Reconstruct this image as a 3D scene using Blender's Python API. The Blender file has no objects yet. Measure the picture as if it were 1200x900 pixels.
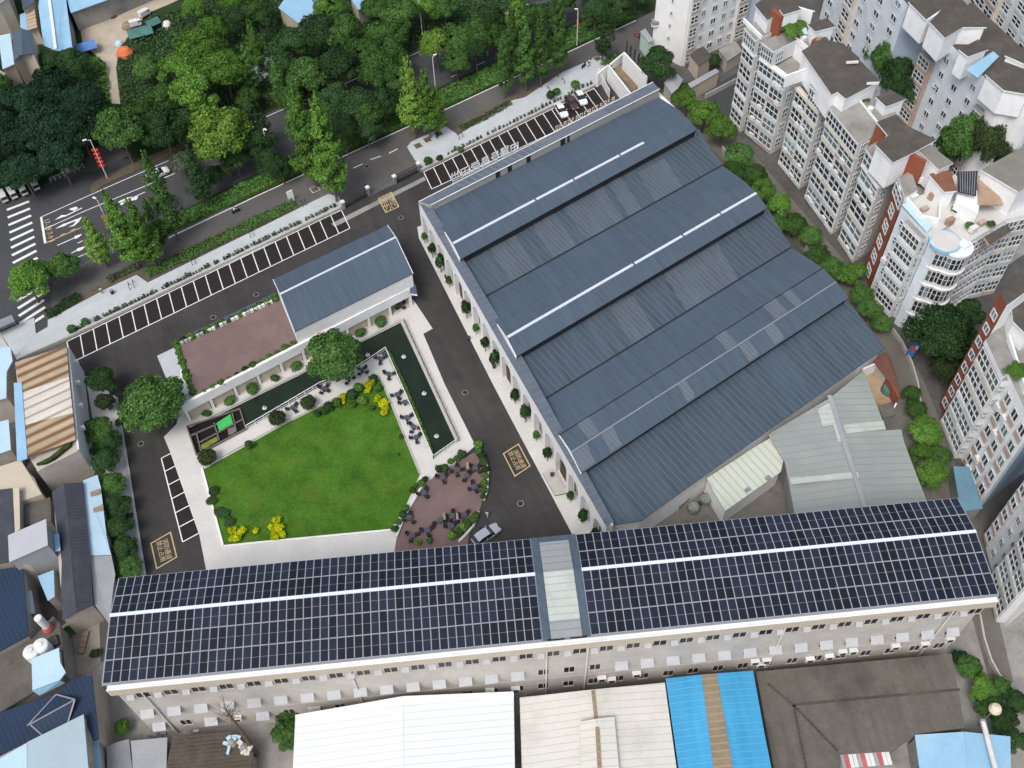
import bpy, bmesh, math, random
from math import radians, sin, cos, pi, sqrt, atan2
from mathutils import Vector, Matrix
random.seed(7)
S = bpy.context.scene
C = S.collection

# ------------------------------------------------------------------ camera
FPX, PITCH, ROLL, HC = 1163.97, radians(52.763), radians(2.0297), 130.0
_cp, _sp, _cr, _sr = cos(PITCH), sin(PITCH), cos(ROLL), sin(ROLL)
_fw = Vector((0, _cp, -_sp)); _dn = Vector((0, -_sp, -_cp)); _x = Vector((1, 0, 0))
CX = _cr*_x + _sr*_dn; CD = -_sr*_x + _cr*_dn
cam = bpy.data.cameras.new('camera'); camo = bpy.data.objects.new('camera', cam); C.objects.link(camo)
cam.sensor_width = 36.0; cam.lens = 36.0*FPX/1200.0
cam.clip_start = 1.0; cam.clip_end = 4000.0
m3 = Matrix((CX, -CD, -_fw)).transposed()
camo.matrix_world = Matrix.Translation((0, 0, HC)) @ m3.to_4x4()
S.camera = camo
# ------------------------------------------------------------------ world, sun, exposure
SUN_EL, SUN_AZ = radians(57), radians(-152)      # sun stands behind the camera to the left, veiled by cloud
w = bpy.data.worlds.new('World'); S.world = w; w.use_nodes = True
nt = w.node_tree; bg = nt.nodes['Background']
sky = nt.nodes.new('ShaderNodeTexSky'); sky.sky_type = 'NISHITA'; sky.sun_disc = False
sky.sun_elevation = SUN_EL; sky.sun_rotation = SUN_AZ
sky.air_density = 1.0; sky.dust_density = 4.0; sky.ozone_density = 1.0
# overcast: the blue of the clear sky is mostly veiled by white cloud
hsv = nt.nodes.new('ShaderNodeHueSaturation'); hsv.inputs['Saturation'].default_value = 0.72
nt.links.new(sky.outputs[0], hsv.inputs['Color']); nt.links.new(hsv.outputs[0], bg.inputs['Color'])
bg.inputs['Strength'].default_value = 0.16
sun = bpy.data.lights.new('sun', 'SUN'); sun.energy = 1.3; sun.angle = radians(20); sun.color = (1, .985, .955)
suno = bpy.data.objects.new('sun', sun); C.objects.link(suno)
_sd = Vector((sin(SUN_AZ)*cos(SUN_EL), cos(SUN_AZ)*cos(SUN_EL), sin(SUN_EL)))
suno.rotation_euler = _sd.to_track_quat('Z', 'Y').to_euler()
S.view_settings.view_transform = 'Standard'; S.view_settings.look = 'None'
S.view_settings.exposure = 0.30; S.view_settings.gamma = 1.0; S.view_settings.use_curve_mapping = False
S.render.engine = 'CYCLES'

# ------------------------------------------------------------------ survey: a map point of the plan at height z
def W(px, py, z=0.0):
    r = CX*((px-600)/FPX) + CD*((py-450)/FPX) + _fw
    t = (z-HC)/r.z
    return Vector((r.x*t, r.y*t, z))
def WL(pts, z=0.0): return [W(p[0], p[1], p[2] if len(p) > 2 else z) for p in pts]

# ------------------------------------------------------------------ materials
MATS = {}
def mat(name, col, rough=.8, var=.18, scale=.6, fine=0.0, spec=.12, metal=0.0, bump=0.0, stripes=None, stain=None, island=0.0, objvar=0.0, trans=0.0, streak=None):
    """procedural surface: world-space noise in the colour, optional ribs (dir, period, depth) and stains (colour, scale, amount)"""
    if name in MATS: return MATS[name]
    m = bpy.data.materials.new(name); m.use_nodes = True; MATS[name] = m
    n = m.node_tree.nodes; l = m.node_tree.links; b = n['Principled BSDF']
    b.inputs['Roughness'].default_value = rough; b.inputs['Metallic'].default_value = metal
    b.inputs['Specular IOR Level'].default_value = spec
    geo = n.new('ShaderNodeNewGeometry')
    col = tuple(col)
    def noise(sc, det=4, rgh=.6):
        t = n.new('ShaderNodeTexNoise'); t.inputs['Scale'].default_value = sc; t.inputs['Detail'].default_value = det
        t.inputs['Roughness'].default_value = rgh; l.new(geo.outputs['Position'], t.inputs['Vector']); return t
    def mul(cur, facnode_out, lo, hi):
        mr = n.new('ShaderNodeMapRange'); mr.inputs['From Min'].default_value = .25; mr.inputs['From Max'].default_value = .75
        mr.inputs['To Min'].default_value = lo; mr.inputs['To Max'].default_value = hi
        l.new(facnode_out, mr.inputs['Value'])
        mx = n.new('ShaderNodeMix'); mx.data_type = 'RGBA'; mx.blend_type = 'MULTIPLY'; mx.inputs[0].default_value = 1
        l.new(cur, mx.inputs[6]); l.new(mr.outputs[0], mx.inputs[7]); return mx.outputs[2]
    rgb = n.new('ShaderNodeRGB'); rgb.outputs[0].default_value = col+(1,); cur = rgb.outputs[0]
    if var: cur = mul(cur, noise(scale).outputs['Fac'], 1-var, 1+var)
    if fine: cur = mul(cur, noise(scale*9, 2).outputs['Fac'], 1-fine, 1+fine)
    if stain:
        scol, ssc, amt = stain
        t = noise(ssc, 5, .65); r = n.new('ShaderNodeMapRange'); r.inputs['From Min'].default_value = .5; r.inputs['From Max'].default_value = .72
        r.inputs['To Max'].default_value = amt; l.new(t.outputs['Fac'], r.inputs['Value'])
        mx = n.new('ShaderNodeMix'); mx.data_type = 'RGBA'; l.new(r.outputs[0], mx.inputs[0]); l.new(cur, mx.inputs[6])
        mx.inputs[7].default_value = tuple(scol)+(1,); cur = mx.outputs[2]
    if streak:                                          # long faint run-off streaks down the slope
        d, amt = streak; vm = n.new('ShaderNodeVectorMath'); vm.operation = 'DOT_PRODUCT'; vm.inputs[1].default_value = (-d[1]*.9, d[0]*.9, 0); l.new(geo.outputs['Position'], vm.inputs[0])
        v2 = n.new('ShaderNodeVectorMath'); v2.operation = 'DOT_PRODUCT'; v2.inputs[1].default_value = (d[0]*.06, d[1]*.06, 0); l.new(geo.outputs['Position'], v2.inputs[0])
        cb = n.new('ShaderNodeCombineXYZ'); l.new(vm.outputs['Value'], cb.inputs[0]); l.new(v2.outputs['Value'], cb.inputs[1])
        t = n.new('ShaderNodeTexNoise'); t.inputs['Scale'].default_value = 1.0; t.inputs['Detail'].default_value = 5; l.new(cb.outputs[0], t.inputs['Vector']); cur = mul(cur, t.outputs['Fac'], 1-amt, 1+amt)
    if island: cur = mul(cur, geo.outputs['Random Per Island'], 1-island, 1+island)
    if objvar:
        oi = n.new('ShaderNodeObjectInfo'); cur = mul(cur, oi.outputs['Random'], 1-objvar, 1+objvar)
    h = None
    if stripes:
        d, per, depth = stripes[:3]
        dot = n.new('ShaderNodeVectorMath'); dot.operation = 'DOT_PRODUCT'; dot.inputs[1].default_value = (d[0]*2*pi/per, d[1]*2*pi/per, d[2]*2*pi/per if len(d) > 2 else 0)
        l.new(geo.outputs['Position'], dot.inputs[0])
        s = n.new('ShaderNodeMath'); s.operation = 'SINE'; l.new(dot.outputs['Value'], s.inputs[0])
        pw = n.new('ShaderNodeMapRange'); pw.inputs['From Min'].default_value = stripes[3] if len(stripes) > 3 else .2; pw.inputs['From Max'].default_value = 1
        l.new(s.outputs[0], pw.inputs['Value'])
        mx = n.new('ShaderNodeMix'); mx.data_type = 'RGBA'; l.new(pw.outputs[0], mx.inputs[0]); l.new(cur, mx.inputs[6])
        sc = stripes[4] if len(stripes) > 4 else tuple(min(1, c*(1+depth)) for c in col)
        mx.inputs[7].default_value = tuple(sc)+(1,); cur = mx.outputs[2]
        h = pw.outputs[0]
    l.new(cur, b.inputs['Base Color'])
    if bump or stripes:
        bp = n.new('ShaderNodeBump'); bp.inputs['Strength'].default_value = bump if bump else .35; bp.inputs['Distance'].default_value = .06
        if h is None: h = noise(scale*6, 3).outputs['Fac']
        l.new(h, bp.inputs['Height']); l.new(bp.outputs[0], b.inputs['Normal'])
    if trans:
        out = n['Material Output']; t = n.new('ShaderNodeBsdfTranslucent'); l.new(cur, t.inputs['Color'])
        ms = n.new('ShaderNodeMixShader'); ms.inputs[0].default_value = trans
        l.new(b.outputs[0], ms.inputs[1]); l.new(t.outputs[0], ms.inputs[2]); l.new(ms.outputs[0], out.inputs['Surface'])
    return m

# plan directions
DA = Vector((cos(radians(34.5)), sin(radians(34.5)), 0)); DAp = Vector((-DA.y, DA.x, 0))
DB = Vector((cos(radians(-68.64)), sin(radians(-68.64)), 0))

M_white  = mat('white_render', (.74, .74, .73), .75, .06, .5, .04, stain=((.45, .44, .41), .35, .25))
M_white2 = mat('white_facade_paint', (.78, .79, .79), .75, .06, .4, .05, stain=((.50, .49, .47), .5, .35))
M_offwh  = mat('offwhite_frame', (.62, .62, .60), .6, .1, .8)
M_beige  = mat('beige_render', (.44, .40, .35), .85, .12, .3, .06, stain=((.24, .22, .20), .25, .5))
M_beige2 = mat('cream_render', (.50, .44, .35), .85, .10, .3, .05, stain=((.30, .26, .21), .3, .4))
M_asph   = mat('site_asphalt', (.048, .0455, .0445), .9, .22, .10, .10, stain=((.075, .07, .066), .07, .6), streak=(tuple(DB), .14))
M_park   = mat('parking_asphalt', (.026, .022, .0215), .9, .15, .5, .2)
M_road   = mat('road_asphalt', (.062, .064, .068), .9, .15, .12, .08, stain=((.085, .08, .075), .08, .5))
M_front  = mat('side_road_asphalt', (.098, .094, .090), .9, .14, .12, .08, stain=((.14, .128, .11), .09, .55))
M_pave   = mat('pale_paving', (.44, .47, .48), .85, .10, .35, .06, stain=((.36, .37, .37), .2, .35))
M_plaza  = mat('plaza_paving', (.54, .53, .50), .85, .07, .3, .05, stain=((.44, .42, .39), .2, .4))
M_conc   = mat('concrete', (.27, .26, .24), .9, .2, .3, .1, stain=((.12, .115, .105), .2, .6))
M_concd  = mat('dark_concrete_roof', (.115, .105, .09), .95, .25, .35, .15, stain=((.06, .055, .048), .22, .7))
M_soil   = mat('bare_soil', (.115, .092, .068), 1, .25, .5, .2)
M_sand   = mat('sandy_yard_ground', (.42, .36, .28), 1, .18, .2, .1, stain=((.27, .22, .17), .15, .6))
M_grnd   = mat('city_ground', (.10, .096, .09), 1, .3, .12, .15, stain=((.07, .065, .06), .1, .6))
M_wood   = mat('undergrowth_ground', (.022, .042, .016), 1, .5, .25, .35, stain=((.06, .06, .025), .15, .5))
M_lawn   = mat('lawn_grass', (.052, .128, .014), 1, .34, .30, .26, stain=((.095, .150, .022), .22, .6), bump=.4)
M_verge  = mat('verge_grass', (.030, .066, .013), 1, .35, .5, .3, bump=.4)
M_water  = mat('pond_water', (.012, .022, .013), .28, .3, .25, 0, spec=.25, stain=((.022, .042, .022), .2, .5))
M_deck   = mat('brown_deck', (.165, .115, .105), .85, .08, .5, .06, stain=((.25, .185, .165), .2, .4))
M_line   = mat('white_road_paint', (.70, .70, .68), .7, .12, 1.2, .1)
M_yline  = mat('yellow_road_paint', (.50, .37, .19), .7, .12, 1.2, .1)
M_roof   = mat('bluegrey_roof_sheet', (.068, .094, .124), .6, .10, .12, .04, spec=.2, stain=((.08, .092, .112), .1, .4), bump=.2, stripes=(tuple(DA), 1.0, .07, .5), streak=(tuple(DB), .16))
M_ribs   = mat('ribbed_roof_sheet', (.060, .082, .106), .55, .12, .1, .05, spec=.2, stain=((.078, .086, .095), .09, .5), bump=.5, stripes=(tuple(DA), 1.05, .30, .45), streak=(tuple(DB), .22))
M_ribl   = mat('worn_translucent_sheet', (.078, .098, .120), .5, .14, .25, .08, spec=.4, bump=.5, stripes=(tuple(DA), .8, .30, .3), streak=(tuple(DB), .25))
M_strip  = mat('white_ridge_strip', (.55, .59, .62), .6, .08, .6)
M_black  = mat('dark_gap', (.012, .012, .014), .9, .2, 1)
M_glass  = mat('window_glass', (.035, .045, .055), .12, .3, .8, spec=.6, objvar=.4)
M_metal  = mat('grey_metal', (.22, .23, .25), .45, .12, .6, spec=.5)
M_dkmet  = mat('dark_metal', (.03, .03, .034), .5, .15, .8)
M_stone  = mat('pale_coping', (.42, .41, .38), .85, .12, .6, .08)

# ------------------------------------------------------------------ mesh building
class MB:
    def __init__(s): s.v = []; s.f = []; s.mi = []; s.m = []
    def _m(s, m):
        if m not in s.m: s.m.append(m)
        return s.m.index(m)
    def face(s, pts, m):
        i = len(s.v); s.v += [tuple(p) for p in pts]; s.f.append(tuple(range(i, i+len(pts)))); s.mi.append(s._m(m)); return s
    def prism(s, pts, z0, side, top=None, bottom=False):
        """pts: outline (x,y,z) of the top; walls go straight down to z0"""
        top = top or side; n = len(pts)
        a = sum(pts[i][0]*pts[(i+1) % n][1]-pts[(i+1) % n][0]*pts[i][1] for i in range(n))
        if a < 0: pts = list(reversed(pts))
        s.face(pts, top)
        for i in range(n):
            p, q = pts[i], pts[(i+1) % n]
            s.face([(p[0], p[1], z0), (q[0], q[1], z0), q, p], side)
        if bottom: s.face([(p[0], p[1], z0) for p in reversed(pts)], side)
        return s
    def slab(s, pts, th, m, side=None):
        """a sheet of any slope with thickness th below it"""
        n = len(pts); side = side or m
        a = sum(pts[i][0]*pts[(i+1) % n][1]-pts[(i+1) % n][0]*pts[i][1] for i in range(n))
        if a < 0: pts = list(reversed(pts))
        s.face(pts, m); lo = [(p[0], p[1], p[2]-th) for p in pts]; s.face(list(reversed(lo)), side)
        for i in range(n):
            j = (i+1) % n; s.face([lo[i], lo[j], pts[j], pts[i]], side)
        return s
    def obox(s, o, ex, ey, ez, m):
        """box from corner o with edge vectors"""
        o = Vector(o); ex = Vector(ex); ey = Vector(ey); ez = Vector(ez)
        if ex.cross(ey).dot(ez) < 0: ex, ey = ey, ex
        p = [o, o+ex, o+ex+ey, o+ey, o+ez, o+ex+ez, o+ex+ey+ez, o+ey+ez]
        for q in ((3, 2, 1, 0), (4, 5, 6, 7), (0, 1, 5, 4), (1, 2, 6, 5), (2, 3, 7, 6), (3, 0, 4, 7)): s.face([p[i] for i in q], m)
        return s
    def box(s, c, sx, sy, sz, m, rz=0):
        """box standing on c (bottom centre)"""
        u = Vector((cos(rz), sin(rz), 0)); v = Vector((-sin(rz), cos(rz), 0)); c = Vector(c)
        return s.obox(c-u*sx/2-v*sy/2, u*sx, v*sy, Vector((0, 0, sz)), m)
    def beam(s, a, b, wd, h, m):
        """bar from a to b, wd wide, h high, top at the line"""
        a = Vector(a); b = Vector(b); d = b-a; p = Vector((-d.y, d.x, 0))
        p = p.normalized()*wd if p.length > 1e-6 else Vector((wd, 0, 0))
        return s.obox(a-p/2-Vector((0, 0, h)), d, p, Vector((0, 0, h)), m)
    def wallseg(s, a, b, th, z0, z1, m):
        a = Vector((a[0], a[1], z1)); b = Vector((b[0], b[1], z1)); return s.beam(a, b, th, z1-z0, m)
    def tube(s, a, b, r0, r1, m, n=8):
        a = Vector(a); b = Vector(b); d = (b-a).normalized(); u = d.orthogonal().normalized(); v = d.cross(u)
        A = [a+(u*cos(2*pi*i/n)+v*sin(2*pi*i/n))*r0 for i in range(n)]; B = [b+(u*cos(2*pi*i/n)+v*sin(2*pi*i/n))*r1 for i in range(n)]
        for i in range(n): j = (i+1) % n; s.face([A[i], A[j], B[j], B[i]], m)
        s.face(list(reversed(A)), m); s.face(B, m); return s
    def lathe(s, c, prof, m, n=14):
        c = Vector(c); R = [[c+Vector((r*cos(2*pi*i/n), r*sin(2*pi*i/n), z)) for i in range(n)] for r, z in prof]
        for A, B in zip(R, R[1:]):
            for i in range(n): j = (i+1) % n; s.face([A[i], A[j], B[j], B[i]], m)
        s.face(list(reversed(R[0])), m); s.face(R[-1], m); return s
    def mesh(s, name, org=(0, 0, 0), smooth=False):
        me = bpy.data.meshes.new(name); o = org
        me.from_pydata([(x-o[0], y-o[1], z-o[2]) for x, y, z in s.v], [], s.f)
        for m in s.m: me.materials.append(m)
        me.polygons.foreach_set('material_index', s.mi)
        if smooth: me.polygons.foreach_set('use_smooth', [True]*len(s.f))
        me.update(); return me
    def build(s, name, parent=None, org=None, smooth=False):
        if not s.f: return None
        if parent is not None:
            r = parent
            o = Vector((0, 0, 0))
            while r is not None: o += r.location; r = r.parent
        elif org is not None: o = Vector(org)
        else:
            k = len(s.v); o = Vector((sum(p[0] for p in s.v)/k, sum(p[1] for p in s.v)/k, min(p[2] for p in s.v)))
        ob = bpy.data.objects.new(name, s.mesh(name, o, smooth)); C.objects.link(ob)
        if parent is not None: ob.parent = parent
        else: ob.location = o
        return ob
def tag(o, label, cat, group=None, kind=None):
    if label: o['label'] = label
    if cat: o['category'] = cat
    if group: o['group'] = group
    if kind: o['kind'] = kind
    return o
def thing(name, label, cat, loc=(0, 0, 0), rz=0, group=None):
    o = bpy.data.objects.new(name, None); C.objects.link(o); o.location = loc; o.rotation_euler = (0, 0, rz)
    o.empty_display_size = .3
    return tag(o, label, cat, group)
def struct(name, mb):
    o = mb.build(name); o['kind'] = 'structure'; return o
def sheet(name, pts, z, m, th=None):
    """flat ground sheet drawn on the plan; with th it is a raised slab with a kerb face"""
    mb = MB(); P = WL(pts, z)
    if th: mb.prism(P, z-th, m)
    else:
        n = len(P); a = sum(P[i].x*P[(i+1) % n].y-P[(i+1) % n].x*P[i].y for i in range(n))
        mb.face(P if a > 0 else P[::-1], m)
    return struct(name, mb)
def copy_tree(o, parent=None):
    c = o.copy(); C.objects.link(c)
    if parent is not None: c.parent = parent
    for ch in o.children: copy_tree(ch, c)
    return c
def place(proto, used, loc, rz=0, label=None, sc=1):
    """first call moves the prototype itself, later ones copy it with its parts"""
    o = copy_tree(proto) if used else proto
    o.location = loc; o.rotation_euler = (0, 0, rz); o.scale = (sc, sc, sc)
    if label: o['label'] = label
    return o
def lerp(a, b, t): return Vector(a)*(1-t)+Vector(b)*t
def xy(v, z): return Vector((v[0], v[1], z))
def text_part(name, body, org, ux, uy, size, m, parent, depth=.0, thick=.0):
    """lettering as a mesh on the plane with axes ux, uy"""
    cu = bpy.data.curves.new(name, 'FONT'); cu.body = body; cu.size = size; cu.align_x = 'CENTER'; cu.align_y = 'CENTER'
    cu.extrude = depth; cu.offset = thick; cu.resolution_u = 2
    t = bpy.data.objects.new(name, cu); C.objects.link(t)
    dg = bpy.context.evaluated_depsgraph_get(); me = bpy.data.meshes.new_from_object(t.evaluated_get(dg))
    bpy.data.objects.remove(t); bpy.data.curves.remove(cu)
    ux = Vector(ux).normalized(); uy = Vector(uy).normalized(); uz = ux.cross(uy)
    M = Matrix((ux, uy, uz)).transposed().to_4x4(); M.translation = Vector(org)
    if parent is not None: M.translation = Vector(org)-parent.location
    me.transform(M); me.materials.clear(); me.materials.append(m)
    o = bpy.data.objects.new(name, me); C.objects.link(o)
    if parent is not None: o.parent = parent
    return o
def lines_on_ground(name, segs, wd, z, m):
    mb = MB()
    for a, b in segs:
        A = W(*a, z); B = W(*b, z); d = (B-A).normalized(); p = Vector((-d.y, d.x, 0))*wd/2
        mb.face([A-p, B-p, B+p, A+p], m)
    return struct(name, mb)
# ================================================================== SETTING: ground, roads, paving
mb = MB(); mb.face([(-900, -300, 0), (900, -300, 0), (900, 1400, 0), (-900, 1400, 0)], M_grnd); struct('ground', mb)
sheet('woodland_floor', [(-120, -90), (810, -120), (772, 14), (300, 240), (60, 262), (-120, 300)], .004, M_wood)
sheet('yard_ground', [(92, 20), (180, -24), (260, -24), (200, 4), (172, 16), (152, 40), (139, 60), (136, 80), (141, 122), (129, 121), (124, 74), (97, 52)], .008, M_sand)
sheet('main_road', [(-110, 330), (-110, 262), (0, 234), (60, 213), (112, 188), (200, 183), (325, 127), (470, 66), (620, 0), (720, -46), (800, -60), (720, 3), (540, 90), (300, 203), (140, 283), (62, 330), (62, 372), (40, 400), (-110, 470)], .008, M_road)
sheet('yard_path', [(292, 84), (306, 70), (326, 62), (352, 70), (330, 80), (312, 90), (302, 98)], .02, M_pave)
sheet('forecourt', [(72, 212), (100, 176), (135, 166), (152, 182), (112, 200), (98, 202)], .012, M_front)
sheet('traffic_island', [(105, 224), (108, 214), (128, 203), (168, 186), (215, 166), (222, 171), (160, 199), (122, 216), (110, 226)], .12, M_soil, .12)
sheet('verge', [(140, 291), (155, 279), (300, 206), (540, 93), (722, 6), (746, 20), (519, 127), (300, 227), (197, 275), (162, 291), (146, 298)], .11, M_verge, .11)
sheet('side_road', [(60, 345), (146, 300), (160, 296), (300, 229), (519, 129), (746, 23), (775, 8), (768, 42), (700, 78), (590, 119), (525, 152), (478, 168), (500, 190), (400, 243), (385, 225), (345, 238), (300, 253), (225, 287), (170, 314), (60, 368)], .012, M_front)
sheet('verge_soil', [(170, 314), (225, 287), (300, 253), (345, 238), (350, 243), (300, 268), (173, 329), (160, 321), (125, 337), (56, 375), (50, 368), (120, 333)], .10, M_soil, .10)
sheet('verge_soil', [(524, 151), (590, 119), (645, 89), (655, 90), (615, 113), (598, 118), (590, 124), (538, 156)], .10, M_soil, .10)
sheet('pavement', [(-40, 412), (-14, 396), (40, 372), (42, 391), (56, 383), (56, 375), (125, 338), (160, 322), (173, 331), (300, 269), (352, 243), (385, 227), (397, 231), (404, 240), (300, 293), (78, 396), (20, 425), (0, 440)], .13, M_pave, .13)
sheet('pavement', [(477, 172), (482, 166), (522, 148), (537, 158), (545, 153), (600, 117.5), (615, 114), (660, 84), (707, 64), (714, 72), (700, 98), (600, 145), (497, 197), (486, 187)], .13, M_pave, .13)
# the site: asphalt everywhere, then paving, parking bays, lawn, pond
sheet('site_road', [(78, 399), (400, 245), (497, 200), (712, 94), (742, 84), (765, 96), (640, 250), (720, 640), (760, 700), (600, 760), (240, 760), (165, 700), (138, 470), (100, 440), (84, 440)], .016, M_asph)
sheet('left_lane_kerb_path', [(100, 440), (138, 466), (174, 690), (150, 720), (120, 560)], .03, M_plaza)
sheet('parking_surface', [(78.5, 399.5), (400, 245.5), (411, 268), (82.5, 426)], .024, M_park)
sheet('parking_surface', [(496, 201), (698, 102), (714, 126), (506, 222)], .024, M_park)
sheet('parking_surface', [(189, 536), (200, 531), (233, 624), (214, 635)], .024, M_park)
sheet('pavement', [(489, 266), (500, 262), (560, 300), (700, 600), (712, 640), (678, 640), (577.5, 450), (491, 279)], .12, M_plaza, .12)
sheet('gate_threshold', [(388, 262), (497, 207), (499, 211), (410, 257), (392, 266)], .03, M_conc)
sheet('plaza', [(192, 512), (207, 497), (212, 470), (345, 400), (470, 345), (485, 352), (507, 385), (496, 391), (521, 450), (557, 522), (545, 533), (510, 556), (470, 615), (463, 660), (244, 680), (233, 624), (200, 531)], .06, M_plaza, .06)
sheet('paved_corner', [(184, 417), (205, 407), (214, 437), (226, 470), (210, 480)], .05, M_pave, .05)
sheet('lawn', [(237, 551), (330, 499), (380, 474), (446, 444), (492, 556), (484, 574), (472, 600), (457, 621), (300, 636), (262, 640)], .10, M_lawn)
sheet('pond_water', [(222, 503), (350, 440), (411, 407), (469.5, 378), (534, 517), (508.5, 536.5), (452, 412), (377, 451), (241, 529), (235, 532)], .075, M_water)
sheet('round_deck', [(455, 690), (465, 629), (473, 609), (493, 575), (503, 563), (533, 542), (556, 530), (567, 545), (566, 585), (562, 598), (550, 625), (540, 690)], .13, M_deck, .07)
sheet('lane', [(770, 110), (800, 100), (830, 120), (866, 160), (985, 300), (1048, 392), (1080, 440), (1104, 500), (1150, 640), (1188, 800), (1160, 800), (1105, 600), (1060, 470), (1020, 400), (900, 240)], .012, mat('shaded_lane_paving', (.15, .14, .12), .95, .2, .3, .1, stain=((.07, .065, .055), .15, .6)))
sheet('back_lane', [(796, 140), (846, 96), (900, 60), (1000, 20), (1010, 40), (850, 150), (830, 165)], .008, M_road)
sheet('apartment_court', [(1000, 60), (1060, 60), (1200, 170), (1260, 260), (1150, 330), (1100, 360), (1020, 180)], .008, M_conc)
sheet('factory_yard', [(745, 640), (870, 520), (1000, 430), (1060, 470), (1150, 700), (900, 780), (700, 700)], .008, mat('dirty_yard_concrete', (.17, .16, .145), .95, .25, .3, .15, stain=((.06, .055, .05), .3, .8)))
sheet('bottom_yard', [(60, 780), (1200, 700), (1320, 1000), (-40, 1000)], .006, M_conc)

# ---- painted markings
def bays(name, a0, a1, b0, b1, n, wd=.17):
    mb = MB(); z = .034
    A0, A1, B0, B1 = W(*a0, z), W(*a1, z), W(*b0, z), W(*b1, z)
    def strip(p, q, zz):
        d = (q-p).normalized(); s = Vector((-d.y, d.x, 0))*wd/2; k = Vector((0, 0, zz))
        mb.face([p-s+k, q-s+k, q+s+k, p+s+k], M_line)
    strip(A0, A1, 0); strip(B0, B1, 0)
    for i in range(n+1): strip(lerp(A0, A1, i/n), lerp(B0, B1, i/n), .004)
    return struct(name, mb)
bays('parking_bay_lines', (78.5, 400), (400, 246), (82.5, 425.5), (410, 267.5), 23)
bays('parking_bay_lines', (496.5, 201.5), (696, 103.5), (506, 221.5), (712, 125.5), 19)
bays('parking_bay_lines', (189, 537), (214, 635), (200.5, 531), (233.5, 624.5), 6)
def painted(name, polys, z, m, k=None):
    mb = MB()
    for q in polys:
        if k: q = [(k[0]+x/k[2], k[1]+y/k[2]) for x, y in q]
        P = WL(q, z); n = len(P); a = sum(P[i].x*P[(i+1) % n].y-P[(i+1) % n].x*P[i].y for i in range(n))
        mb.face(P if a > 0 else P[::-1], m)
    return struct(name, mb)
K = (40, 235, 13.85)
painted('lane_arrows', [
    [(330, 318), (445, 235), (520, 235), (775, 112), (778, 128), (525, 250), (500, 262), (455, 272)],
    [(560, 145), (600, 125), (680, 98), (715, 122), (650, 165), (625, 160)],
    [(340, 460), (470, 380), (525, 365), (700, 296), (690, 322), (525, 392), (500, 410)],
    [(700, 300), (780, 262), (720, 350), (650, 412), (555, 430), (640, 390)],
    [(370, 725), (650, 600), (660, 575), (780, 540), (740, 585), (670, 625), (655, 612), (375, 735)],
    [(600, 850), (690, 800), (700, 775), (830, 740), (790, 790), (720, 825), (700, 812), (605, 860)]], .016, M_line, K)
painted('stop_line', [[(95, 268), (130, 262), (200, 690), (160, 695)]], .016, M_line, K)
lines_on_ground('lane_lines', [((49, 254), (120, 222)), ((120, 222), (200, 187)), ((200, 187), (325, 131)), ((325, 131), (470, 70)), ((470, 70), (620, 4)),
    ((52, 268.5), (100, 247)), ((100, 247), (170, 218)), ((170, 218), (205, 203)), ((138, 239), (170, 225)), ((82, 305), (120, 289.5)), ((57, 316), (68, 311)), ((91, 285), (97, 282)),
    ((529, 90), (536, 87)), ((560, 76), (568, 72)), ((590, 62), (598, 58))], .18, .020, M_line)
lines_on_ground('lane_lines', [((160, 296.5), (300, 230)), ((300, 230), (519, 129.7)), ((519, 129.7), (745, 24)),
    ((414, 197), (425, 192)), ((434, 187), (446, 183)), ((456, 179.5), (466, 174.5))], .22, .022, M_line)
lines_on_ground('yellow_centre_line', [((55, 284), (95, 266.5)), ((58, 283.6), (64, 281)), ((71, 276), (76, 273.5)), ((83, 270.5), (88, 268))], .22, .024, M_yline)
cw = []
for i in range(17):                                    # zebra bars, parallel to the traffic
    t = i/16; a = lerp((8, 246, 0), (24, 388, 0), t); b = lerp((34, 236, 0), (54, 368, 0), t)
    cw.append(((a.x, a.y), (b.x, b.y)))
lines_on_ground('zebra_crossing', cw, .62, .020, M_line)
painted('u_turn_marking', [[(137, 240), (139, 236), (150, 231), (162, 230), (160, 234), (150, 236), (143, 240), (139, 241.5)]], .02, M_line)
def marked_box(name, c, body, size, m):
    P = WL(c, .030); mb = MB()
    for i in range(4):
        a, b = P[i], P[(i+1) % 4]; d = (b-a).normalized(); s = Vector((-d.y, d.x, 0))*.09
        a = a-d*.09; b = b+d*.09; k = Vector((0, 0, .003*(i % 2))); mb.face([a-s+k, b-s+k, b+s+k, a+s+k], m)
    ctr = sum(P, Vector())/4; ux = ((P[3]-P[0])+(P[2]-P[1])).normalized(); uy = Vector((-ux.y, ux.x, 0))
    o = struct(name, mb)
    t = text_part('lettering', body, ctr+Vector((0, 0, .006)), ux, uy, size, m, o); t['kind'] = 'structure'
    return o, P
marked_box('fire_lane_marking', [(590, 531.7), (607.5, 520.3), (621, 546), (603.3, 558)], '消防通道\n禁止占用', .92, M_yline)
marked_box('fire_lane_marking', [(177, 636.7), (199.7, 623.7), (207, 652.7), (183.7, 666.3)], '消防通道\n禁止占用', .92, M_yline)
o, P = marked_box('no_stopping_marking', [(443.4, 232.6), (458.5, 225.3), (467.3, 242.2), (452.1, 249)], '禁止\n停车', 1.35, M_yline)
mb = MB(); mids = []
cen = sum(P, Vector())/4
for i in range(4):
    a, b = P[i], P[(i+1) % 4]; m_ = lerp(a, b, .5)
    for s_, e_ in ((a, lerp(a, cen, .5)), (lerp(a, b, .33), lerp(lerp(a, b, .5), cen, .42)), (lerp(a, b, .67), lerp(lerp(a, b, .5), cen, .42))):
        d = (e_-s_).normalized(); q = Vector((-d.y, d.x, 0))*.06; k = Vector((0, 0, .008)); mb.face([s_-q+k, e_-q+k, e_+q+k, s_+q+k], M_yline)
struct('no_stopping_hatch', mb)
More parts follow.
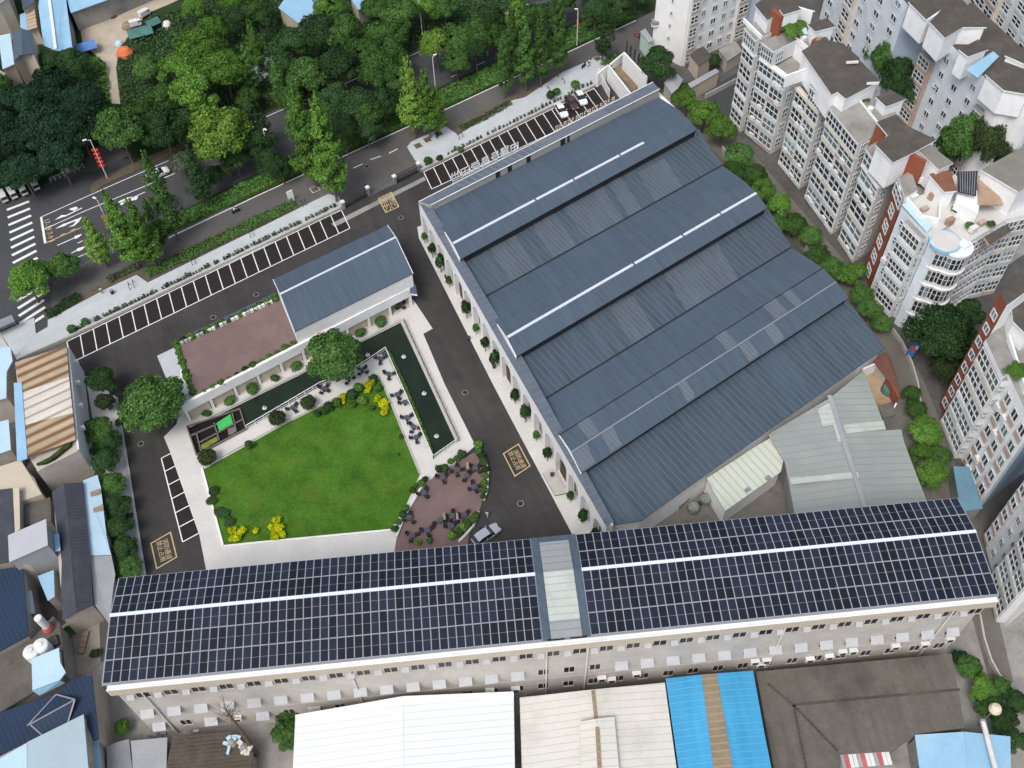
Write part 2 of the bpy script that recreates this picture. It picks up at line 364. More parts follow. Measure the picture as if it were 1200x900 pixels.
ctr = (W(57, 258, .02)+W(59, 279, .02))/2
t = text_part('lane_hours_lettering', '17-19 7-9', (W(56.5, 268, .022)), (W(59.5, 281, 0)-W(54, 256, 0)), (W(66, 264, 0)-W(53, 269, 0)), 1.5, M_yline, None); t['kind'] = 'structure'
# ================================================================== MAIN HALL
hall = thing('warehouse_hall', 'large hall with dark blue-grey stepped metal roofs and a white arched side wall', 'hall', W(640, 360, 0))
HZ = 8.5
def inset(P, d):
    c = sum((Vector(p) for p in P), Vector())/len(P); return [Vector(p)+(c-Vector(p)).normalized()*d for p in P]
# body below the roofs
mb = MB(); body = WL([(497, 243), (770, 106), (808, 142), (845, 193), (890, 232), (925, 288), (985, 345), (1033, 407), (750, 606), (716, 613)], 6.5)
mb.prism(body, 0, M_white); mb.build('body_wall', hall)
roofs = [
 ('roof_sheet', [(508, 246, 7.5), (772, 114, 7.5), (796, 129.2, 8.84), (521, 272.2, 8.84)], M_roof),
 ('roof_sheet', [(536, 299, 7.5), (818, 151, 7.5), (846, 193, 6.9), (567.5, 347.5, 6.9)], M_ribs),
 ('roof_sheet', [(568, 348.5, 6.85), (846.5, 194, 6.85), (872, 212, 8.84), (582.5, 380, 8.84)], M_roof),
 ('roof_sheet', [(601, 413, 7.5), (899, 243, 7.5), (927, 289, 6.9), (635, 469, 6.9)], M_ribs),
 ('roof_sheet', [(635.5, 470, 6.85), (927.5, 290, 6.85), (964, 314, 8.64), (655, 510, 8.64)], M_roof),
 ('roof_sheet', [(679, 551, 7.3), (992, 350, 7.3), (1037, 408, 6.7), (751, 610, 6.7), (712, 616, 6.7)], M_ribs)]
for nm, q, m in roofs:
    b = MB(); b.slab(WL(q), .18, m); b.build(nm, hall)
def monitor(u, r, e, zu, zr, ze, m, drop, strip):
    """raised roof: upper edge u, ridge r, eave e (each left and right end)"""
    b = MB(); U = WL(u, zu); R_ = WL(r, zr); E_ = WL(e, ze)
    b.slab([U[0], U[1], R_[1], R_[0]], .12, m); b.slab([R_[0], R_[1], E_[1], E_[0]], .12, m)
    o = b.build('roof_monitor', hall)
    g = MB(); t = Vector((0, 0, .12)); bk = (U[0]-E_[0]).normalized()*.5
    for i in (0, 1):
        g.face([U[i]-t, R_[i]-t, E_[i]-t, xy(E_[i], ze-drop), xy(U[i], zu-drop)], M_white if i == 0 else M_metal)
    a, c = E_[0]+bk, E_[1]+bk
    g.face([xy(a, ze-drop), xy(c, ze-drop), xy(c, ze-.1), xy(a, ze-.1)], M_dkmet)  # dark metal paints part of the shade band below the eave
    g.build('monitor_side', o)
    k = MB(); k.beam(U[0]+Vector((0, 0, .06)), R_[0]+Vector((0, 0, .06)), .12, .2, M_white); k.beam(R_[0]+Vector((0, 0, .06)), E_[0]+Vector((0, 0, .06)), .12, .2, M_white); k.build('verge_trim', o)
    if strip:
        s = MB(); pts = [lerp(R_[0], R_[1], t) for t in strip]
        for p, q in zip(pts[:-1], pts[1:]):
            d = (q-p).normalized()*.2; s.beam(p+d+Vector((0, 0, .12)), q-d+Vector((0, 0, .12)), .48, .14, M_strip)
        s.build('ridge_cap', o)
    return o
monitor([(521, 272), (796, 129)], [(530, 286), (806, 140)], [(539, 304), (817, 152)], 8.8, 9.7, 9.3, M_roof, 1.9, [0, .33, .49, .69, .80])
monitor([(582.5, 380), (872, 212)], [(593.7, 396), (887, 226)], [(605, 418), (899, 243.5)], 8.8, 9.7, 9.3, M_roof, 1.9, [0, .48, .68, .84, 1])
monitor([(655, 510), (964, 314)], [(669, 530), (980, 330)], [(681, 555), (994.5, 349)], 8.6, 9.2, 8.9, M_roof, 1.7, None)
# lighter worn sheets laid in the roof planes
def worn(q0, q1, q2, q3, z0, z1, spans, m, name='translucent_sheet'):
    A, B_, D_, E_ = W(*q0, z0), W(*q1, z0), W(*q2, z1), W(*q3, z1)
    for s, e, v0, v1 in spans:
        b = MB()
        L = [lerp(lerp(A, B_, s), lerp(E_, D_, s), v0), lerp(lerp(A, B_, e), lerp(E_, D_, e), v0), lerp(lerp(A, B_, e), lerp(E_, D_, e), v1), lerp(lerp(A, B_, s), lerp(E_, D_, s), v1)]
        b.face([p+Vector((0, 0, .07)) for p in reversed(L)], m); b.build(name, hall)
worn((536, 299), (818, 151), (846, 193), (567.5, 347.5), 7.5, 6.9, [(.10, .2, .2, 1), (.27, .36, 0.1, 1), (.40, .56, .1, 1), (.585, .64, .1, 1), (.70, .82, .25, 1)], M_ribl)
worn((601, 413), (899, 243), (927, 289), (635, 469), 7.5, 6.9, [(.335, .425, 0.2, 1), (.55, .77, .15, 1)], M_ribl)
M_patch = mat('pale_roof_patch', (.112, .132, .155), .55, .1, .4, .06, stripes=(tuple(DA), .7, .25, .3))
worn((655, 510), (964, 314), (980, 330), (669, 530), 8.6, 9.2, [(.06, .10, .03, .95), (.56, .60, .03, .95), (.75, .80, .03, .95), (.83, .86, .03, .95)], M_patch)
worn((669, 530), (980, 330), (994.5, 349), (681, 555), 9.2, 8.9, [(.0, .05, .05, .95), (.10, .14, .05, .95), (.37, .40, .05, .95), (.60, .64, .05, .95), (.70, .74, .05, .95)], M_patch)
b = MB(); b.beam(W(669, 530, 9.27), W(980, 330, 9.27), .22, .08, M_metal); b.build('ridge_flashing', hall); b = MB(); b.beam(W(655, 510, 8.68), W(964, 314, 8.68), .16, .08, M_dkmet); b.build('sheet_joint', hall)
# valley gutters
b = MB()
for p, q in (((567.7, 348), (846, 193.5)), ((635.2, 469.5), (927, 289.5))): b.beam(W(*p, 6.98), W(*q, 6.98), .28, .06, M_dkmet)
b.build('valley_gutter', hall)
# parapets
M_para = mat('grey_parapet_sheet', (.105, .125, .155), .6, .15, .4, .08, stain=((.16, .17, .185), .35, .6), stripes=(tuple(DB), 1.3, .22, .75))
M_inner = mat('parapet_inner_face', (.33, .325, .31), .85, .12, .3, .06, stain=((.2, .19, .18), .3, .4))
b = MB(); outer = WL([(490.7, 236.7), (600, 427), (711, 618)], HZ); inner = WL([(509, 247), (618, 428), (719, 611)], HZ)
for i in range(2): b.prism([outer[i], outer[i+1], inner[i+1], inner[i]], 6.6, M_white, M_para)
b.build('parapet', hall)
b = MB(); b.prism(WL([(490.7, 236.2), (765, 96), (773, 104), (505, 240)], 9.0), 6.6, M_inner, M_para)
b.beam(W(505, 240, 9.06), W(773, 104, 9.06), .16, .1, M_line); b.beam(W(490.7, 236.2, 9.06), W(765, 96, 9.06), .16, .1, M_line)
# front wall below, towards the road
fa, fb = W(490.7, 236.2, 9.0), W(765, 96, 9.0); fd = (fb-fa).normalized(); fn = Vector((-fd.y, fd.x, 0))
b.wallseg(fa-fn*.3, fb-fn*.3, .4, 0, 6.6, M_white)
b.build('parapet', hall)
b = MB()
for t in (.27, .32, .40, .545, .555, .575): p = lerp(W(505, 240, 8.9), W(773, 104, 8.9), t); b = MB(); b.box(p-fn*.13+Vector((0, 0, -1.5)), .9 if t < .5 else .5, .12, 1.55, M_dkmet, atan2(fd.y, fd.x)); b.build('parapet_opening', hall)

M_gm_ = mat('sign_lattice_grey', (.26, .28, .31), .6, .1, 1)
b = MB()                                                # lattice of the sign frame lying on the parapet
for i in range(70):
    t = .14+.62*i/69; p = lerp(W(490.7, 236.2, 9.1), W(765, 96, 9.1), t); q = lerp(W(505, 240, 9.1), W(773, 104, 9.1), t)
    if i < 36 and i % 3: continue
    b.beam(lerp(p, q, .15), lerp(p, q, .9), .07, .05, M_gm_)
b.build('sign_support', hall)
# ---- arched side wall
F0, F1 = W(491, 237, 0), W(711, 618, 0)
F0 = xy(W(490.7, 236.7, HZ), 0); F1 = xy(W(711, 618, HZ), 0)
fu = (F1-F0).normalized(); FL = (F1-F0).length; fo = Vector((fu.y, -fu.x, 0))
if fo.x > 0: fo = -fo
F0 = F0+fo*.05
NB = 18; bw = FL/NB; DEP = .75
doors = {4, 9, 14}
front = MB(); M_rev = mat('arch_reveal', (.60, .60, .60), .8, .08, .5)
for i in range(NB):
    o = F0+fu*(i*bw); wd = bw-1.0 if i not in doors else bw-.5; a0 = (bw-wd)/2; a1 = a0+wd; r = wd/2; spr = 6.4-r if i not in doors else 6.6-r
    arc = [(a0+r+r*cos(pi*k/12), spr+r*sin(pi*k/12)) for k in range(13)]
    prof = [(0, 0), (0, HZ-.05), (bw, HZ-.05), (bw, 0), (a1, 0)]+arc+[(a0, 0)]
    pts = [o+fu*x+Vector((0, 0, z)) for x, z in prof]
    front.face(pts, M_white)
    hole = [(a1, 0)]+arc+[(a0, 0)]
    for (x0, z0), (x1, z1) in zip(hole, hole[1:]):
        front.face([o+fu*x0+Vector((0, 0, z0)), o+fu*x1+Vector((0, 0, z1)), o+fu*x1+Vector((0, 0, z1))-fo*DEP, o+fu*x0+Vector((0, 0, z0))-fo*DEP], M_rev)
front.build('arcade_front', hall)
b = MB(); b.obox(F0-fo*(DEP+.3), F1-F0, fo*.3, Vector((0, 0, HZ-.1)), M_rev); b.build('arcade_back', hall)
for i in sorted(doors):
    c = F0+fu*((i+.5)*bw)-fo*(DEP-.06); d = MB()
    d.obox(c-fu*1.5, fu*3.0, fo*.08, Vector((0, 0, 3.4)), M_dkmet); dr = d.build('entrance_door', hall)
    d = MB(); M_wd = mat('door_timber', (.14, .085, .055), .6, .25, 1)
    for s in (-1.3, -.55, .2, .95): d.obox(c+fu*s+fo*.05, fu*.4, fo*.06, Vector((0, 0, 3.2)), M_wd)
    d.build('door_leaf', dr)
for i in range(NB):
    if i in doors or i % 3 == 1: continue
    c = F0+fu*((i+.5)*bw)-fo*(DEP-.05); d = MB()
    d.obox(c-fu*.9+Vector((0, 0, 1.6)), fu*1.8, fo*.06, Vector((0, 0, 2.4)), M_glass)
    for s in (-.95, -.05, .85): d.obox(c+fu*s+Vector((0, 0, 1.55)), fu*.1, fo*.1, Vector((0, 0, 2.5)), M_offwh)
    d.build('arch_window', hall)
b = MB()                                                # porch steps in front of the last entrance
c = F0+fu*(14.5*bw); b.prism([c-fu*2.6+Vector((0, 0, .35)), c-fu*2.2+fo*2.0+Vector((0, 0, .35)), c+fu*2.2+fo*2.0+Vector((0, 0, .35)), c+fu*2.6+Vector((0, 0, .35))], 0, M_dkmet, M_stone); b.build('entrance_step', hall)

# ---- rooftop sign, seen from behind
sg = thing('roof_sign', 'large white characters standing along the hall parapet above the parking bays', 'sign', lerp(fa, fb, .2))
su = fd; suz = Vector((0, 0, 1)); tilt = (suz*1.0).normalized()
def letters(chars, t0, t1, size, m, z):
    for k, ch in enumerate(chars):
        t = t0+(t1-t0)*k/max(1, len(chars)-1); p = lerp(fa, fb, t); p.z = z
        text_part('letter', ch, p, su, suz, size, m, sg, depth=.04, thick=.0)
letters('世田爱昌号馨由', .145, .385, 2.3, M_line, 10.25)
b = MB(); p, q = lerp(fa, fb, .13), lerp(fa, fb, .4); b.beam(xy(p, 9.2), xy(q, 9.2), .1, .1, M_strip); b.beam(xy(p, 9.9)-fn*.25, xy(q, 9.9)-fn*.25, .06, .06, M_strip); b.build('sign_rail', sg)
sg2 = thing('roof_sign', 'row of small cream letters on the hall parapet behind the three parked cars', 'sign', lerp(fa, fb, .65)); sg_ = sg; sg = sg2
M_cream = mat('cream_sign_letter', (.62, .50, .42), .6, .1, 1)
rl = random.Random(17)
for k in range(15):                                     # small upright glyphs, too small in the photograph to read
    c = lerp(fa, fb, .565+.25*k/14); c.z = 9.18; g = MB(); hh = 1.0
    g.obox(c-su*.32, su*.14, fn*.08, Vector((0, 0, hh)), M_cream)
    if k % 3 != 1: g.obox(c+su*.18, su*.14, fn*.08, Vector((0, 0, hh*(.55 if k % 2 else 1))), M_cream)
    for z in ((hh-.16, .42) if k % 3 else (0, hh-.16)): g.obox(c-su*.18+Vector((0, 0, z)), su*.36, fn*.078, Vector((0, 0, .15)), M_cream)
    g.build('letter', sg)
b = MB(); p, q = lerp(fa, fb, .56), lerp(fa, fb, .82); b.beam(xy(p, 9.16), xy(q, 9.16), .1, .1, M_strip); b.build('sign_rail', sg)

# ================================================================== SOLAR-ROOFED LONG BUILDING
ZE, ZR = 17.4, 18.28
E0, E1 = W(120, 802, ZE), W(1170, 697, ZE); U_ = (E1-E0).normalized(); V_ = Vector((-U_.y, U_.x, 0)); LEN = (E1-E0).length
DN, DF = 8.19, 5.43
def roofpt(s, v, up=0):
    """point on the gable roof: s along the eave, v metres back from it"""
    z = ZE+(ZR-ZE)*v/DN if v <= DN else ZR-(ZR-ZE)*(v-DN)/DF
    p = E0+U_*s+V_*v; return Vector((p.x, p.y, z+up))
solar = thing('long_factory_building', 'long beige four storey building whose whole roof carries solar panels', 'factory', E0+U_*(LEN/2)+Vector((0, 0, -ZE)))
b = MB()
b.slab([roofpt(-.1, -.15), roofpt(LEN+.1, -.15), roofpt(LEN+.1, DN), roofpt(-.1, DN)], .2, M_metal)
b.slab([roofpt(-.1, DN), roofpt(LEN+.1, DN), roofpt(LEN+.1, DN+DF), roofpt(-.1, DN+DF)], .2, M_metal)
b.build('roof', solar)
LED = .8; WIN = -.3                                   # ledge reach, wall plane
b = MB(); P0 = E0+U_*.5; P1 = E1-U_*.2; zl = ZE-.25
b.prism([xy(P0-V_*LED, zl), xy(P1-V_*LED, zl), xy(P1+V_*.2, zl), xy(P0+V_*.2, zl)], zl-1.5, M_beige2, M_white, True)
b.obox(xy(P0-V_*LED, zl+.002), P1-P0, V_*.16, Vector((0, 0, .16)), M_white)
b.build('roof_ledge', solar)
M_fwall = mat('stained_factory_wall', (.46, .43, .395), .9, .12, .25, .08, stain=((.30, .28, .26), .12, .55))
b = MB(); B0 = E0+U_*.9-V_*(-WIN); B1 = E1-U_*1.3-V_*(-WIN); b.prism([xy(B0, ZE-.4), xy(B1, ZE-.4), xy(B1+V_*(13.0), ZE-.4), xy(B0+V_*13.0, ZE-.4)], 0, M_fwall)
b.obox(xy(B0-V_*.06, 5.6), B1-B0, V_*.055, Vector((0, 0, .25)), M_beige); b.build('wall', solar)
NW = 32; WL_ = (B1-B0).length; M_awn = mat('awning_sheet', (.40, .41, .42), .6, .1, 1, .1, stain=((.42, .41, .40), .8, .5)); M_wdk = mat('dark_window', (.03, .028, .027), .3, .4, 1, objvar=.5)
def fwin(s, z, wd, h, awn, off=0, k=0):
    c = B0+U_*s
    if awn != 'only':
        d = MB(); d.obox(xy(c-U_*wd/2-V_*.03, z), U_*wd, V_*.02, Vector((0, 0, h)), M_wdk)
        for q in (-wd/2-.04, -.04, wd/2-.04): d.obox(xy(c+U_*q-V_*.08, z-.05), U_*.08, V_*.06, Vector((0, 0, h+.1)), M_offwh)
        d.obox(xy(c-U_*wd/2-V_*.16, z-.12), U_*wd, V_*.15, Vector((0, 0, .1)), M_beige); d.build('window', solar)
    if awn:
        d = MB(); a = xy(c+U_*(off-.82)-V_*.02, z+h+.25); e = U_*1.65
        d.slab([a, a+e, a+e-V_*.85-Vector((0, 0, .8)), a-V_*.85-Vector((0, 0, .8))], .05, M_awn); d.build('awning', solar)
rnd = random.Random(3)
for i in range(NW):
    s = (i+.5)*WL_/NW
    near_stair = abs(s-53.5) < 2.6 or abs(s-57) < 2.6
    fwin(s, 7.3, 1.4, 1.5, 'y' if not near_stair else None)
    fwin(s+1.15, 13.2, 1.7, 1.35, None)
    fwin(s, 2.6, 1.4, 1.4, 'y' if i < 7 and i % 2 == 0 else None)
    d = MB(); c = B0+U_*(s-.35); a = xy(c-V_*.02, 14.2); d.slab([a-U_*.45, a+U_*.45, a+U_*.45-V_*.5-Vector((0, 0, .5)), a-U_*.45-V_*.5-Vector((0, 0, .5))], .05, M_awn); d.build('awning', solar)
M_pipe = mat('white_pipe', (.62, .60, .57), .6, .08, 1)
for px in (164, 409.5, 641, 690, 922.5, 1121):
    p = W(px, 811-(px-164)*.0977, 15.5); s = (p-B0).dot(U_); c = B0+U_*s-V_*.2; d = MB(); d.tube(xy(c, .3), xy(c, 15.8), .11, .11, M_pipe); d.box(xy(c, 15.55)+V_*.0, .35, .3, .35, M_pipe, atan2(U_.y, U_.x)); d.build('downpipe', solar)
ac = MB(); ac.box((0, 0, 0), 1.15, .55, .85, M_offwh); ac.box((0, -.285, .12), .7, .03, .62, M_dkmet); ac_me = ac.mesh('air_conditioner')
for s, z in ((11.5, 2.0), (33.5, 2.2), (34.6, 1.6), (44, 2.6), (47.3, 2.3), (58.5, 3.0), (59.8, 2.2), (63, 3.4), (78.5, 3.4), (80.0, 3.4), (79.5, 2.2), (88.5, 2.5), (90, 3.6), (91.4, 3.6), (97, 3.7), (101, 3.4), (104, 4.4), (86, 2.2)):
    o = bpy.data.objects.new('air_conditioner', ac_me); C.objects.link(o); o.parent = solar; p = B0+U_*s-V_*.33; o.location = xy(p, z+1.2)-solar.location; o.rotation_euler = (0, 0, atan2(U_.y, U_.x))
# translucent strip across the roof, between the two halves of the array
sL = (W(636, 750, ZE)-E0).dot(U_); sR = (W(692, 744, ZE)-E0).dot(U_)
M_lightp = mat('greenish_roof_light', (.42, .46, .42), .6, .08, .4, .05, stripes=(tuple(V_), .95, -.25, .86), stain=((.30, .31, .30), .35, .5))
M_lightg = mat('grey_roof_light', (.27, .285, .285), .6, .08, .4, .05, stripes=(tuple(V_), .95, -.25, .86))
b = MB(); g = 1.0
for v0, v1, m in ((-.1, 2.1, M_lightg), (2.1, 7.7, M_lightp)): b.slab([roofpt(sL+g, v0, .35), roofpt(sR-g, v0, .35), roofpt(sR-g, v1, .35), roofpt(sL+g, v1, .35)], .06, m)
for v0, v1 in ((7.7, DN), (DN, DN+DF-.9)): b.slab([roofpt(sL+g, v0, .35), roofpt(sR-g, v0, .35), roofpt(sR-g, v1, .35), roofpt(sL+g, v1, .35)], .06, M_lightp if v0 < 8 else M_lightg)
b.build('roof_light_strip', solar)
b = MB()
for v0, v1 in ((-.1, DN), (DN, DN+DF)):
    for s0, s1 in ((sL+.05, sL+g-.03), (sR-g+.03, sR-.05)): b.slab([roofpt(s0, v0, .2), roofpt(s1, v0, .2), roofpt(s1, v1, .2), roofpt(s0, v1, .2)], .15, M_roof)
b.slab([roofpt(sL+g, DN+DF-.85, .2), roofpt(sR-g, DN+DF-.85, .2), roofpt(sR-g, DN+DF, .2), roofpt(sL+g, DN+DF, .2)], .15, M_roof)
b.build('roof_flashing', solar)
b = MB(); b.box(roofpt((sL+sR)/2-1.3, -.1, -.02), 2.0, .1, .3, M_black, atan2(U_.y, U_.x)); b.box(roofpt((sL+sR)/2+1.4, -.1, -.02), 2.0, .1, .3, M_black, atan2(U_.y, U_.x)); b.build('vent_gap', solar)
# ---- solar panels: five rows, each in two lengths
M_cell = mat('solar_cell', (.012, .015, .026), .22, .15, .3, 0, spec=.35, objvar=.35)
M_pframe = mat('panel_frame', (.40, .42, .45), .45, .06, 1)
M_rail = mat('ridge_rail', (.62, .68, .78), .5, .06, 1)
def panel_mesh(pw, pd):
    p = MB(); f = .038; h = .05
    p.obox((0, 0, 0), (pw, 0, 0), (0, pd, 0), (0, 0, h), M_pframe)
    for y0, y1 in ((f, pd/2-.011), (pd/2+.011, pd-f)): p.face([(f, y0, h+.004), (pw-f, y0, h+.004), (pw-f, y1, h+.004), (f, y1, h+.004)], M_cell)
    return p.mesh('solar_panel')
names = ['nearest the front ledge', 'second from the front ledge', 'just below the ridge', 'just behind the ridge', 'along far roof edge']
for (s0, s1, n, side) in ((.05, sL-.05, 51, 'left'), (sR+.05, LEN-.05, 47, 'right')):
    pw = (s1-s0)/n
    me = [panel_mesh(pw-.03, 2.69), panel_mesh(pw-.03, 2.68)]
    for r in range(5):
        v0 = (.02+r*2.725) if r < 3 else DN+.02+(r-3)*2.705
        if r == 2: dep = 2.62
        o0 = roofpt(s0, v0, .10); a = thing('solar_array', 'solar panel row %s, %s of pale strip' % (names[r], side), 'solar panels', o0, 0, 'solar panel rows on the long roof')
        nx = U_; q = roofpt(s0, v0+2.7, .10); ny = (q-o0).normalized(); nz = nx.cross(ny)
        Mx = Matrix((nx, ny, nz)).transposed().to_4x4()
        for i in range(n):
            p = bpy.data.objects.new('solar_panel', me[r > 2]); C.objects.link(p); p.parent = a
            Ml = Mx.copy(); Ml.translation = U_*(i*pw+.015); p.matrix_local = Ml
        rb = MB(); w0 = ny*.3; rb.obox(o0-nz*.1+ny*.4, U_*(s1-s0), ny*.08, nz*.09, M_metal); rb.obox(o0-nz*.1+ny*2.2, U_*(s1-s0), ny*.08, nz*.09, M_metal); rb.build('mounting_rail', a)
for s0, s1 in ((0, sL), (sR, LEN)):
    b = MB(); b.beam(roofpt(s0, DN-.02, .26), roofpt(s1, DN-.02, .26), .42, .12, M_rail); b.build('ridge_walkway', solar)

# ================================================================== GARDEN PAVILION (gable block + terrace over a colonnade)
pav = thing('garden_pavilion', 'white pavilion with grey gable roof, brown roof terrace and colonnade by the pond', 'pavilion', W(380, 380, 0))
ez, rz_ = 7.6, 9.3
Fe = WL([(320, 327.5), (454, 264)], 7.9); Ri = WL([(328, 345), (464, 278)], rz_); Ne = WL([(345, 389), (484, 320.5)], ez)
b = MB(); b.slab([Fe[0], Fe[1], Ri[1], Ri[0]], .15, M_roof); b.slab([Ri[0], Ri[1], Ne[1], Ne[0]], .15, M_roof); rf = b.build('roof', pav)
b = MB(); b.beam(Ri[0]+Vector((0, 0, .1)), Ri[1]+Vector((0, 0, .1)), .35, .12, M_strip); b.beam(Fe[0]+Vector((0, 0, .06)), Ne[0]+Vector((0, 0, .06)), .12, .1, M_strip) if 0 else None; b.build('ridge_cap', rf)
b = MB()
for A_, R2, B_ in ((Fe[0], Ri[0], Ne[0]), (Fe[1], Ri[1], Ne[1])):
    b = MB(); u5 = Vector((0, 0, .05)); b.beam(A_+u5, R2+u5, .14, .25, M_strip); b.beam(R2+u5, B_+u5, .14, .25, M_strip); b.build('verge_trim', rf)
pu = (Ne[1]-Ne[0]).normalized(); pv = Vector((-pu.y, pu.x, 0))
i_ = .12
blk = [Ne[0]+pu*i_+pv*i_, Ne[1]-pu*i_+pv*i_, Fe[1]-pu*i_-pv*i_, Fe[0]+pu*i_-pv*i_]
b = MB(); b.prism([xy(p, ez-.15) for p in blk], 3.0, M_white); 
for q in (0, 1):
    b.face([xy(blk[1 if q else 0], ez-.2), xy(blk[2 if q else 3], 7.7), xy(lerp(blk[1 if q else 0], blk[2 if q else 3], .72), rz_-.25)], M_white)
b.build('upper_wall', pav)
# colonnade front line (ground) and depth
G0, G1 = W(222, 495, 0), W(462, 368.7, 0); G1 = W(484, 358, 0); cu_ = (G1-G0).normalized(); cv = Vector((-cu_.y, cu_.x, 0)); CL = (G1-G0).length
TOP, BOT = 4.55, 2.55
b = MB(); b.obox(xy(G0, BOT), G1-G0, cv*.5, Vector((0, 0, TOP-BOT)), M_white); b.build('terrace_beam', pav)
for k in range(11):
    d = MB(); p = G0+cu_*(.25+(CL-.5)*k/10); d.obox(xy(p-cu_*.22+cv*.02, .06), cu_*.44, cv*.44, Vector((0, 0, BOT-.06)), M_white); d.build('column', pav)
b = MB(); b.obox(xy(G0+cv*2.4, 0), G1-G0, cv*.25, Vector((0, 0, 3.4)), M_beige2); b.build('back_wall', pav)
b = MB(); b.obox(xy(G0+cv*.05, .0), G1-G0, cv*2.4, Vector((0, 0, .16)), mat('colonnade_floor', (.46, .42, .35), .85, .08, .5, .05)); b.build('colonnade_floor', pav)
for k in range(10):                                     # low screens between the columns
    if k == 9: continue
    d = MB(); p = G0+cu_*(.6+(CL-.5)*k/10); d.obox(xy(p+cv*.35, .16), cu_*((CL-.5)/10-.7), cv*.1, Vector((0, 0, 2.1)), M_beige2); d.build('screen_panel', pav)
# terrace deck
T = WL([(212, 404), (329, 350), (345, 390), (352, 402), (226, 469)], 3.7)
b = MB(); b.prism(T, 3.2, M_white, M_deck); b.build('terrace_deck', pav)
b = MB(); bl = [T[0]+Vector((0, 0, -.55)), T[1]+Vector((0, 0, -.55)), T[2]+Vector((0, 0, -.55)), xy(G1+cv*2.6, 3.15), xy(G0+cv*2.6, 3.15)]
b.prism([xy(p, 3.15) for p in (T[0], T[1], W(470, 305, 3.15), xy(G1+cv*2.0, 0), xy(G0+cv*2.0, 0))], 0, M_white); b.build('lower_wall', pav)
b = MB(); b.prism(WL([(200, 402), (322, 343), (329, 350), (213, 405)], 2.9), 2.4, M_roof); b.build('rear_canopy', pav)
b = MB()
tp = [xy(T[0], 0), xy(T[1], 0)]; n_ = 26; rr = random.Random(5)
for k in range(n_):
    if rr.random() < .2: continue
    p, q = lerp(tp[0], tp[1], k/n_), lerp(tp[0], tp[1], (k+.8)/n_); b = MB(); b.wallseg(p, q, .35, 3.7, 4.3, M_white if rr.random() < .7 else M_stone); b.build('parapet_block', pav)
b = MB(); b.prism(WL([(478, 322), (487, 334), (489, 345), (481, 344)], 4.4), 4.0, M_white, M_roof); b.build('side_porch', pav)
# ================================================================== NEIGHBOURING BUILDINGS
M_blue   = mat('light_blue_sheet', (.26, .45, .60), .55, .08, .3, .05, stain=((.36, .46, .52), .3, .5))
M_pblue  = mat('pale_blue_sheet', (.42, .58, .68), .6, .08, .3, .05, stain=((.45, .50, .52), .25, .6))
M_vblue  = mat('bright_blue_sheet', (.060, .300, .520), .5, .07, .3, .04, stain=((.05, .22, .40), .2, .4), streak=(tuple(V_), .12), stripes=(tuple(V_), .85, .10, .6))
M_nblue  = mat('navy_tile_sheet', (.023, .038, .070), .55, .15, .3, .08, stripes=(tuple(DA), .6, .25, .4))
M_dtile  = mat('dark_tile_sheet', (.052, .056, .070), .6, .15, .3, .08, stripes=(tuple(DB), .55, .25, .4), stain=((.09, .09, .10), .3, .5))
M_wroof  = mat('white_roof_sheet', (.66, .69, .70), .6, .03, .3, .02, stripes=(tuple(V_), .9, -.10, .75))
M_croof  = mat('cream_roof_sheet', (.58, .57, .52), .7, .05, .3, .04, stain=((.33, .31, .27), .16, .45), stripes=(tuple(V_), .9, -.14, .75))
M_rust   = mat('rusty_corrugated_sheet', (.40, .32, .22), .8, .10, .3, .06, stripes=(tuple(DAp), 1.75, .0, -.5, (.165, .088, .038)), stain=((.25, .15, .08), .2, .6), streak=(tuple(DA), .25))
M_brown  = mat('brown_translucent_sheet', (.24, .19, .13), .7, .2, .3, .1, stripes=(tuple(V_), .9, .25, .4))
M_tar    = mat('tarred_roof', (.075, .062, .050), .95, .3, .4, .2, stripes=(tuple(V_), .5, .3, .3), stain=((.15, .12, .09), .2, .5))
M_slab   = mat('weathered_concrete_roof', (.118, .108, .092), .95, .16, .22, .1, stain=((.060, .053, .046), .14, .8), streak=(tuple(V_), .15))
M_gmet   = mat('grey_metal_sheet', (.30, .31, .32), .6, .12, .3, .06)
M_gsheet = mat('grey_green_roof_sheet', (.265, .290, .275), .65, .07, .12, .04, stain=((.33, .37, .32), .09, .6), stripes=(tuple(V_), 1.2, -.08, .7))
M_pgreen = mat('pale_green_roof_sheet', (.52, .55, .47), .6, .06, .2, .04, stripes=(tuple(DA), 1.1, -.22, .5))
M_redw   = mat('red_brown_render', (.25, .082, .048), .85, .15, .4, .08)
M_droof  = mat('dark_flat_roof', (.082, .074, .064), .95, .18, .35, .12, stain=((.13, .12, .10), .3, .6))
M_brick  = mat('brick_tan', (.34, .24, .17), .9, .2, .6, .15)
M_orange = mat('orange_tarp', (.60, .17, .07), .7, .2, .6)
M_dblue  = mat('blue_tarp', (.03, .07, .30), .6, .2, .6)
M_teal   = mat('green_tarp', (.07, .17, .15), .8, .2, .6)
M_pink   = mat('red_plastic', (.48, .10, .11), .6, .2, .6)

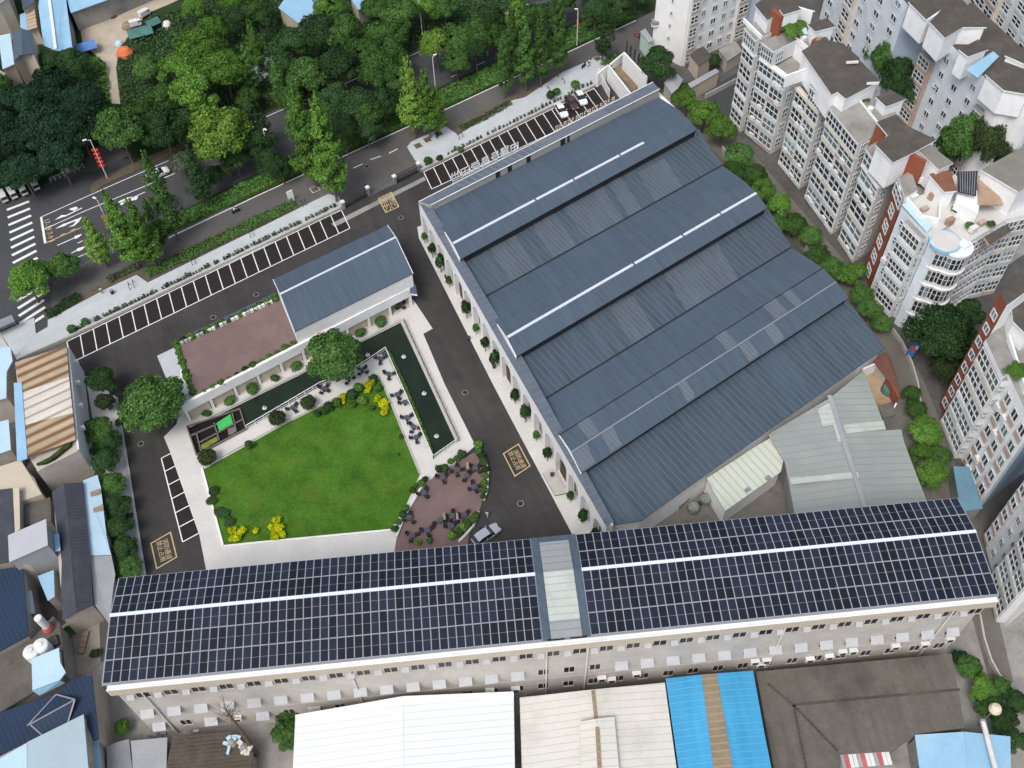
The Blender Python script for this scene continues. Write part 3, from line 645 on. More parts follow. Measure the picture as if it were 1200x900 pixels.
def hi(p): return p[2] if len(p) > 2 else None
def building(name, label, cat, roofs, walls, wm, z0=0, extra=None, th=.15, group=None):
    """roofs: (part name, outline on the plan with heights, default z, material); walls: (outline, z top)"""
    allp = [W(p[0], p[1], p[2] if len(p) > 2 else z) for _, q, z, _m in roofs for p in q]
    c = sum(allp, Vector())/len(allp); o = thing(name, label, cat, (c.x, c.y, z0), 0, group)
    for q, z in walls:
        b = MB(); b.prism(WL(q, z), z0, wm); b.build('wall', o)
    for nm, q, z, m in roofs:
        b = MB(); b.slab(WL(q, z), th, m); b.build(nm, o)
    return o
def onroof(o, name, pts, z, h, m, side=None):
    b = MB(); b.prism([p+Vector((0, 0, h)) for p in WL(pts, z)], z-.05, side or m, m); return b.build(name, o)

# ---- left edge
M_rustp = mat('cream_corrugated_sheet', (.56, .53, .47), .8, .10, .3, .06, stripes=(tuple(DAp), 1.75, .0, .55, (.33, .25, .17)), streak=(tuple(DA), .15))
o = building('rusty_roof_house', 'beige building with a rusty brown and cream striped corrugated roof', 'house',
    [('roof', [(17.3, 424.7, 7.8), (78, 405.3, 7.4), (80.7, 441, 7.4), (24, 460, 7.8)], 7.5, M_rust), ('cream_roof', [(24, 460.3, 7.8), (80.7, 441.3, 7.4), (85.3, 484, 7.4), (28.5, 498, 7.8)], 7.5, M_rustp), ('roof', [(28.5, 498.3, 7.8), (85.3, 484.3, 7.4), (88.5, 515, 7.4), (32, 535, 7.8)], 7.5, M_rust), ('blue_roof_edge', [(16, 448.7), (25.3, 448), (32, 537), (20, 541)], 7.9, M_blue)],
    [([(18, 428), (79, 407), (91, 526.7), (43, 550.5), (30, 530)], 6.4)], M_beige)
b = MB(); M_wside = mat('pale_side_wall', (.60, .60, .60), .85, .08, .4, .05, stain=((.42, .41, .40), .3, .5))
P = WL([(79.5, 406, 6.9), (91.5, 527, 6.9), (43, 551.5, 6.9)]); b.wallseg(P[0], P[1], .3, 0, 6.9, M_wside); b.wallseg(P[1], P[2], .3, 0, 6.9, M_beige); b.build('parapet_wall', o)
onroof(o, 'roof_garden', [(44, 546), (60, 538), (85, 518), (84, 524), (60, 543)], 6.45, .6, mat('roof_plants', (.035, .06, .02), 1, .5, .8, .4))
for k in range(4):
    p = lerp(P[0], P[1], .08+.22*k); d = MB(); d.box((p.x+.35, p.y, 4.5+.2*(k % 2)), .5, .9, .7, M_offwh, -1.2); d.build('air_conditioner', o)
building('blue_roof_shed', 'pale blue sheet roof left of the rusty striped roof, upper one', 'shed', [('roof', [(-40, 415), (12, 406), (14.7, 423), (7.5, 436), (7.5, 466), (-40, 480)], 6.5, M_pblue)], [([(-38, 417), (11, 408), (7, 464), (-38, 478)], 6.3)], M_beige)
building('blue_roof_shed', 'pale blue sheet roof left of the rusty striped roof, lower one', 'shed', [('roof', [(-40, 505), (10, 491.5), (12.7, 526.7), (-40, 545)], 6.0, M_pblue)], [([(-38, 506), (9, 494), (11, 525), (-38, 543)], 5.8)], M_beige)
building('beige_wall_house', 'plain beige gable-walled house below the rusty striped roof', 'house', [('roof', [(-40, 565), (0, 547), (20, 540.5), (40, 560), (49, 579), (10, 590), (-40, 600)], 5.2, M_conc)],
    [([(-38, 560), (0, 546.5), (24, 539), (49, 579), (23, 588), (-38, 606)], 5.3)], M_beige2)
building('dark_roof_house', 'house with a plain charcoal roof and beige parapet at the left picture edge', 'house', [('roof', [(-60, 580), (14.6, 572), (17, 626), (11, 658), (-60, 672)], 6.2, M_dtile), ('parapet', [(15, 572), (22.5, 571), (23.5, 620), (17.5, 624)], 6.4, M_beige2)], [([(-58, 582), (22, 572), (22.5, 620), (10, 656), (-58, 670)], 6.1)], M_beige)
building('low_annex', 'low brown concrete roof between the beige house and the long dark tiled roof', 'annex', [('roof', [(28.5, 592), (58.7, 582.7), (60, 612), (27, 616)], 4.6, M_concd)], [([(29, 592.5), (58, 583.5), (59.5, 611.5), (27.5, 615.5)], 4.5)], M_conc)
o = building('grey_box_house', 'house with a tilted pale lilac-grey sheet roof and small blue awning', 'house', [('roof', [(9.3, 627.3), (54, 608), (56, 638.7), (10.7, 658.7)], 9.0, mat('lilac_grey_sheet', (.42, .42, .45), .6, .05, .3, .03)), ('awning', [(62.7, 626), (69, 625), (70.7, 645), (64.7, 646)], 6.3, M_blue)],
    [([(11, 628), (53, 610), (55.5, 638), (12, 657)], 8.9)], M_gmet)
b = MB(); b.prism(WL([(10, 650), (59, 625), (63, 645), (28, 663)], 6.6), 0, M_beige2); b.build('lower_storey', o)
building('long_tile_house', 'long low house with a charcoal tiled gable roof beside the hedge row', 'house',
    [('roof', [(60.7, 576.7, 5.4), (74.7, 566.7, 6.4), (81, 620, 6.4), (83, 649, 6.4), (87.3, 693, 6.4), (90, 717, 6.4), (73.5, 727, 5.4), (70.7, 697, 5.4), (73, 662, 5.4)], 6, M_dtile), ('roof', [(75, 566.5, 6.45), (97, 565, 5.4), (105, 645, 5.4), (106.7, 673, 5.4), (109, 708.7, 5.4), (90.3, 717, 6.45), (83.2, 649, 6.45)], 6, M_dtile)],
    [([(62, 577), (96, 566), (108, 708), (74, 725)], 5.2)], M_beige)
b = building('lean_to', 'light blue sheet lean-to between the charcoal tiled roof and the hedge row', 'lean-to', [('roof', [(97.3, 563, 4.9), (114, 556.5, 4.3), (118, 571, 4.3), (124.5, 627, 4.3), (130, 650, 4.3), (105.5, 651, 4.9)], 4.5, M_pblue)], [([(98, 565), (113, 558), (129, 649), (106, 650)], 4.2)], M_conc)
o = b
for q in ([(105, 577), (117, 573), (117.5, 578.5), (106, 583)], [(106.5, 597), (121, 591), (121.5, 597), (108, 602)]): b = MB(); b.slab([p+Vector((0, 0, .08)) for p in WL(q, 4.6)], .04, M_brown); b.build('roof_patch', o)
building('lean_to', 'whitish grey sheet lean-to at the lower end of the charcoal tiled roof', 'lean-to', [('roof', [(105.6, 652, 4.8), (130.5, 651, 4.2), (135, 673, 4.2), (132.5, 690, 4.2), (128.5, 732, 4.2), (110.5, 708, 4.8)], 4.5, M_gmet)], [([(107, 653), (129, 652), (131, 690), (127, 728), (111, 707)], 4.1)], M_conc)
building('navy_roof_house', 'house with a broad plain navy roof at the left picture edge', 'house', [('roof', [(-60, 675), (26.5, 664), (30, 700), (33, 745), (0, 763), (-60, 795)], 6.0, M_nblue)], [([(-58, 677), (25, 666), (31, 744), (-58, 792)], 5.9)], M_beige)
building('blue_roof_shed', 'small bright blue shed roof below the lilac-grey roof', 'shed', [('roof', [(44, 675, 4.4), (63, 668, 4.4), (64, 699, 4.0), (56, 704, 4.0)], 4.2, M_blue)], [([(45, 675.5), (62.5, 669), (63, 698), (56.5, 703)], 3.8)], M_beige)
building('blue_roof_shed', 'tiny pale blue roof beside the plain navy roof', 'shed', [('roof', [(30.7, 693), (37, 692), (40.7, 718.5), (32, 720)], 4.0, M_pblue)], [([(31, 693.5), (36.5, 693), (40, 718), (32.5, 719.5)], 3.9)], M_conc)
o = building('flat_roof_house', 'flat weathered concrete roof carrying two white tanks at the left edge', 'house', [('roof', [(-60, 800), (0, 770), (36, 751), (62, 722), (70, 730), (74, 760), (76, 790), (38, 812), (0, 835), (-60, 862)], 5.0, M_concd)], [([(-58, 800), (0, 771), (36, 752), (62, 723.5), (69, 731), (73, 760), (75, 789), (38, 811), (-58, 860)], 4.9)], M_conc)
building('blue_roof_hut', 'pale blue awning roof on the flat concrete roof beside the white tanks', 'hut', [('roof', [(37, 772), (69, 759), (70.5, 776), (77, 788), (70, 797), (38, 809)], 6.7, M_pblue), ('roof_edge', [(70, 797.3, 6.68), (76, 800, 5.6), (46, 815, 5.6), (38, 809.5, 6.68)], 6, M_blue)], [([(39, 773), (68, 761), (70, 794), (40, 806)], 6.2)], M_beige, 4.98)
o = building('navy_hip_house', 'house with a navy tiled roof and hipped dormer in the lower left corner', 'house',
    [('roof', [(-20, 842), (66.7, 812), (85, 796), (108, 791), (112, 830), (116, 866), (109, 869), (98, 838), (30, 870), (-20, 896)], 6.2, M_nblue)], [([(-18, 843), (66.7, 813), (85, 797), (107, 792), (115, 865), (30, 880), (-18, 894)], 6.0)], M_beige)
b = MB(); A_ = WL([(32, 851, 6.25), (66, 814, 6.25), (88, 820, 7.2), (35, 849, 7.2), (80, 846, 6.25), (50, 862, 6.25)])
b.face([A_[0], A_[3], A_[2], A_[1]][::-1], M_nblue); b.face([A_[3], A_[5], A_[4], A_[2]], M_nblue); b.build('dormer_roof', o)
b = MB(); e = Vector((0, 0, .1))
for p, q in ((0, 1), (3, 2), (2, 4), (3, 5), (1, 2)): b.beam(A_[p]+e, A_[q]+e, .18, .08, M_metal)
b.build('hip_cap', o)
for k in range(3):
    p = lerp(W(110, 810, 3.8), W(114.5, 858, 3.8), .15+.3*k); d = MB(); d.box((p.x+.05, p.y, 3), .25, 1.4, 1.3, M_dkmet, -.05); d.build('window', o)
building('pale_roof_shed', 'shed with a plain grey-blue sheet roof in the lower left corner', 'shed', [('roof', [(32, 869.5), (98, 837), (104, 905), (110, 960), (32, 975)], 7.5, mat('greyblue_sheet', (.33, .42, .46), .6, .06, .2, .04))], [([(33, 871), (97, 839), (108, 958), (33, 972)], 7.4)], M_beige)
building('pale_roof_shed', 'shed with a light sky-blue sheet roof in the lower left corner', 'shed', [('roof', [(-40, 912), (31.5, 871), (32, 975), (-40, 1000)], 7.3, M_pblue)], [([(-38, 914), (31, 873), (31, 970), (-38, 990)], 7.2)], M_beige)
building('blue_roof_shed', 'narrow blue roof strip beside the grey-blue sheet roof', 'shed', [('roof', [(109, 872), (116, 870), (119, 900), (122, 950), (113, 950)], 4.5, M_blue)], [([(110, 873), (115.5, 871), (121, 948), (113.5, 948)], 4.4)], M_beige)
sheet('courtyard_ground', [(70, 735), (108, 712), (116, 722), (118, 775), (100, 790), (70, 788)], .02, mat('stained_yard_concrete', (.34, .31, .27), .95, .2, .3, .1, stain=((.15, .14, .12), .25, .7)))
# tanks and heater on the flat roof
def tank(px, py, z, r, h, label, name='water_tank', cat='tank', m=None):
    c = W(px, py, z); b = MB(); b.lathe((0, 0, 0), [(r*.94, 0), (r, .1), (r, h-.18), (r*.92, h-.05), (r*.3, h+.12), (r*.28, h+.2), (.02, h+.2)], m or M_offwh, 16)
    t = thing(name, label, cat, c); b.build('body', None, (0, 0, 0)).parent = t
    b = MB(); b.lathe((0, 0, 0), [(r*.3, h+.12), (r*.34, h+.14), (r*.34, h+.24), (.02, h+.26)], M_offwh, 12); b.build('lid', None, (0, 0, 0)).parent = t; return t
tank(43, 770, 5.0, 1.05, 2.1, 'white round water tank, the left one on the flat concrete roof'); tank(54, 763, 5.0, 1.05, 2.1, 'white round water tank beside the black tray on the flat concrete roof')
t = thing('flue_pipe', 'white upright flue pipe with a red base on the flat concrete roof', 'pipe', W(57, 737, 5.0))
b = MB(); b.lathe((0, 0, 0), [(.5, .9), (.52, 3.6), (.4, 3.7), (.02, 3.7)], M_offwh, 14); b.build('pipe', None, (0, 0, 0)).parent = t
b = MB(); b.lathe((0, 0, 0), [(.75, 0), (.75, .35), (.55, .9), (.02, .95)], M_pink, 14); b.build('base', None, (0, 0, 0)).parent = t
t = thing('roof_tray', 'black square tray lying on the flat concrete roof beside the tanks', 'tray', W(61, 754, 5.0)); b = MB(); b.box((0, 0, 0), 1.9, 1.5, .3, M_dkmet, .5); b.build('tray', None, (0, 0, 0)).parent = t; b = MB(); b.box((0, 0, .3), 1.6, 1.2, .05, M_concd, .5); b.build('cover', None, (0, 0, 0)).parent = t
t = thing('brick_stack', 'small stack of orange bricks in the courtyard left of the solar roof', 'bricks', W(99, 754, .03)); 
b = MB()
for k in range(4): b.box((0, -1.2+.8*k, 0), .75, .72, .5, M_brick, .03*k)
b.build('bricks', None, (0, 0, 0)).parent = t

# ---- bottom edge
building('white_roof_shed', 'big shed with a brilliant white shallow gable roof below the solar building', 'shed',
    [('roof', [(346, 842, 6.0), (472.5, 820.5, 7.2), (474, 1010, 7.2), (338, 1010, 6.0)], 6.5, M_wroof), ('roof', [(472.7, 820.5, 7.2), (602, 814.5, 6.4), (605, 1010, 6.4), (474.2, 1010, 7.2)], 6.5, M_wroof)], [([(348, 843), (472, 822), (601, 816), (603, 1005), (342, 1005)], 5.9)], M_white)
b = MB(); o = bpy.data.objects['white_roof_shed']
b.beam(W(346, 840, 6.25), W(472.5, 818, 7.45), .5, .3, M_white); b.beam(W(472.5, 818, 7.45), W(602, 812.5, 6.65), .5, .3, M_white); b.build('verge_trim', o)
o = building('cream_roof_shed', 'shed with a stained cream roof and a raised ridge vent', 'shed',
    [('roof', [(609, 817.5, 5.6), (694, 808, 6.6), (706, 1010, 6.6), (615, 1010, 5.6)], 6, M_croof), ('roof', [(694.3, 808, 6.6), (779, 800, 5.6), (797, 930, 5.6), (806, 1010, 5.6), (706.3, 1010, 6.6)], 6, M_croof)], [([(611, 818.5), (694, 810), (778, 801.5), (804, 1005), (617, 1005)], 5.4)], M_conc)
b = MB(); b.slab(WL([(679, 846, 7.3), (699, 842, 7.6), (708, 960, 7.6), (686, 960, 7.3)]), .15, M_croof); b.slab(WL([(699.3, 842, 7.6), (720, 840, 7.3), (731, 960, 7.3), (708.3, 960, 7.6)]), .15, M_croof); b.prism(WL([(681, 848), (718, 842), (729, 955), (688, 955)], 7.1), 5.8, M_croof); b.build('ridge_vent', o)
b = MB(); b.beam(W(695, 809, 6.72), W(698.5, 842, 6.72), .45, .08, M_brown); b.build('rusty_ridge', o)
b = MB(); b.beam(W(700, 852, 7.7), W(706, 960, 7.7), .5, .08, M_brown); b.build('rusty_ridge', o)
building('bright_blue_shed', 'shed with a bright blue roof split by a brown translucent strip', 'shed',
    [('roof', [(780, 795, 5.4), (822, 790.5, 6.0), (836, 900, 6.0), (850, 1010, 6.0), (806, 1010, 5.4), (796, 905, 5.4)], 6, M_vblue), ('translucent_strip', [(822.2, 790.5, 6.0), (840, 789, 6.0), (859, 900, 6.0), (875, 1010, 6.0), (850.2, 1010, 6.0), (836.2, 900, 6.0)], 6, M_brown), ('roof', [(840.2, 789, 6.0), (882.5, 786, 5.4), (896, 860, 5.4), (906, 910, 5.4), (920, 1010, 5.4), (875.2, 1010, 6.0), (859.2, 900, 6.0)], 6, M_vblue)],
    [([(782, 796), (822, 792), (881, 787.5), (918, 1005), (808, 1005)], 5.2)], M_conc)
o = building('concrete_roof_workshop', 'low workshop under a wide weathered brown concrete roof', 'workshop', [('roof', [(886, 787), (1115, 766), (1122, 805), (1131, 853), (1072, 860), (1045, 880), (984, 884), (988, 1000), (925, 1000), (905, 890)], 4.3, M_slab)], [([(888, 788), (1114, 767.5), (1129, 852), (1072, 858), (1045, 878), (983, 882), (986, 995), (925, 995)], 4.2)], M_conc)
for p, q in (((900, 801), (930, 826)), ((930, 826), (982, 880)), ((931, 825.5), (1125, 808)), ((930, 826), (945, 900))): b = MB(); b.beam(W(*p, 4.38), W(*q, 4.38), .3, .08, M_tar); b.build('roof_gutter', o)
o2 = thing('corrugated_offcuts', 'row of white and red corrugated sheets lying along the concrete roof edge', 'sheets', W(1010, 884, 3.2)); b = MB()
for k in range(12):
    p = lerp(W(984, 884.5, 3.2), W(1042, 880, 3.2), k/12); q = lerp(W(984, 884.5, 3.2), W(1042, 880, 3.2), (k+.9)/12); b.slab([p, q, q-V_*1.6-Vector((0, 0, .2)), p-V_*1.6-Vector((0, 0, .2))], .06, [M_gmet, M_pink, M_offwh, M_offwh][k % 4])
b.build('sheets', o2)
building('blue_roof_shed', 'shed with a light blue gable roof under the white globe lamp', 'shed', [('roof', [(1072, 861, 4.0), (1130, 857.5, 4.8), (1142, 1000, 4.8), (1092, 1000, 4.0)], 4.4, M_blue), ('roof', [(1130.2, 857.5, 4.8), (1184, 863, 4.0), (1186, 1000, 4.0), (1142.2, 1000, 4.8)], 4.4, M_blue)], [([(1074, 862.5), (1130, 859), (1183, 864), (1184, 995), (1094, 995)], 3.9)], M_conc)
building('grey_sheet_shed', 'shed with a smooth grey metal roof at the foot of the solar building', 'shed', [('roof', [(153, 868), (196, 864), (195, 900), (196, 960), (158, 960), (156, 900)], 3.4, M_gmet)], [([(154, 869), (195, 865.5), (194, 955), (158, 955)], 3.3)], M_conc)
building('grey_sheet_shed', 'shed with jagged grey metal sheets left of the smooth grey roof', 'shed', [('roof', [(124, 876), (136, 870), (151, 866), (155, 900), (157, 960), (128, 960), (130, 900)], 3.0, mat('grey_metal_sheet_dark', (.21, .22, .23), .6, .2, .5, .1))], [([(125, 877), (150, 868), (155, 955), (128, 955)], 2.9)], M_conc)
building('tarred_roof_shed', 'shed with a dark brown tarred roof covered in litter', 'shed', [('roof', [(202, 862), (270, 857.5), (297, 882), (293, 905), (290, 980), (196, 980), (195, 900)], 3.4, M_tar)], [([(203, 863), (269, 859), (295, 882), (288, 975), (197, 975)], 3.3)], M_conc)
# leaning bare pole in front of the facade, with a little dead scrub at its top
# ---- yard right of the hall
building('grey_green_shed', 'wide shed with a grey-green patched sheet roof beside the hall', 'shed',
    [('roof', [(900, 509, 5.2), (973, 466, 6.2), (1013, 592, 6.2), (1020, 618, 6.2), (935, 622, 5.2), (920, 542, 5.2)], 6, M_gsheet), ('roof', [(973.2, 466, 6.2), (1012, 434, 5.4), (1039, 504.5, 5.4), (1056, 503, 5.2), (1060, 520, 5.2), (1086, 587, 5.2), (1100, 620, 5.2), (1020.2, 618, 6.2), (1013.2, 592, 6.2)], 6, M_gsheet)],
    [([(902, 510), (973, 468), (1011, 436), (1038, 506), (1055, 505), (1085, 587), (1090, 615), (936, 620), (922, 542)], 5.0)], M_conc)
o = bpy.data.objects['grey_green_shed']
b = MB(); b.beam(W(972, 463, 6.35), W(1014, 596, 6.35), .7, .08, M_gmet); b.build('ridge_cap', o)
for q in ([(925, 560, 5.6), (1005, 553, 6.25), (1007, 560, 6.25), (927, 568, 5.6)], [(958, 480, 6.0), (975, 470, 6.28), (984, 497, 6.28), (964, 500, 6.0)], [(976, 497, 6.2), (984, 496, 6.25), (990, 516, 6.25), (982, 518, 6.2)], [(988, 498, 6.1), (1035, 493, 5.6), (1038, 503, 5.6), (992, 508, 6.1)]):
    b = MB(); b.slab([p+Vector((0, 0, .06)) for p in WL(q)], .04, M_lightp); b.build('pale_roof_patch', o)
o = building('pale_green_roof_store', 'white walled store with a pale green ribbed roof between hall and grey-green shed', 'store', [('roof', [(828, 560.5, 4.9), (888, 521.5, 4.9), (903, 513, 4.9), (918, 539.5, 4.4), (915, 553, 4.2), (849.5, 599, 4.2)], 4.5, M_pgreen)], [([(829, 561), (902, 514), (917, 540), (914, 552), (850, 597.5)], 4.0)], M_white)
for q in ((876, 574), (900, 560)): p = W(*q, 4.5); b = MB(); b.box((p.x, p.y, 4.48), .8, .6, .12, M_metal, .6); b.build('roof_hatch', o)
o = thing('roofless_room', 'open topped room with stained tan floor behind the grey-green shed', 'room', W(1032, 450, 0)); P = WL([(1012, 432), (1030, 424), (1054, 465), (1050, 473), (1029, 476)], 5.0)
b = MB(); b.prism([xy(p, 2.6) for p in P], 0, M_redw, mat('stained_tan_floor', (.34, .25, .15), .9, .3, .3, .1, stain=((.14, .08, .04), .25, .8))); b.build('floor', o)
for i in range(5): b = MB(); b.wallseg(P[i], P[(i+1) % 5], .25, 0, 5.0 if i in (0, 1) else 3.4, M_white if i != 1 else M_redw); b.build('wall', o)
b = MB(); c = W(1041, 458, 2.6); b.lathe((0, 0, 0), [(1.1, 0), (1.15, .2), (1.0, .9), (.02, 1.1)], M_teal, 12); t = thing('covered_pile', 'round pile under a green cover in the open topped room', 'pile', c); b.build('cover', None, (0, 0, 0)).parent = t
b = MB(); b.lathe((0, 0, 0), [(1.25, 0), (1.25, .12), (1.0, .14)], M_concd, 12); b.build('base', None, (0, 0, 0)).parent = t
building('red_roof_lean_to', 'narrow red-brown tiled lean-to behind the open topped room', 'lean-to', [('roof', [(1024, 423, 5.6), (1038, 412, 5.6), (1044, 420, 5.2), (1055, 457, 4.8), (1053, 462, 4.8)], 5, mat('red_brown_tile', (.13, .062, .048), .85, .25, .6, .1, stripes=(tuple(DB), .5, .3, .4)))], [([(1025, 424), (1038, 413), (1054, 457), (1052, 461)], 4.7)], M_beige)
building('grey_roof_hut', 'dark grey flat hut roof below the open topped room', 'hut', [('roof', [(1029, 477), (1046, 470), (1050, 486), (1035, 490)], 4.3, M_concd)], [([(1030, 478), (1045, 471), (1049, 485), (1035.5, 489)], 4.2)], M_conc)
# scrap machinery in the little yard beside the hall
rr = random.Random(11); sc = 0
for (px, py, kind, lab) in ((766, 606, 0, 'grey green machine frame nearest the solar roof'), (783, 597, 0, 'grey green machine frame in the middle of the scrap row'), (801, 587, 1, 'rusty grated machine bed at the upper end of the scrap row'), (812, 598, 2, 'grey motor housing lying beside the grated machine bed'), (826, 588, 2, 'dark round machine housing beside the white store wall')):
    t = thing('scrap_machine', lab, 'machine', W(px, py, .02), rr.uniform(.5, .7), 'scrap machines beside the hall'); M_mg = mat('old_machine_paint', (.20, .22, .19), .7, .3, 1, .2, stain=((.13, .09, .06), .8, .6))
    if kind < 2:
        b = MB(); b.box((0, 0, .5), 3.2, 1.3, .5, M_mg); b.box((-1.0, .1, 1.0), .8, 1.0, .8, M_mg); b.build('bed', None, (0, 0, 0)).parent = t
        for x in (-1.4, 1.4): b = MB(); b.box((x, 0, 0), .3, 1.1, .5, M_dkmet); b.build('leg', None, (0, 0, 0)).parent = t
        b = MB(); 
        for k in range(6): b.box((-.3+.3*k, 0, 1.0), .12, 1.2, .1, M_tar)
        b.build('grate', None, (0, 0, 0)).parent = t
    else:
        b = MB(); b.lathe((0, 0, 0), [(.8, 0), (.9, .3), (.9, 1.2), (.6, 1.5), (.02, 1.5)], M_mg, 14); b.build('housing', None, (0, 0, 0)).parent = t
        b = MB(); b.box((.9, 0, .4), .9, .5, .5, M_dkmet); b.build('motor', None, (0, 0, 0)).parent = t
# ---- top left
building('light_blue_shed', 'long light blue gable roof shed beside the sandy yard', 'shed', [('roof', [(45, 8, 5.6), (47, -14, 5.6), (56, -16, 6.4), (65, 59, 6.4), (51, 53, 5.6)], 6, M_blue), ('roof', [(56.2, -16, 6.4), (75, -18, 5.6), (84.7, 56, 5.6), (76, 60, 5.6), (65.2, 59, 6.4)], 6, M_blue)], [([(47, -10), (74, -14), (83, 55), (65, 58), (52, 52)], 5.4)], M_conc)
o = bpy.data.objects['light_blue_shed']; b = MB(); b.beam(W(56, -14, 6.5), W(65, 57, 6.5), .6, .06, M_line); b.build('ridge_cap', o)
building('light_blue_shed', 'light blue shed roof along the top of the sandy yard', 'shed', [('roof', [(76, -8), (83, 15), (122, 1), (190, -26), (180, -48), (80, -40)], 5.0, M_blue)], [([(77, -7), (83.5, 14), (121, 0), (186, -28), (178, -46), (82, -38)], 4.8)], M_conc)
building('beige_gable_house', 'tall beige house with a grey gable roof above the dark trees', 'house', [('roof', [(14.7, 36, 8.6), (25, 34, 9.4), (27, 64, 9.4), (24, 64, 9.2), (16, 72, 8.6)], 9, M_roof), ('roof', [(25.2, 34, 9.4), (37.5, 36, 8.6), (40, 62.7, 8.6), (27.2, 64, 9.4)], 9, M_roof)], [([(15.5, 38), (37, 37), (39.5, 64.5), (24, 64), (17, 72)], 8.4)], M_beige2)
building('beige_block', 'tall plain beige block in the top left corner', 'house', [('roof', [(-60, -30), (-8, -60), (8, -22), (9, -2), (-2, 6), (-60, 30)], 9.0, M_conc)], [([(-58, -28), (-8, -58), (8.5, -2), (-2, 5.5), (-58, 28)], 8.9)], M_beige2)
building('beige_block', 'beige block at the left edge beside the pale blue roof strip', 'house', [('roof', [(-40, 60), (0, 82), (7, 86), (-4, 96), (-40, 100)], 7.0, M_conc)], [([(-38, 62), (0, 83), (6.5, 86.5), (-4, 95), (-38, 98)], 6.9)], M_beige2)
building('pale_strip_house', 'low house with a patchy pale blue and white roof strip', 'house', [('roof', [(-2, 42), (12, 39), (16.7, 75), (3, 81)], 5.5, M_pblue)], [([(-1, 43), (11.5, 40), (16, 74.5), (3.5, 80)], 5.4)], M_beige)
building('lattice_roof_house', 'low house with a tan lattice roof beside the long light blue shed', 'house', [('roof', [(31, 14), (40, 6), (43.5, 32), (32, 35)], 4.6, mat('tan_lattice_roof', (.36, .27, .20), .9, .2, .6, .1, stripes=(tuple(DAp), 1.4, .5, .3))), ('roof', [(23, 17), (30.8, 14), (31.8, 35), (24, 32)], 4.6, M_blue)], [([(24, 17.5), (40, 7.5), (43, 31.5), (25, 32)], 4.4)], M_beige2)
building('grey_roof_house', 'small house with a blue-grey roof in the top left corner', 'house', [('roof', [(24, -6), (38, -12), (39.5, 3), (27, 12)], 6.0, M_roof)], [([(25, -5), (37.5, -11), (39, 2.5), (27.5, 11)], 5.8)], M_beige2)
building('blue_pool_roof', 'light blue sheet roof half hidden by the dark trees at the top', 'shed', [('roof', [(326, 9), (338, 18), (349, 27), (378, 13), (373, -12), (340, -10)], 4.5, M_blue)], [([(327.5, 9), (349, 26), (377, 12.5), (372, -11), (341, -9)], 4.3)], M_beige2)
building('blue_pool_roof', 'small corner of a blue sheet roof at the top picture edge', 'shed', [('roof', [(410, -4), (419, 11), (424, 10.5), (432, 2), (426, -12)], 4.5, M_blue)], [([(411, -3), (419.5, 10), (431, 2), (425, -11)], 4.3)], M_beige2)
# ---- gate house and walls at the top of the hall
o = thing('gate_office', 'roofless white walled office yard at the end of the parking row', 'office', W(725, 95, 0))
def gw(a, b, z, th=.35, nm='wall', m=None): q = MB(); q.wallseg(W(*a, z), W(*b, z), th, 0, z, m or M_white); return q.build(nm, o)
gw((713, 76), (742, 113), 4.0); gw((731, 61), (758, 90), 5.2); gw((700, 86), (713, 76), 3.4); gw((715, 75), (731, 62), 3.0)
for t in (.15, .32, .49, .66, .83): p = lerp(W(731, 61, 0), W(758, 90, 0), t); q = MB(); q.box((p.x-.25, p.y-.05, .9), .12, .45, 2.8, M_glass, -.86); q.build('slot_window', o)
for t in (.04, .14): p = lerp(W(707, 86, 0), W(736, 122, 0), t+.15); q = MB(); q.box((p.x+.25, p.y+.35, .1), .14, 1.2, 2.8, M_dkmet, -.86+pi/2*0); q.build('door', o)
q = MB(); q.prism(WL([(718, 82), (734, 70), (752, 92), (744, 106)], 1.2), 0, M_conc, mat('dry_brown_floor', (.20, .15, .10), .95, .25, .6, .15)); q.build('yard_floor', o)
bo = thing('notice_wall', 'white notice boards along the end parking bay', 'notice board', W(706, 108, 0))
for k in range(4):
    p, q_ = lerp(W(700, 92, 0), W(714, 118, 0), k/4), lerp(W(700, 92, 0), W(714, 118, 0), (k+.92)/4); q = MB(); q.wallseg(p, q_, .12, .5, 2.6, M_line); pn = q.build('board', bo)
    q = MB(); d = (q_-p).normalized(); nn = Vector((d.y, -d.x, 0))
    for j in range(3): c = lerp(p, q_, .5)-nn*.075 if nn.x > 0 else lerp(p, q_, .5)+nn*.075; c.z = 1.0+.45*j; q.obox(c-d*.5, d*1.0, nn*.02*(1 if nn.x < 0 else -1), Vector((0, 0, .14)), mat('pale_violet_print', (.40, .36, .48), .7, .2, 1))
    q.build('print', pn)
building('grey_gable_hut', 'small hut with a plain grey gable roof under the tree by the hall corner', 'hut', [('roof', [(778, 97, 3.4), (784, 90.5, 4.0), (795, 103, 4.0), (787, 110, 3.4)], 3.6, M_gmet), ('roof', [(784.2, 90.5, 4.0), (791, 84, 3.4), (800.5, 93, 3.4), (795.2, 103, 4.0)], 3.6, M_gmet)], [([(779, 97), (791, 85), (800, 93), (787, 109)], 3.2)], M_beige)
building('brown_gable_hut', 'cream hut with a brown hipped roof at the foot of the white tower', 'hut', [('roof', [(808, 63), (824, 54), (834, 66), (819, 77)], 4.0, M_droof)], [([(809, 63), (824, 55), (833, 66), (819, 76)], 3.9)], M_beige2)
building('long_wall_shed', 'long low shed with a grey slab roof beside the back lane', 'shed', [('roof', [(806, 98), (839, 80), (843, 84), (810, 103)], 3.6, M_gmet)], [([(807, 98.5), (839, 81), (842.5, 84), (810.5, 102)], 3.5)], M_beige2)
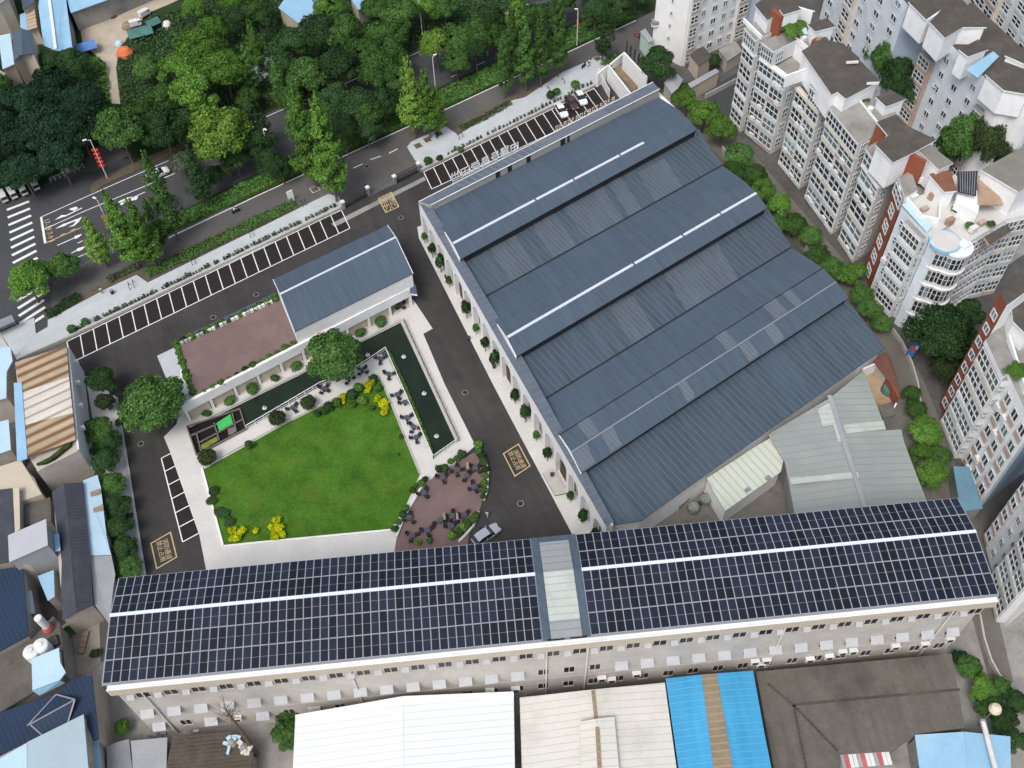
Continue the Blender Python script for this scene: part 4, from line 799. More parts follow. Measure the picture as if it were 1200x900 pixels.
building('flat_roof_hut', 'flat concrete hut roof between the white tower and the stepped apartments', 'hut', [('roof', [(842, 58), (862, 48), (870, 60), (852, 72)], 3.2, M_conc)], [([(843, 58.5), (862, 49), (869, 60), (852, 71)], 3.1)], M_beige)
building('green_wall_hut', 'pale green hut with a grey roof against the white tower', 'hut', [('roof', [(750, 37), (756, 33), (766, 47), (760, 50)], 4.2, M_gmet)], [([(751, 37.5), (756, 34), (765, 47), (760, 49)], 4.1)], mat('pale_green_render', (.45, .58, .52), .85, .1, .5))
building('canopy_shed', 'blue sheet canopy between the two apartment fronts at the right edge', 'canopy', [('roof', [(1117, 546), (1136, 547), (1152, 596), (1126, 600)], 3.2, mat('dull_blue_sheet', (.13, .24, .31), .6, .15, .3, .06))], [([(1118, 547), (1135.5, 548), (1150, 595), (1127, 598)], 3.1)], M_conc)
# ================================================================== APARTMENT BLOCKS
M_fr   = mat('white_window_frame', (.64, .65, .65), .55, .08, 1)
M_wall3 = mat('weathered_grey_white_wall', (.66, .66, .65), .85, .12, .35, .06, stain=((.38, .37, .36), .35, .5))
M_bluew = mat('pale_blue_white_wall', (.64, .69, .73), .8, .08, .3, .04, stain=((.36, .40, .44), .25, .5))
M_shade = mat('painted_shade_wall', (.33, .39, .46), .85, .1, .3, .05)  # shade of the walls turned from the light, put into a grey-blue colour
M_sp = [mat('cream_spandrel', (.60, .56, .48), .8, .15, .6, .06), mat('pink_tile_spandrel', (.44, .34, .29), .8, .15, .6, .06), mat('white_spandrel', (.68, .69, .68), .75, .12, .6, .06), mat('greenish_spandrel', (.52, .57, .53), .75, .12, .6, .06), mat('grey_spandrel', (.46, .46, .45), .85, .15, .6, .06)]
M_glassg = mat('greenish_glass', (.10, .15, .16), .15, .4, .8, spec=.6, objvar=.3)
M_glassb = mat('bluish_glass', (.14, .18, .20), .2, .4, .8, spec=.6, objvar=.4)
GL = [M_glass, M_glass, M_glass, M_glassb, M_glassg, M_glass]
WC = {}
def win_mesh(w, h, nx, nz, gl, bar=.11, dep=.16):
    k = (round(w, 2), round(h, 2), nx, nz, gl.name)
    if k in WC: return WC[k]
    b = MB(); b.obox((-w/2, 0, 0), (w, 0, 0), (0, .04, 0), (0, 0, h), gl)
    for i in range(nx+1): b.obox((-w/2+(w-bar)*i/nx, .0, 0), (bar, 0, 0), (0, dep, 0), (0, 0, h), M_fr)
    for i in range(nz+1): b.obox((-w/2+.002, .003, (h-bar)*i/nz), (w-.004, 0, 0), (0, dep-.006, 0), (0, 0, bar), M_fr)
    WC[k] = b.mesh('window'); return WC[k]
def sp_mesh(w, h, d, m):
    k = ('s', round(w, 2), round(h, 2), round(d, 2), m.name)
    if k not in WC: b = MB(); b.obox((-w/2, 0, 0), (w, 0, 0), (0, d, 0), (0, 0, h), m); WC[k] = b.mesh('spandrel')
    return WC[k]
def ori(a, b, out):
    u = Vector((b[0]-a[0], b[1]-a[1], 0)).normalized(); n = Vector((-u.y, u.x, 0))
    if n.dot(out) < 0: u, n = -u, -n
    return u, n
def put(o, me, name, p, u, n):
    ob = bpy.data.objects.new(name, me); C.objects.link(ob); ob.parent = o
    M = Matrix((u, n, Vector((0, 0, 1)))).transposed().to_4x4(); M.translation = Vector(p)-o.location; ob.matrix_local = M; return ob
def facade(o, a, b, out, z0, storeys, h, cols, nx=3, nz=2, fill=.86, wh=2.0, sill=.75, bands=True, seed=0, skip=(), proud=.03, sp=None):
    """rows of framed windows, each with its spandrel below, on the wall a-b"""
    r = random.Random(seed); a = Vector(a); b = Vector(b); L = (b-a).length; u, n = ori(a, b, out); cw = L/cols
    for s in range(storeys):
        for c in range(cols):
            if (s, c) in skip: continue
            p = lerp(a, b, (c+.5)/cols)+n*proud; p.z = z0+s*h+sill
            put(o, win_mesh(cw*fill, wh, nx, nz, r.choice(GL)), 'window', p, u, n)
            if bands:
                q = p.copy(); q.z = z0+s*h+.08; put(o, sp_mesh(cw*(fill+.05), sill-.12, .2, sp or r.choice(M_sp)), 'spandrel', q, u, n)
def outv(a, b, toward=(0, 60)):
    m_ = (Vector(a)+Vector(b))/2; return Vector((toward[0]-m_.x, toward[1]-m_.y, 0)).normalized()
def box_on(o, a, b, back, z0, z1, m, name='wall', top=None):
    P = [xy(a, z1), xy(b, z1), xy(Vector(b)+back, z1), xy(Vector(a)+back, z1)]; q = MB(); q.prism(P, z0, m, top or m); return q.build(name, o)
def roofblock(o, pts, z, z0, wm=None, rm=None, eave=.35, name='penthouse'):
    P = WL(pts, z); c = sum(P, Vector())/len(P); q = MB(); q.prism([p+(c-p).normalized()*eave for p in P], z0, wm or M_white2); w_ = q.build(name, o)
    q = MB(); q.slab([p+Vector((0, 0, .2)) for p in P], .25, rm or M_droof, M_white2); 
    q2 = MB(); q2.face([lerp(p, c, .035)+Vector((0, 0, .205)) for p in (P if sum(P[i].x*P[(i+1) % len(P)].y-P[(i+1) % len(P)].x*P[i].y for i in range(len(P))) > 0 else P[::-1])], rm or M_droof)
    r_ = q.build('roof', w_); q2.build('roof_surface', w_) if 0 else None
    return w_
BK = DA*11.0
# ---- stepped white block
ap = thing('apartment_block', 'long stepped white apartment block with glazed bays facing the hall', 'apartments', W(935, 225, 0))
u_specs = [((855, 140), (867, 155), 1, 6), ((873, 157), (902, 181), 2, 6), ((912, 192), (936, 222), 2, 6), ((943, 232), (974, 275), 2, 6), ((982, 281), (999, 308), 1, 6)]
fr_ends = []
for k, (pa, pb, cols, st) in enumerate(u_specs):
    a, b = W(*pa, 0), W(*pb, 0); out = outv(a, b); u, n = ori(a, b, out)
    box_on(ap, a, b, BK*.75, 0, 17.6, M_wall3, top=M_conc)
    facade(ap, a, b, out, 0.2, 5, 3.5, cols, nx=3, fill=.93, wh=2.55, sill=.85, seed=k+2)
    e = box_on(ap, a+n*.45, b+n*.45, -n*1.0, 17.45, 17.95, M_sp[0] if k in (2, 3) else M_white2, 'cornice')
    # side face windows
    a2 = b if (W(*pb, 0).y < W(*pa, 0).y) else a
    facade(ap, a2+DA*.4, a2+DA*2.6, Vector((-DAp.x, -DAp.y, 0)), .2, 5, 3.5, 1, nx=2, fill=.7, wh=2.3, sill=.95, bands=False, seed=k+20)
    # glazed top floor set on the cornice
    t0, t1 = (0, 1) if cols == 1 else ((0, .45) if k == 1 else ((.5, 1) if k == 2 else (0, 1)))
    ta, tb = lerp(a, b, t0), lerp(a, b, t1)
    box_on(ap, ta+n*.25, tb+n*.25, DA*5.5, 17.95, 20.9, M_wall3, 'top_floor', M_conc)
    facade(ap, ta+n*.25, tb+n*.25, out, 17.95, 1, 2.9, 1 if t1-t0 < .6 else cols, nx=5, nz=2, fill=.98, wh=2.4, sill=.25, bands=False, seed=k+40)
    box_on(ap, ta+n*.6, tb+n*.6, DA*6.0, 20.9, 21.25, M_white2, 'roof_slab', M_conc)
    e2 = tb if tb.y < ta.y else ta
    facade(ap, e2+DA*.1, e2+DA*2.2, Vector((-DAp.x, -DAp.y, 0)), 17.95, 1, 2.9, 1, nx=3, fill=.96, wh=2.4, sill=.25, bands=False, seed=k+60)
core = WL([(879, 150), (905, 175), (937, 208), (975, 262), (999, 292)], 0)
q = MB(); q.prism([xy(p+DA*3.5, 20.6) for p in core]+[xy(p+DA*9.0, 20.6) for p in reversed(core)], 0, M_white2, M_conc); q.build('wall', ap)
roofblock(ap, [(884, 7), (899, 25), (911, 18), (934, 8), (955, 14), (938, -3), (912, -14)], 24, 19, rm=M_droof)
roofblock(ap, [(913, 12), (930, 4), (939, 12), (918, 18.5)], 25.5, 23, rm=M_droof)
q = MB(); q.wallseg(W(905, 10, 25.3), W(917, 19, 25.3), .7, 20, 25.3, M_redw); q.build('red_gable', ap)
roofblock(ap, [(946, 30), (969, 22), (979, 32), (955, 38)], 23.5, 19, rm=M_droof)
roofblock(ap, [(939, 61), (966, 44), (972, 49), (988, 52), (1006, 70), (1031, 96), (991, 117), (981, 109), (974, 112)], 24, 19, rm=M_droof)
roofblock(ap, [(988, 52), (1008, 70), (1001, 73), (985, 57)], 23.2, 19, rm=M_droof)
roofblock(ap, [(1026, 115), (1043, 106), (1062, 117), (1038, 126)], 22.6, 19, rm=M_droof)
for px, py in ((951, 92), (964, 107), (982, 117)):
    c = W(px, py-2, 21.6); u, n = ori(W(939, 61, 24), W(991, 117, 24), Vector((-1, -.3, 0))); put(ap, win_mesh(1.1, 1.2, 2, 1, M_glass), 'window', c+n*.3, u, n)
q = MB(); P = WL([(871, 25), (892, 46)], 21.3); q.wallseg(P[0], P[1], .3, 21.2, 22.0, M_white2); q.build('roof_parapet', ap)
q = MB(); P = WL([(945, 85), (920, 94)], 21); q.wallseg(P[0], P[1], .3, 19.5, 22.0, M_white2); q.build('terrace_wall', ap)
# solar heater tubes and pipe on the ridge of a roof
q = MB(); q.beam(W(1016, 97, 25), W(1030, 96.5, 25), .35, .35, M_offwh); q.build('heater_tank', ap)
q = MB(); q.beam(W(992, 72.5, 25), W(1006, 71.5, 25), .35, .35, M_offwh); q.build('heater_tank', ap)

# ---- round cornered block
rb = thing('apartment_block', 'apartment block with red strip, roof terrace and round glazed corner tower', 'apartments', W(1050, 330, 0))
a, b = W(1012, 315, 0), W(1018, 338, 0); out = Vector((-1, -.25, 0)).normalized()
box_on(rb, a, b, DA*12, 0, 18.2, M_redw, 'red_wall', M_conc)
facade(rb, a, b, out, .3, 5, 3.5, 1, nx=2, fill=.45, wh=2.1, bands=False, seed=77)
facade(rb, a, b, out, 18.1, 1, 2.9, 1, nx=3, fill=.9, wh=2.3, sill=.2, bands=False, seed=78)
box_on(rb, a+DA*.4, b+DA*.4, DA*3.0, 18.2, 20.9, M_white2, 'top_floor', M_conc)
a, b = W(1019, 339.5, 0), W(1049, 373, 0); u, n = ori(a, b, outv(a, b))
box_on(rb, a, b, DA*13, 0, 19.3, M_bluew, 'wall', M_plaza)
ma, mb_ = lerp(a, b, .30), lerp(a, b, .92)
box_on(rb, ma+n*.9, mb_+n*.9, -n*.95, 0, 18.6, M_wall3, 'bay', M_conc)
facade(rb, ma+n*.9, mb_+n*.9, n, .3, 5, 3.6, 1, nx=5, fill=.95, wh=2.4, sill=.95, seed=91, sp=M_sp[2])
facade(rb, lerp(a, b, .06), lerp(a, b, .26), n, .3, 5, 3.6, 1, nx=1, fill=.5, wh=1.6, sill=1.2, bands=False, seed=92)
facade(rb, mb_+n*.85, mb_+n*.05, Vector((-DAp.x, -DAp.y, 0)), .3, 5, 3.6, 1, nx=1, fill=.8, wh=2.4, sill=.95, bands=False, seed=93)
# tower: two round bays side by side
tc = []
for (px, py, rad, sd) in ((1059.5, 381, 2.0, 5), (1073, 385, 2.1, 6)):
    c = W(px, py, 0)+DA*1.2; tc.append(c)
    q = MB(); q.lathe(c, [(rad, 0), (rad, 18.6), (.02, 18.7)], M_wall3, 24); q.build('round_bay', rb)
    for s in range(5):
        z = .3+3.6*s; q = MB(); q.lathe(c+Vector((0, 0, z-.1)), [(rad+.12, 0), (rad+.3, .06), (rad+.3, .32), (rad+.12, .36)], M_sp[2], 24); q.build('balcony_ring', rb)
        q = MB(); A0 = radians(-175); A1 = radians(-5); n_ = 9
        for i in range(n_):
            t0, t1 = A0+(A1-A0)*i/n_, A0+(A1-A0)*(i+1)/n_; r1 = rad+.05
            q.face([c+Vector((r1*cos(t0), r1*sin(t0), z+.9)), c+Vector((r1*cos(t1), r1*sin(t1), z+.9)), c+Vector((r1*cos(t1), r1*sin(t1), z+3.1)), c+Vector((r1*cos(t0), r1*sin(t0), z+3.1))], M_glass if (s*7+i*3+sd) % 4 else M_glassb)
            e = c+Vector((r1*cos(t0), r1*sin(t0), 0)); q.box((e.x, e.y, z+.85), .13, .13, 2.3, M_fr, t0)
        for zz in (.85, 2.1, 3.1): 
            for i in range(n_):
                t0, t1 = A0+(A1-A0)*i/n_, A0+(A1-A0)*(i+1)/n_; r1 = rad+.06
                q.face([c+Vector((r1*cos(t0), r1*sin(t0), z+zz)), c+Vector((r1*cos(t1), r1*sin(t1), z+zz)), c+Vector((r1*cos(t1), r1*sin(t1), z+zz+.1)), c+Vector((r1*cos(t0), r1*sin(t0), z+zz+.1))], M_fr)
        q.build('window', rb)
q = MB(); q.lathe(tc[0]+Vector((0, 0, 18.6)), [(2.5, 0), (2.5, .6), (2.2, .6)], M_blue, 24); q.build('tower_canopy', rb)
q = MB(); q.lathe(tc[0]+Vector((0, 0, 18.62)), [(2.25, .5), (2.1, .75), (.02, .8)], M_plaza, 24); q.build('tower_roof', rb)
q = MB(); q.lathe(tc[1]+Vector((0, 0, 18.6)), [(2.45, 0), (2.4, .35), (.02, .4)], M_white2, 24); q.build('tower_canopy', rb)
for px, w_ in ((1051.5, 1.1), (1082, 1.6)):
    p = W(px, 382 if px < 1060 else 383, 0)+DA*.6; q = MB(); q.box((p.x, p.y, 0), w_, 1.6, 19.3, M_bluew, .6); q.build('pier', rb)
# right wing
a, b = W(1086, 380, 0), W(1132, 351, 0); out = Vector((.45, -1, 0)).normalized()
c2 = W(1163, 344, 0); back = Vector((-.35, 1, 0)).normalized()*12
q = MB(); q.prism([xy(p, 19.0) for p in (a, b, c2, c2+back*.7, a+back)], 0, M_white2, M_plaza); q.build('wall', rb)
facade(rb, a, b, out, .3, 5, 3.6, 3, nx=3, fill=.9, wh=2.5, sill=.95, seed=101); facade(rb, b, c2, Vector((.2, -1, 0)), .3, 5, 3.6, 2, nx=3, fill=.9, wh=2.5, sill=.95, seed=102)
# roof terraces, penthouses
roofblock(rb, [(1025, 170), (1044, 158), (1062, 148), (1097, 165), (1070, 180), (1046, 191.5)], 24.5, 19, rm=M_droof)
roofblock(rb, [(1027, 144), (1050, 135), (1064, 149), (1040, 160)], 24, 19, rm=M_droof)
roofblock(rb, [(1070, 172), (1086, 168), (1117, 192), (1100, 200)], 23.8, 19, rm=mat('grey_flat_roof', (.20, .19, .165), .95, .15, .35, .1))
roofblock(rb, [(1149, 200), (1200, 172), (1250, 195), (1193, 226)], 24, 19, rm=MATS['grey_flat_roof'])
roofblock(rb, [(1088, 205), (1113, 200), (1121, 225), (1106, 226)], 22.5, 19, rm=mat('red_tile_terrace', (.20, .095, .06), .9, .2, .5, .1))
q = MB(); q.slab(WL([(1122, 201, 24.5), (1146, 200, 24.5), (1144, 229, 22.6), (1123, 224, 22.6)]), .2, M_dkmet); o_ = q.build('solar_heater', rb)
q = MB(); 
for i in range(1, 8): q.beam(lerp(W(1122, 201, 24.55), W(1146, 200, 24.55), i/8), lerp(W(1123, 224, 22.65), W(1144, 229, 22.65), i/8), .08, .05, M_metal)
q.build('tube_rack', o_)
q = MB(); q.slab(WL([(1147, 206, 22.4), (1163, 212, 22.0), (1176, 240, 21.2), (1146, 240, 21.6)]), .15, M_brick); q.build('tan_canopy', rb)
for qd, m_ in (([(1052, 196), (1057, 192), (1062, 205), (1056, 210)], M_redw), ([(1060, 183), (1077, 200), (1070, 222), (1051, 202)], M_redw)):
    pass
q = MB(); q.wallseg(W(1055, 208, 19), W(1073, 219, 19), .5, 18, 24.4, M_redw); q.build('red_gable', rb)
q = MB(); q.wallseg(W(1028, 146, 23.8), W(1041, 158, 23.8), .5, 18, 23.8, M_redw); q.build('red_gable', rb)
P = WL([(1051, 225), (1066, 213), (1095, 216), (1100, 236), (1098, 262), (1078, 258)], 19.3)
for i in range(len(P)): q = MB(); q.wallseg(P[i], P[(i+1) % len(P)], .25, 19.2, 20.4, M_white2); q.build('terrace_wall', rb)
q = MB(); q.prism(WL([(1126, 205), (1150, 228), (1146, 250), (1120, 236)], 21.5), 19, M_white2); q.build('stair_house', rb)
q = MB(); q.prism(WL([(1153, 277), (1180, 263), (1186, 270), (1160, 287)], 19.4), 18.9, M_sp[1], M_droof); q.build('bay_roof', rb)
q = MB(); q.slab(WL([(1057, 240, 19.9), (1064, 236, 20.0), (1093, 265, 20.0), (1086, 272, 19.7)]), .1, M_pblue); q.build('blue_awning', rb)

# ---- white tower at the top
tw = thing('apartment_tower', 'tall white apartment tower with pink window bays at the top picture edge', 'apartments', W(805, 55, 0))
c0, c1, c2, c3 = W(763, 60, 0), W(798, 77.5, 0), W(870, 44, 0), W(835, 27, 0)
q = MB(); q.prism([xy(p, 19.5) for p in (c0, c1, c2, c3)], 0, M_white, M_conc); q.build('wall', tw)
out = Vector((.4, -1, 0)).normalized(); d_ = (c2-c1)
for (t0, t1, nm) in ((.02, .15, 1), (.80, .98, 1)):
    a, b = c1+d_*t0, c1+d_*t1; u, n = ori(a, b, out); box_on(tw, a+n*.5, b+n*.5, -n*.55, 0, 18.5, M_wall3, 'bay')
    facade(tw, a+n*.5, b+n*.5, out, .4, 6, 2.95, 1, nx=2, fill=.86, wh=1.8, seed=120, sp=M_sp[1])
for (t0, t1, cols, f_) in ((.20, .30, 1, .6), (.33, .52, 1, .45), (.52, .66, 1, .5), (.68, .79, 1, .55)): facade(tw, c1+d_*t0, c1+d_*t1, out, .4, 6, 2.95, cols, nx=2, nz=1, fill=f_, wh=1.5, sill=1.0, bands=False, seed=int(t0*99))
facade(tw, c0+(c1-c0)*.42, c0+(c1-c0)*.6, Vector((-1, -1, 0)), .4, 6, 2.95, 1, nx=1, nz=1, fill=.35, wh=1.0, sill=1.2, bands=False, seed=5)
q = MB(); p = c0+Vector((.2, -.3, 0)); q.box((p.x, p.y, 6.6), 1.6, 1.4, .25, M_white); q.box((p.x, p.y, 6.85), 1.5, 1.3, .9, M_metal); q.build('balcony', tw)
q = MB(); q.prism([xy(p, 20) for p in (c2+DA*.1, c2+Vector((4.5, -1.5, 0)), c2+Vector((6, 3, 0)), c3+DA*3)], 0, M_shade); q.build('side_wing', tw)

# ---- second row, upper right
sr = thing('apartment_block', 'white apartment block with small dark windows behind the stepped block', 'apartments', W(1040, 60, 0))
def front_top(pts, z): return [xy(p, 0) for p in WL(pts, z)]
def slabblock(o, p0, p1, z, depth, m, roofm=M_droof): a, b = front_top([p0, p1], z); box_on(o, a, b, DA*depth, 0, z, m, 'wall', roofm); return a, b
a, b = slabblock(sr, (988, -90), (1064, 6), 22, 12, M_bluew)
facade(sr, a, b, outv(a, b), 1.0, 7, 2.95, 5, nx=2, nz=1, fill=.36, wh=1.4, sill=.9, bands=False, seed=200)
a_, b_ = lerp(a, b, .32), lerp(a, b, .44); u, n = ori(a_, b_, outv(a, b)); box_on(sr, a_+n*.9, b_+n*.9, -n, 0, 20, M_sp[0], 'bay'); facade(sr, a_+n*.9, b_+n*.9, n, .6, 6, 3.0, 1, nx=2, fill=.9, seed=201, sp=M_sp[0])
a2, b2 = slabblock(sr, (1091, 29), (1176, 112), 20.5, 12, M_bluew)
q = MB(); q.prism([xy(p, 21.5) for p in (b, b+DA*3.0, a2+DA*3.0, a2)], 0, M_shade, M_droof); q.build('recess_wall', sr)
out2 = outv(a2, b2); facade(sr, lerp(a2, b2, .22), lerp(a2, b2, .78), out2, .6, 6, 3.0, 3, nx=2, nz=1, fill=.36, wh=1.4, sill=.9, bands=False, seed=210)
for t0, t1, sd in ((.03, .2, 3), (.80, .93, 4)):
    a_, b_ = lerp(a2, b2, t0), lerp(a2, b2, t1); u, n = ori(a_, b_, out2); box_on(sr, a_+n*1.0, b_+n*1.0, -n*1.05, 0, 15.5, M_sp[1], 'bay', M_pink if 0 else M_conc); facade(sr, a_+n*1.0, b_+n*1.0, n, .4, 5, 3.0, 1, nx=3, fill=.85, seed=220+sd, sp=M_sp[1])
roofblock(sr, [(1064, 3), (1085, 24), (1103, 12), (1089, 27), (1107, 45.5), (1128, 33), (1156, 33), (1140, 15), (1110, -20), (1085, -14)], 24, 19, rm=M_droof)
roofblock(sr, [(1123, 59), (1146, 47), (1158, 59), (1134, 67.5)], 22.8, 18, rm=M_droof)
roofblock(sr, [(1154, 88), (1176, 73), (1200, 82), (1230, 86), (1206, 112), (1176, 107)], 22.8, 18, rm=M_droof)
roofblock(sr, [(1177, 66), (1200, 55), (1230, 66), (1200, 76)], 23.5, 18, rm=M_droof)
q = MB(); q.slab(WL([(1132, 81, 21.6), (1164, 60, 21.6), (1171, 66, 21.2), (1146, 91, 21.0)]), .12, M_blue); q.build('blue_canopy', sr)
q = MB(); q.slab([p for p in WL([(1094, 91, 12), (1101, 97, 12), (1103, 108, 11.2), (1092, 101, 11.2)])], .1, M_blue); q.build('blue_awning', sr)
for c, rad in ((W(1183, 109, 20.3), 2.6), (W(1204, 111, 20.3), 3.0)): q = MB(); q.lathe(xy(c, 0), [(rad, 0), (rad, 20.3), (.02, 20.4)], M_white, 24); q.build('round_wall', sr)
# ---- third row, top right corner
tr = thing('apartment_block', 'brownish grey apartment block in the far top right corner', 'apartments', W(1180, 20, 0))
a, b = slabblock(tr, (1150, -90), (1232, 8), 22, 12, M_wall3); facade(tr, a, b, outv(a, b), .6, 7, 2.95, 6, nx=2, fill=.62, wh=1.7, seed=300)
a_, b_ = lerp(a, b, .3), lerp(a, b, .55); u, n = ori(a_, b_, outv(a, b)); box_on(tr, a_+n*1.2, b_+n*1.2, -n*1.25, 0, 20, M_sp[0], 'bay'); facade(tr, a_+n*1.2, b_+n*1.2, n, .4, 6, 3.0, 2, nx=2, fill=.85, seed=301, sp=M_sp[1])

# ---- right edge, lower
lr = thing('apartment_block', 'white apartment block with a tall red end strip at the right picture edge', 'apartments', W(1140, 500, 0))
a, b = W(1100.5, 474, 0), W(1148, 592, 0); out = Vector((-1, -.15, 0)).normalized(); u, n = ori(a, b, out)
s1 = lerp(a, b, .13)
box_on(lr, a, s1, DA*12, 0, 26.5, M_redw, 'red_wall', M_droof); facade(lr, a, s1, out, .6, 8, 3.0, 1, nx=2, nz=1, fill=.62, wh=1.5, bands=False, seed=400)
q = MB(); c_ = s1+n*.03; q.obox(xy(c_+u*0, 0)-n*.03, DA*12, u*.05*(1 if u.dot(b-a) > 0 else -1), Vector((0, 0, 26.4)), M_white2); q.build('gable_wall', lr)
box_on(lr, s1, b, DA*12, 0, 20.2, M_white2, 'wall', M_conc)
a_, b_ = lerp(a, b, .19), lerp(a, b, .55); box_on(lr, a_+n*1.0, b_+n*1.0, -n*1.05, 0, 19.6, M_wall3, 'bay', M_conc)
facade(lr, a_+n*1.0, b_+n*1.0, n, .4, 5, 3.8, 2, nx=3, fill=.93, wh=2.7, sill=.9, seed=401)
facade(lr, b_+n*.95, b_+n*.1, Vector((-DAp.x, -DAp.y, 0)), .4, 6, 3.1, 1, nx=2, fill=.85, bands=False, seed=402)
facade(lr, lerp(a, b, .58), lerp(a, b, 1.0), n, .4, 5, 3.8, 3, nx=2, nz=1, fill=.62, wh=1.9, sill=1.1, seed=403, sp=M_sp[1])
box_on(lr, a_+n*1.2, b_+n*1.2, DA*3, 19.6, 20.6, M_white2, 'roof_parapet', M_conc)
roofblock(lr, [(1184, 357), (1200, 350), (1240, 370), (1205, 396), (1187, 378)], 23.5, 20, rm=M_droof)
q = MB(); q.wallseg(W(1180, 398, 20.2), W(1200, 462, 20.2), .3, 20.2, 21.2, M_white2); q.build('roof_parapet', lr)
ub = -DAp*12.5
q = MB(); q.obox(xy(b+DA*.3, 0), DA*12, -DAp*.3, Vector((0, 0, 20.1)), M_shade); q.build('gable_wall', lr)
l2 = thing('apartment_block', 'white apartment block with orange window brackets right of the solar roof', 'apartments', W(1165, 680, 0))
a, b = W(1152, 628, 0), W(1178, 735, 0); u, n = ori(a, b, out)
box_on(l2, a, b, DA*12, 0, 22, M_white2, 'wall', M_conc)
facade(l2, a, lerp(a, b, .16), n, .4, 7, 3.1, 1, nx=2, nz=1, fill=.8, wh=1.6, seed=411, sp=M_sp[1])
facade(l2, lerp(a, b, .2), lerp(a, b, .5), n, .4, 7, 3.1, 2, nx=2, nz=1, fill=.5, wh=1.5, bands=False, seed=412)
a_, b_ = lerp(a, b, .52), lerp(a, b, .95); box_on(l2, a_+n*1.1, b_+n*1.1, -n*1.15, 0, 21, M_wall3, 'bay', M_conc); facade(l2, a_+n*1.1, b_+n*1.1, n, .4, 6, 3.5, 2, nx=3, fill=.92, wh=2.5, sill=.85, seed=413)
q = MB(); q.prism(WL([(1172, 672, 4), (1181, 672, 4), (1190, 710, 4), (1180, 714, 4)], 4), 0, M_white2); q.build('porch', l2)

# small fittings on the fronts: air conditioners and laundry racks
ac_rnd = random.Random(41)
for o_, pa, pb, oz, n_, dep_ in ((ap, (873, 157), (902, 181), 0, 7, .25), (ap, (912, 192), (936, 222), 0, 8, .25), (ap, (943, 232), (974, 275), 0, 9, .25), (ap, (982, 281), (999, 308), 0, 4, .25), (rb, (1019, 339.5), (1049, 373), 0, 6, .3), (lr, (1110, 495), (1146, 588), 0, 9, .3)):
    a, b = W(*pa, 0), W(*pb, 0); u, n = ori(a, b, outv(a, b) if o_ is not tw else Vector((.4, -1, 0)))
    for k in range(n_):
        p = lerp(a, b, ac_rnd.uniform(.04, .96))+n*dep_; p.z = .6+3.5*ac_rnd.randrange(5)+ac_rnd.uniform(0, .3); ob = bpy.data.objects.new('air_conditioner', ac_me); C.objects.link(ob); ob.parent = o_
        Mx = Matrix((u, n, Vector((0, 0, 1)))).transposed().to_4x4(); Mx.translation = p-o_.location; ob.matrix_local = Mx

# roof terraces of the stepped and round blocks: parapet, planters, sheds, tanks
for p, q_ in zip(core, core[1:]): q = MB(); q.wallseg(p+DA*3.7, q_+DA*3.7, .2, 20.6, 21.6, M_white2); q.build('roof_parapet', ap)
rt = random.Random(8)
for k in range(16):
    t = rt.uniform(.04, .96)*(len(core)-1); i = int(t); p = lerp(core[i], core[i+1], t-i)+DA*rt.uniform(4.3, 6.5); q = MB(); kind = k % 4
    if kind == 0: q.box((p.x, p.y, 20.6), 1.4, .5, .5, M_sp[1], rt.uniform(0, 1)); q.box((p.x, p.y, 21.1), 1.3, .4, .35, mat('planter_greenery', (.05, .11, .03), 1, .5, 2, .4), .3); q.build('roof_planter', ap)
    elif kind == 1: q.lathe((p.x, p.y, 20.6), [(.5, 0), (.55, .2), (.55, 1.0), (.3, 1.2), (.02, 1.22)], M_offwh, 10); q.build('water_tank', ap)
    elif kind == 2: q.slab([(p.x-1.1, p.y-.8, 22.2), (p.x+1.1, p.y-.8, 22.2), (p.x+1.1, p.y+.8, 22.5), (p.x-1.1, p.y+.8, 22.5)], .08, [M_pblue, M_gmet, M_brown][k % 3]); q.box((p.x-.95, p.y, 20.6), .12, 1.4, 1.7, M_offwh); q.box((p.x+.95, p.y, 20.6), .12, 1.4, 1.7, M_offwh); q.build('terrace_canopy', ap)
    else: q.box((p.x, p.y, 20.6), 1.0, .8, 1.5, M_redw if k % 8 == 3 else M_wall3, .6); q.build('roof_shed', ap)
for px, py, s_ in ((1070, 233, 1), (1083, 246, 0), (1092, 232, 2), (1140, 270, 1), (1150, 262, 0), (1112, 262, 2)):
    p = W(px, py, 19.4); q = MB(); q.box((p.x, p.y, 19.3), 1.3, .8, .6+.3*s_, [M_sp[1], M_offwh, M_brick][s_], .5); q.build('terrace_box', rb)
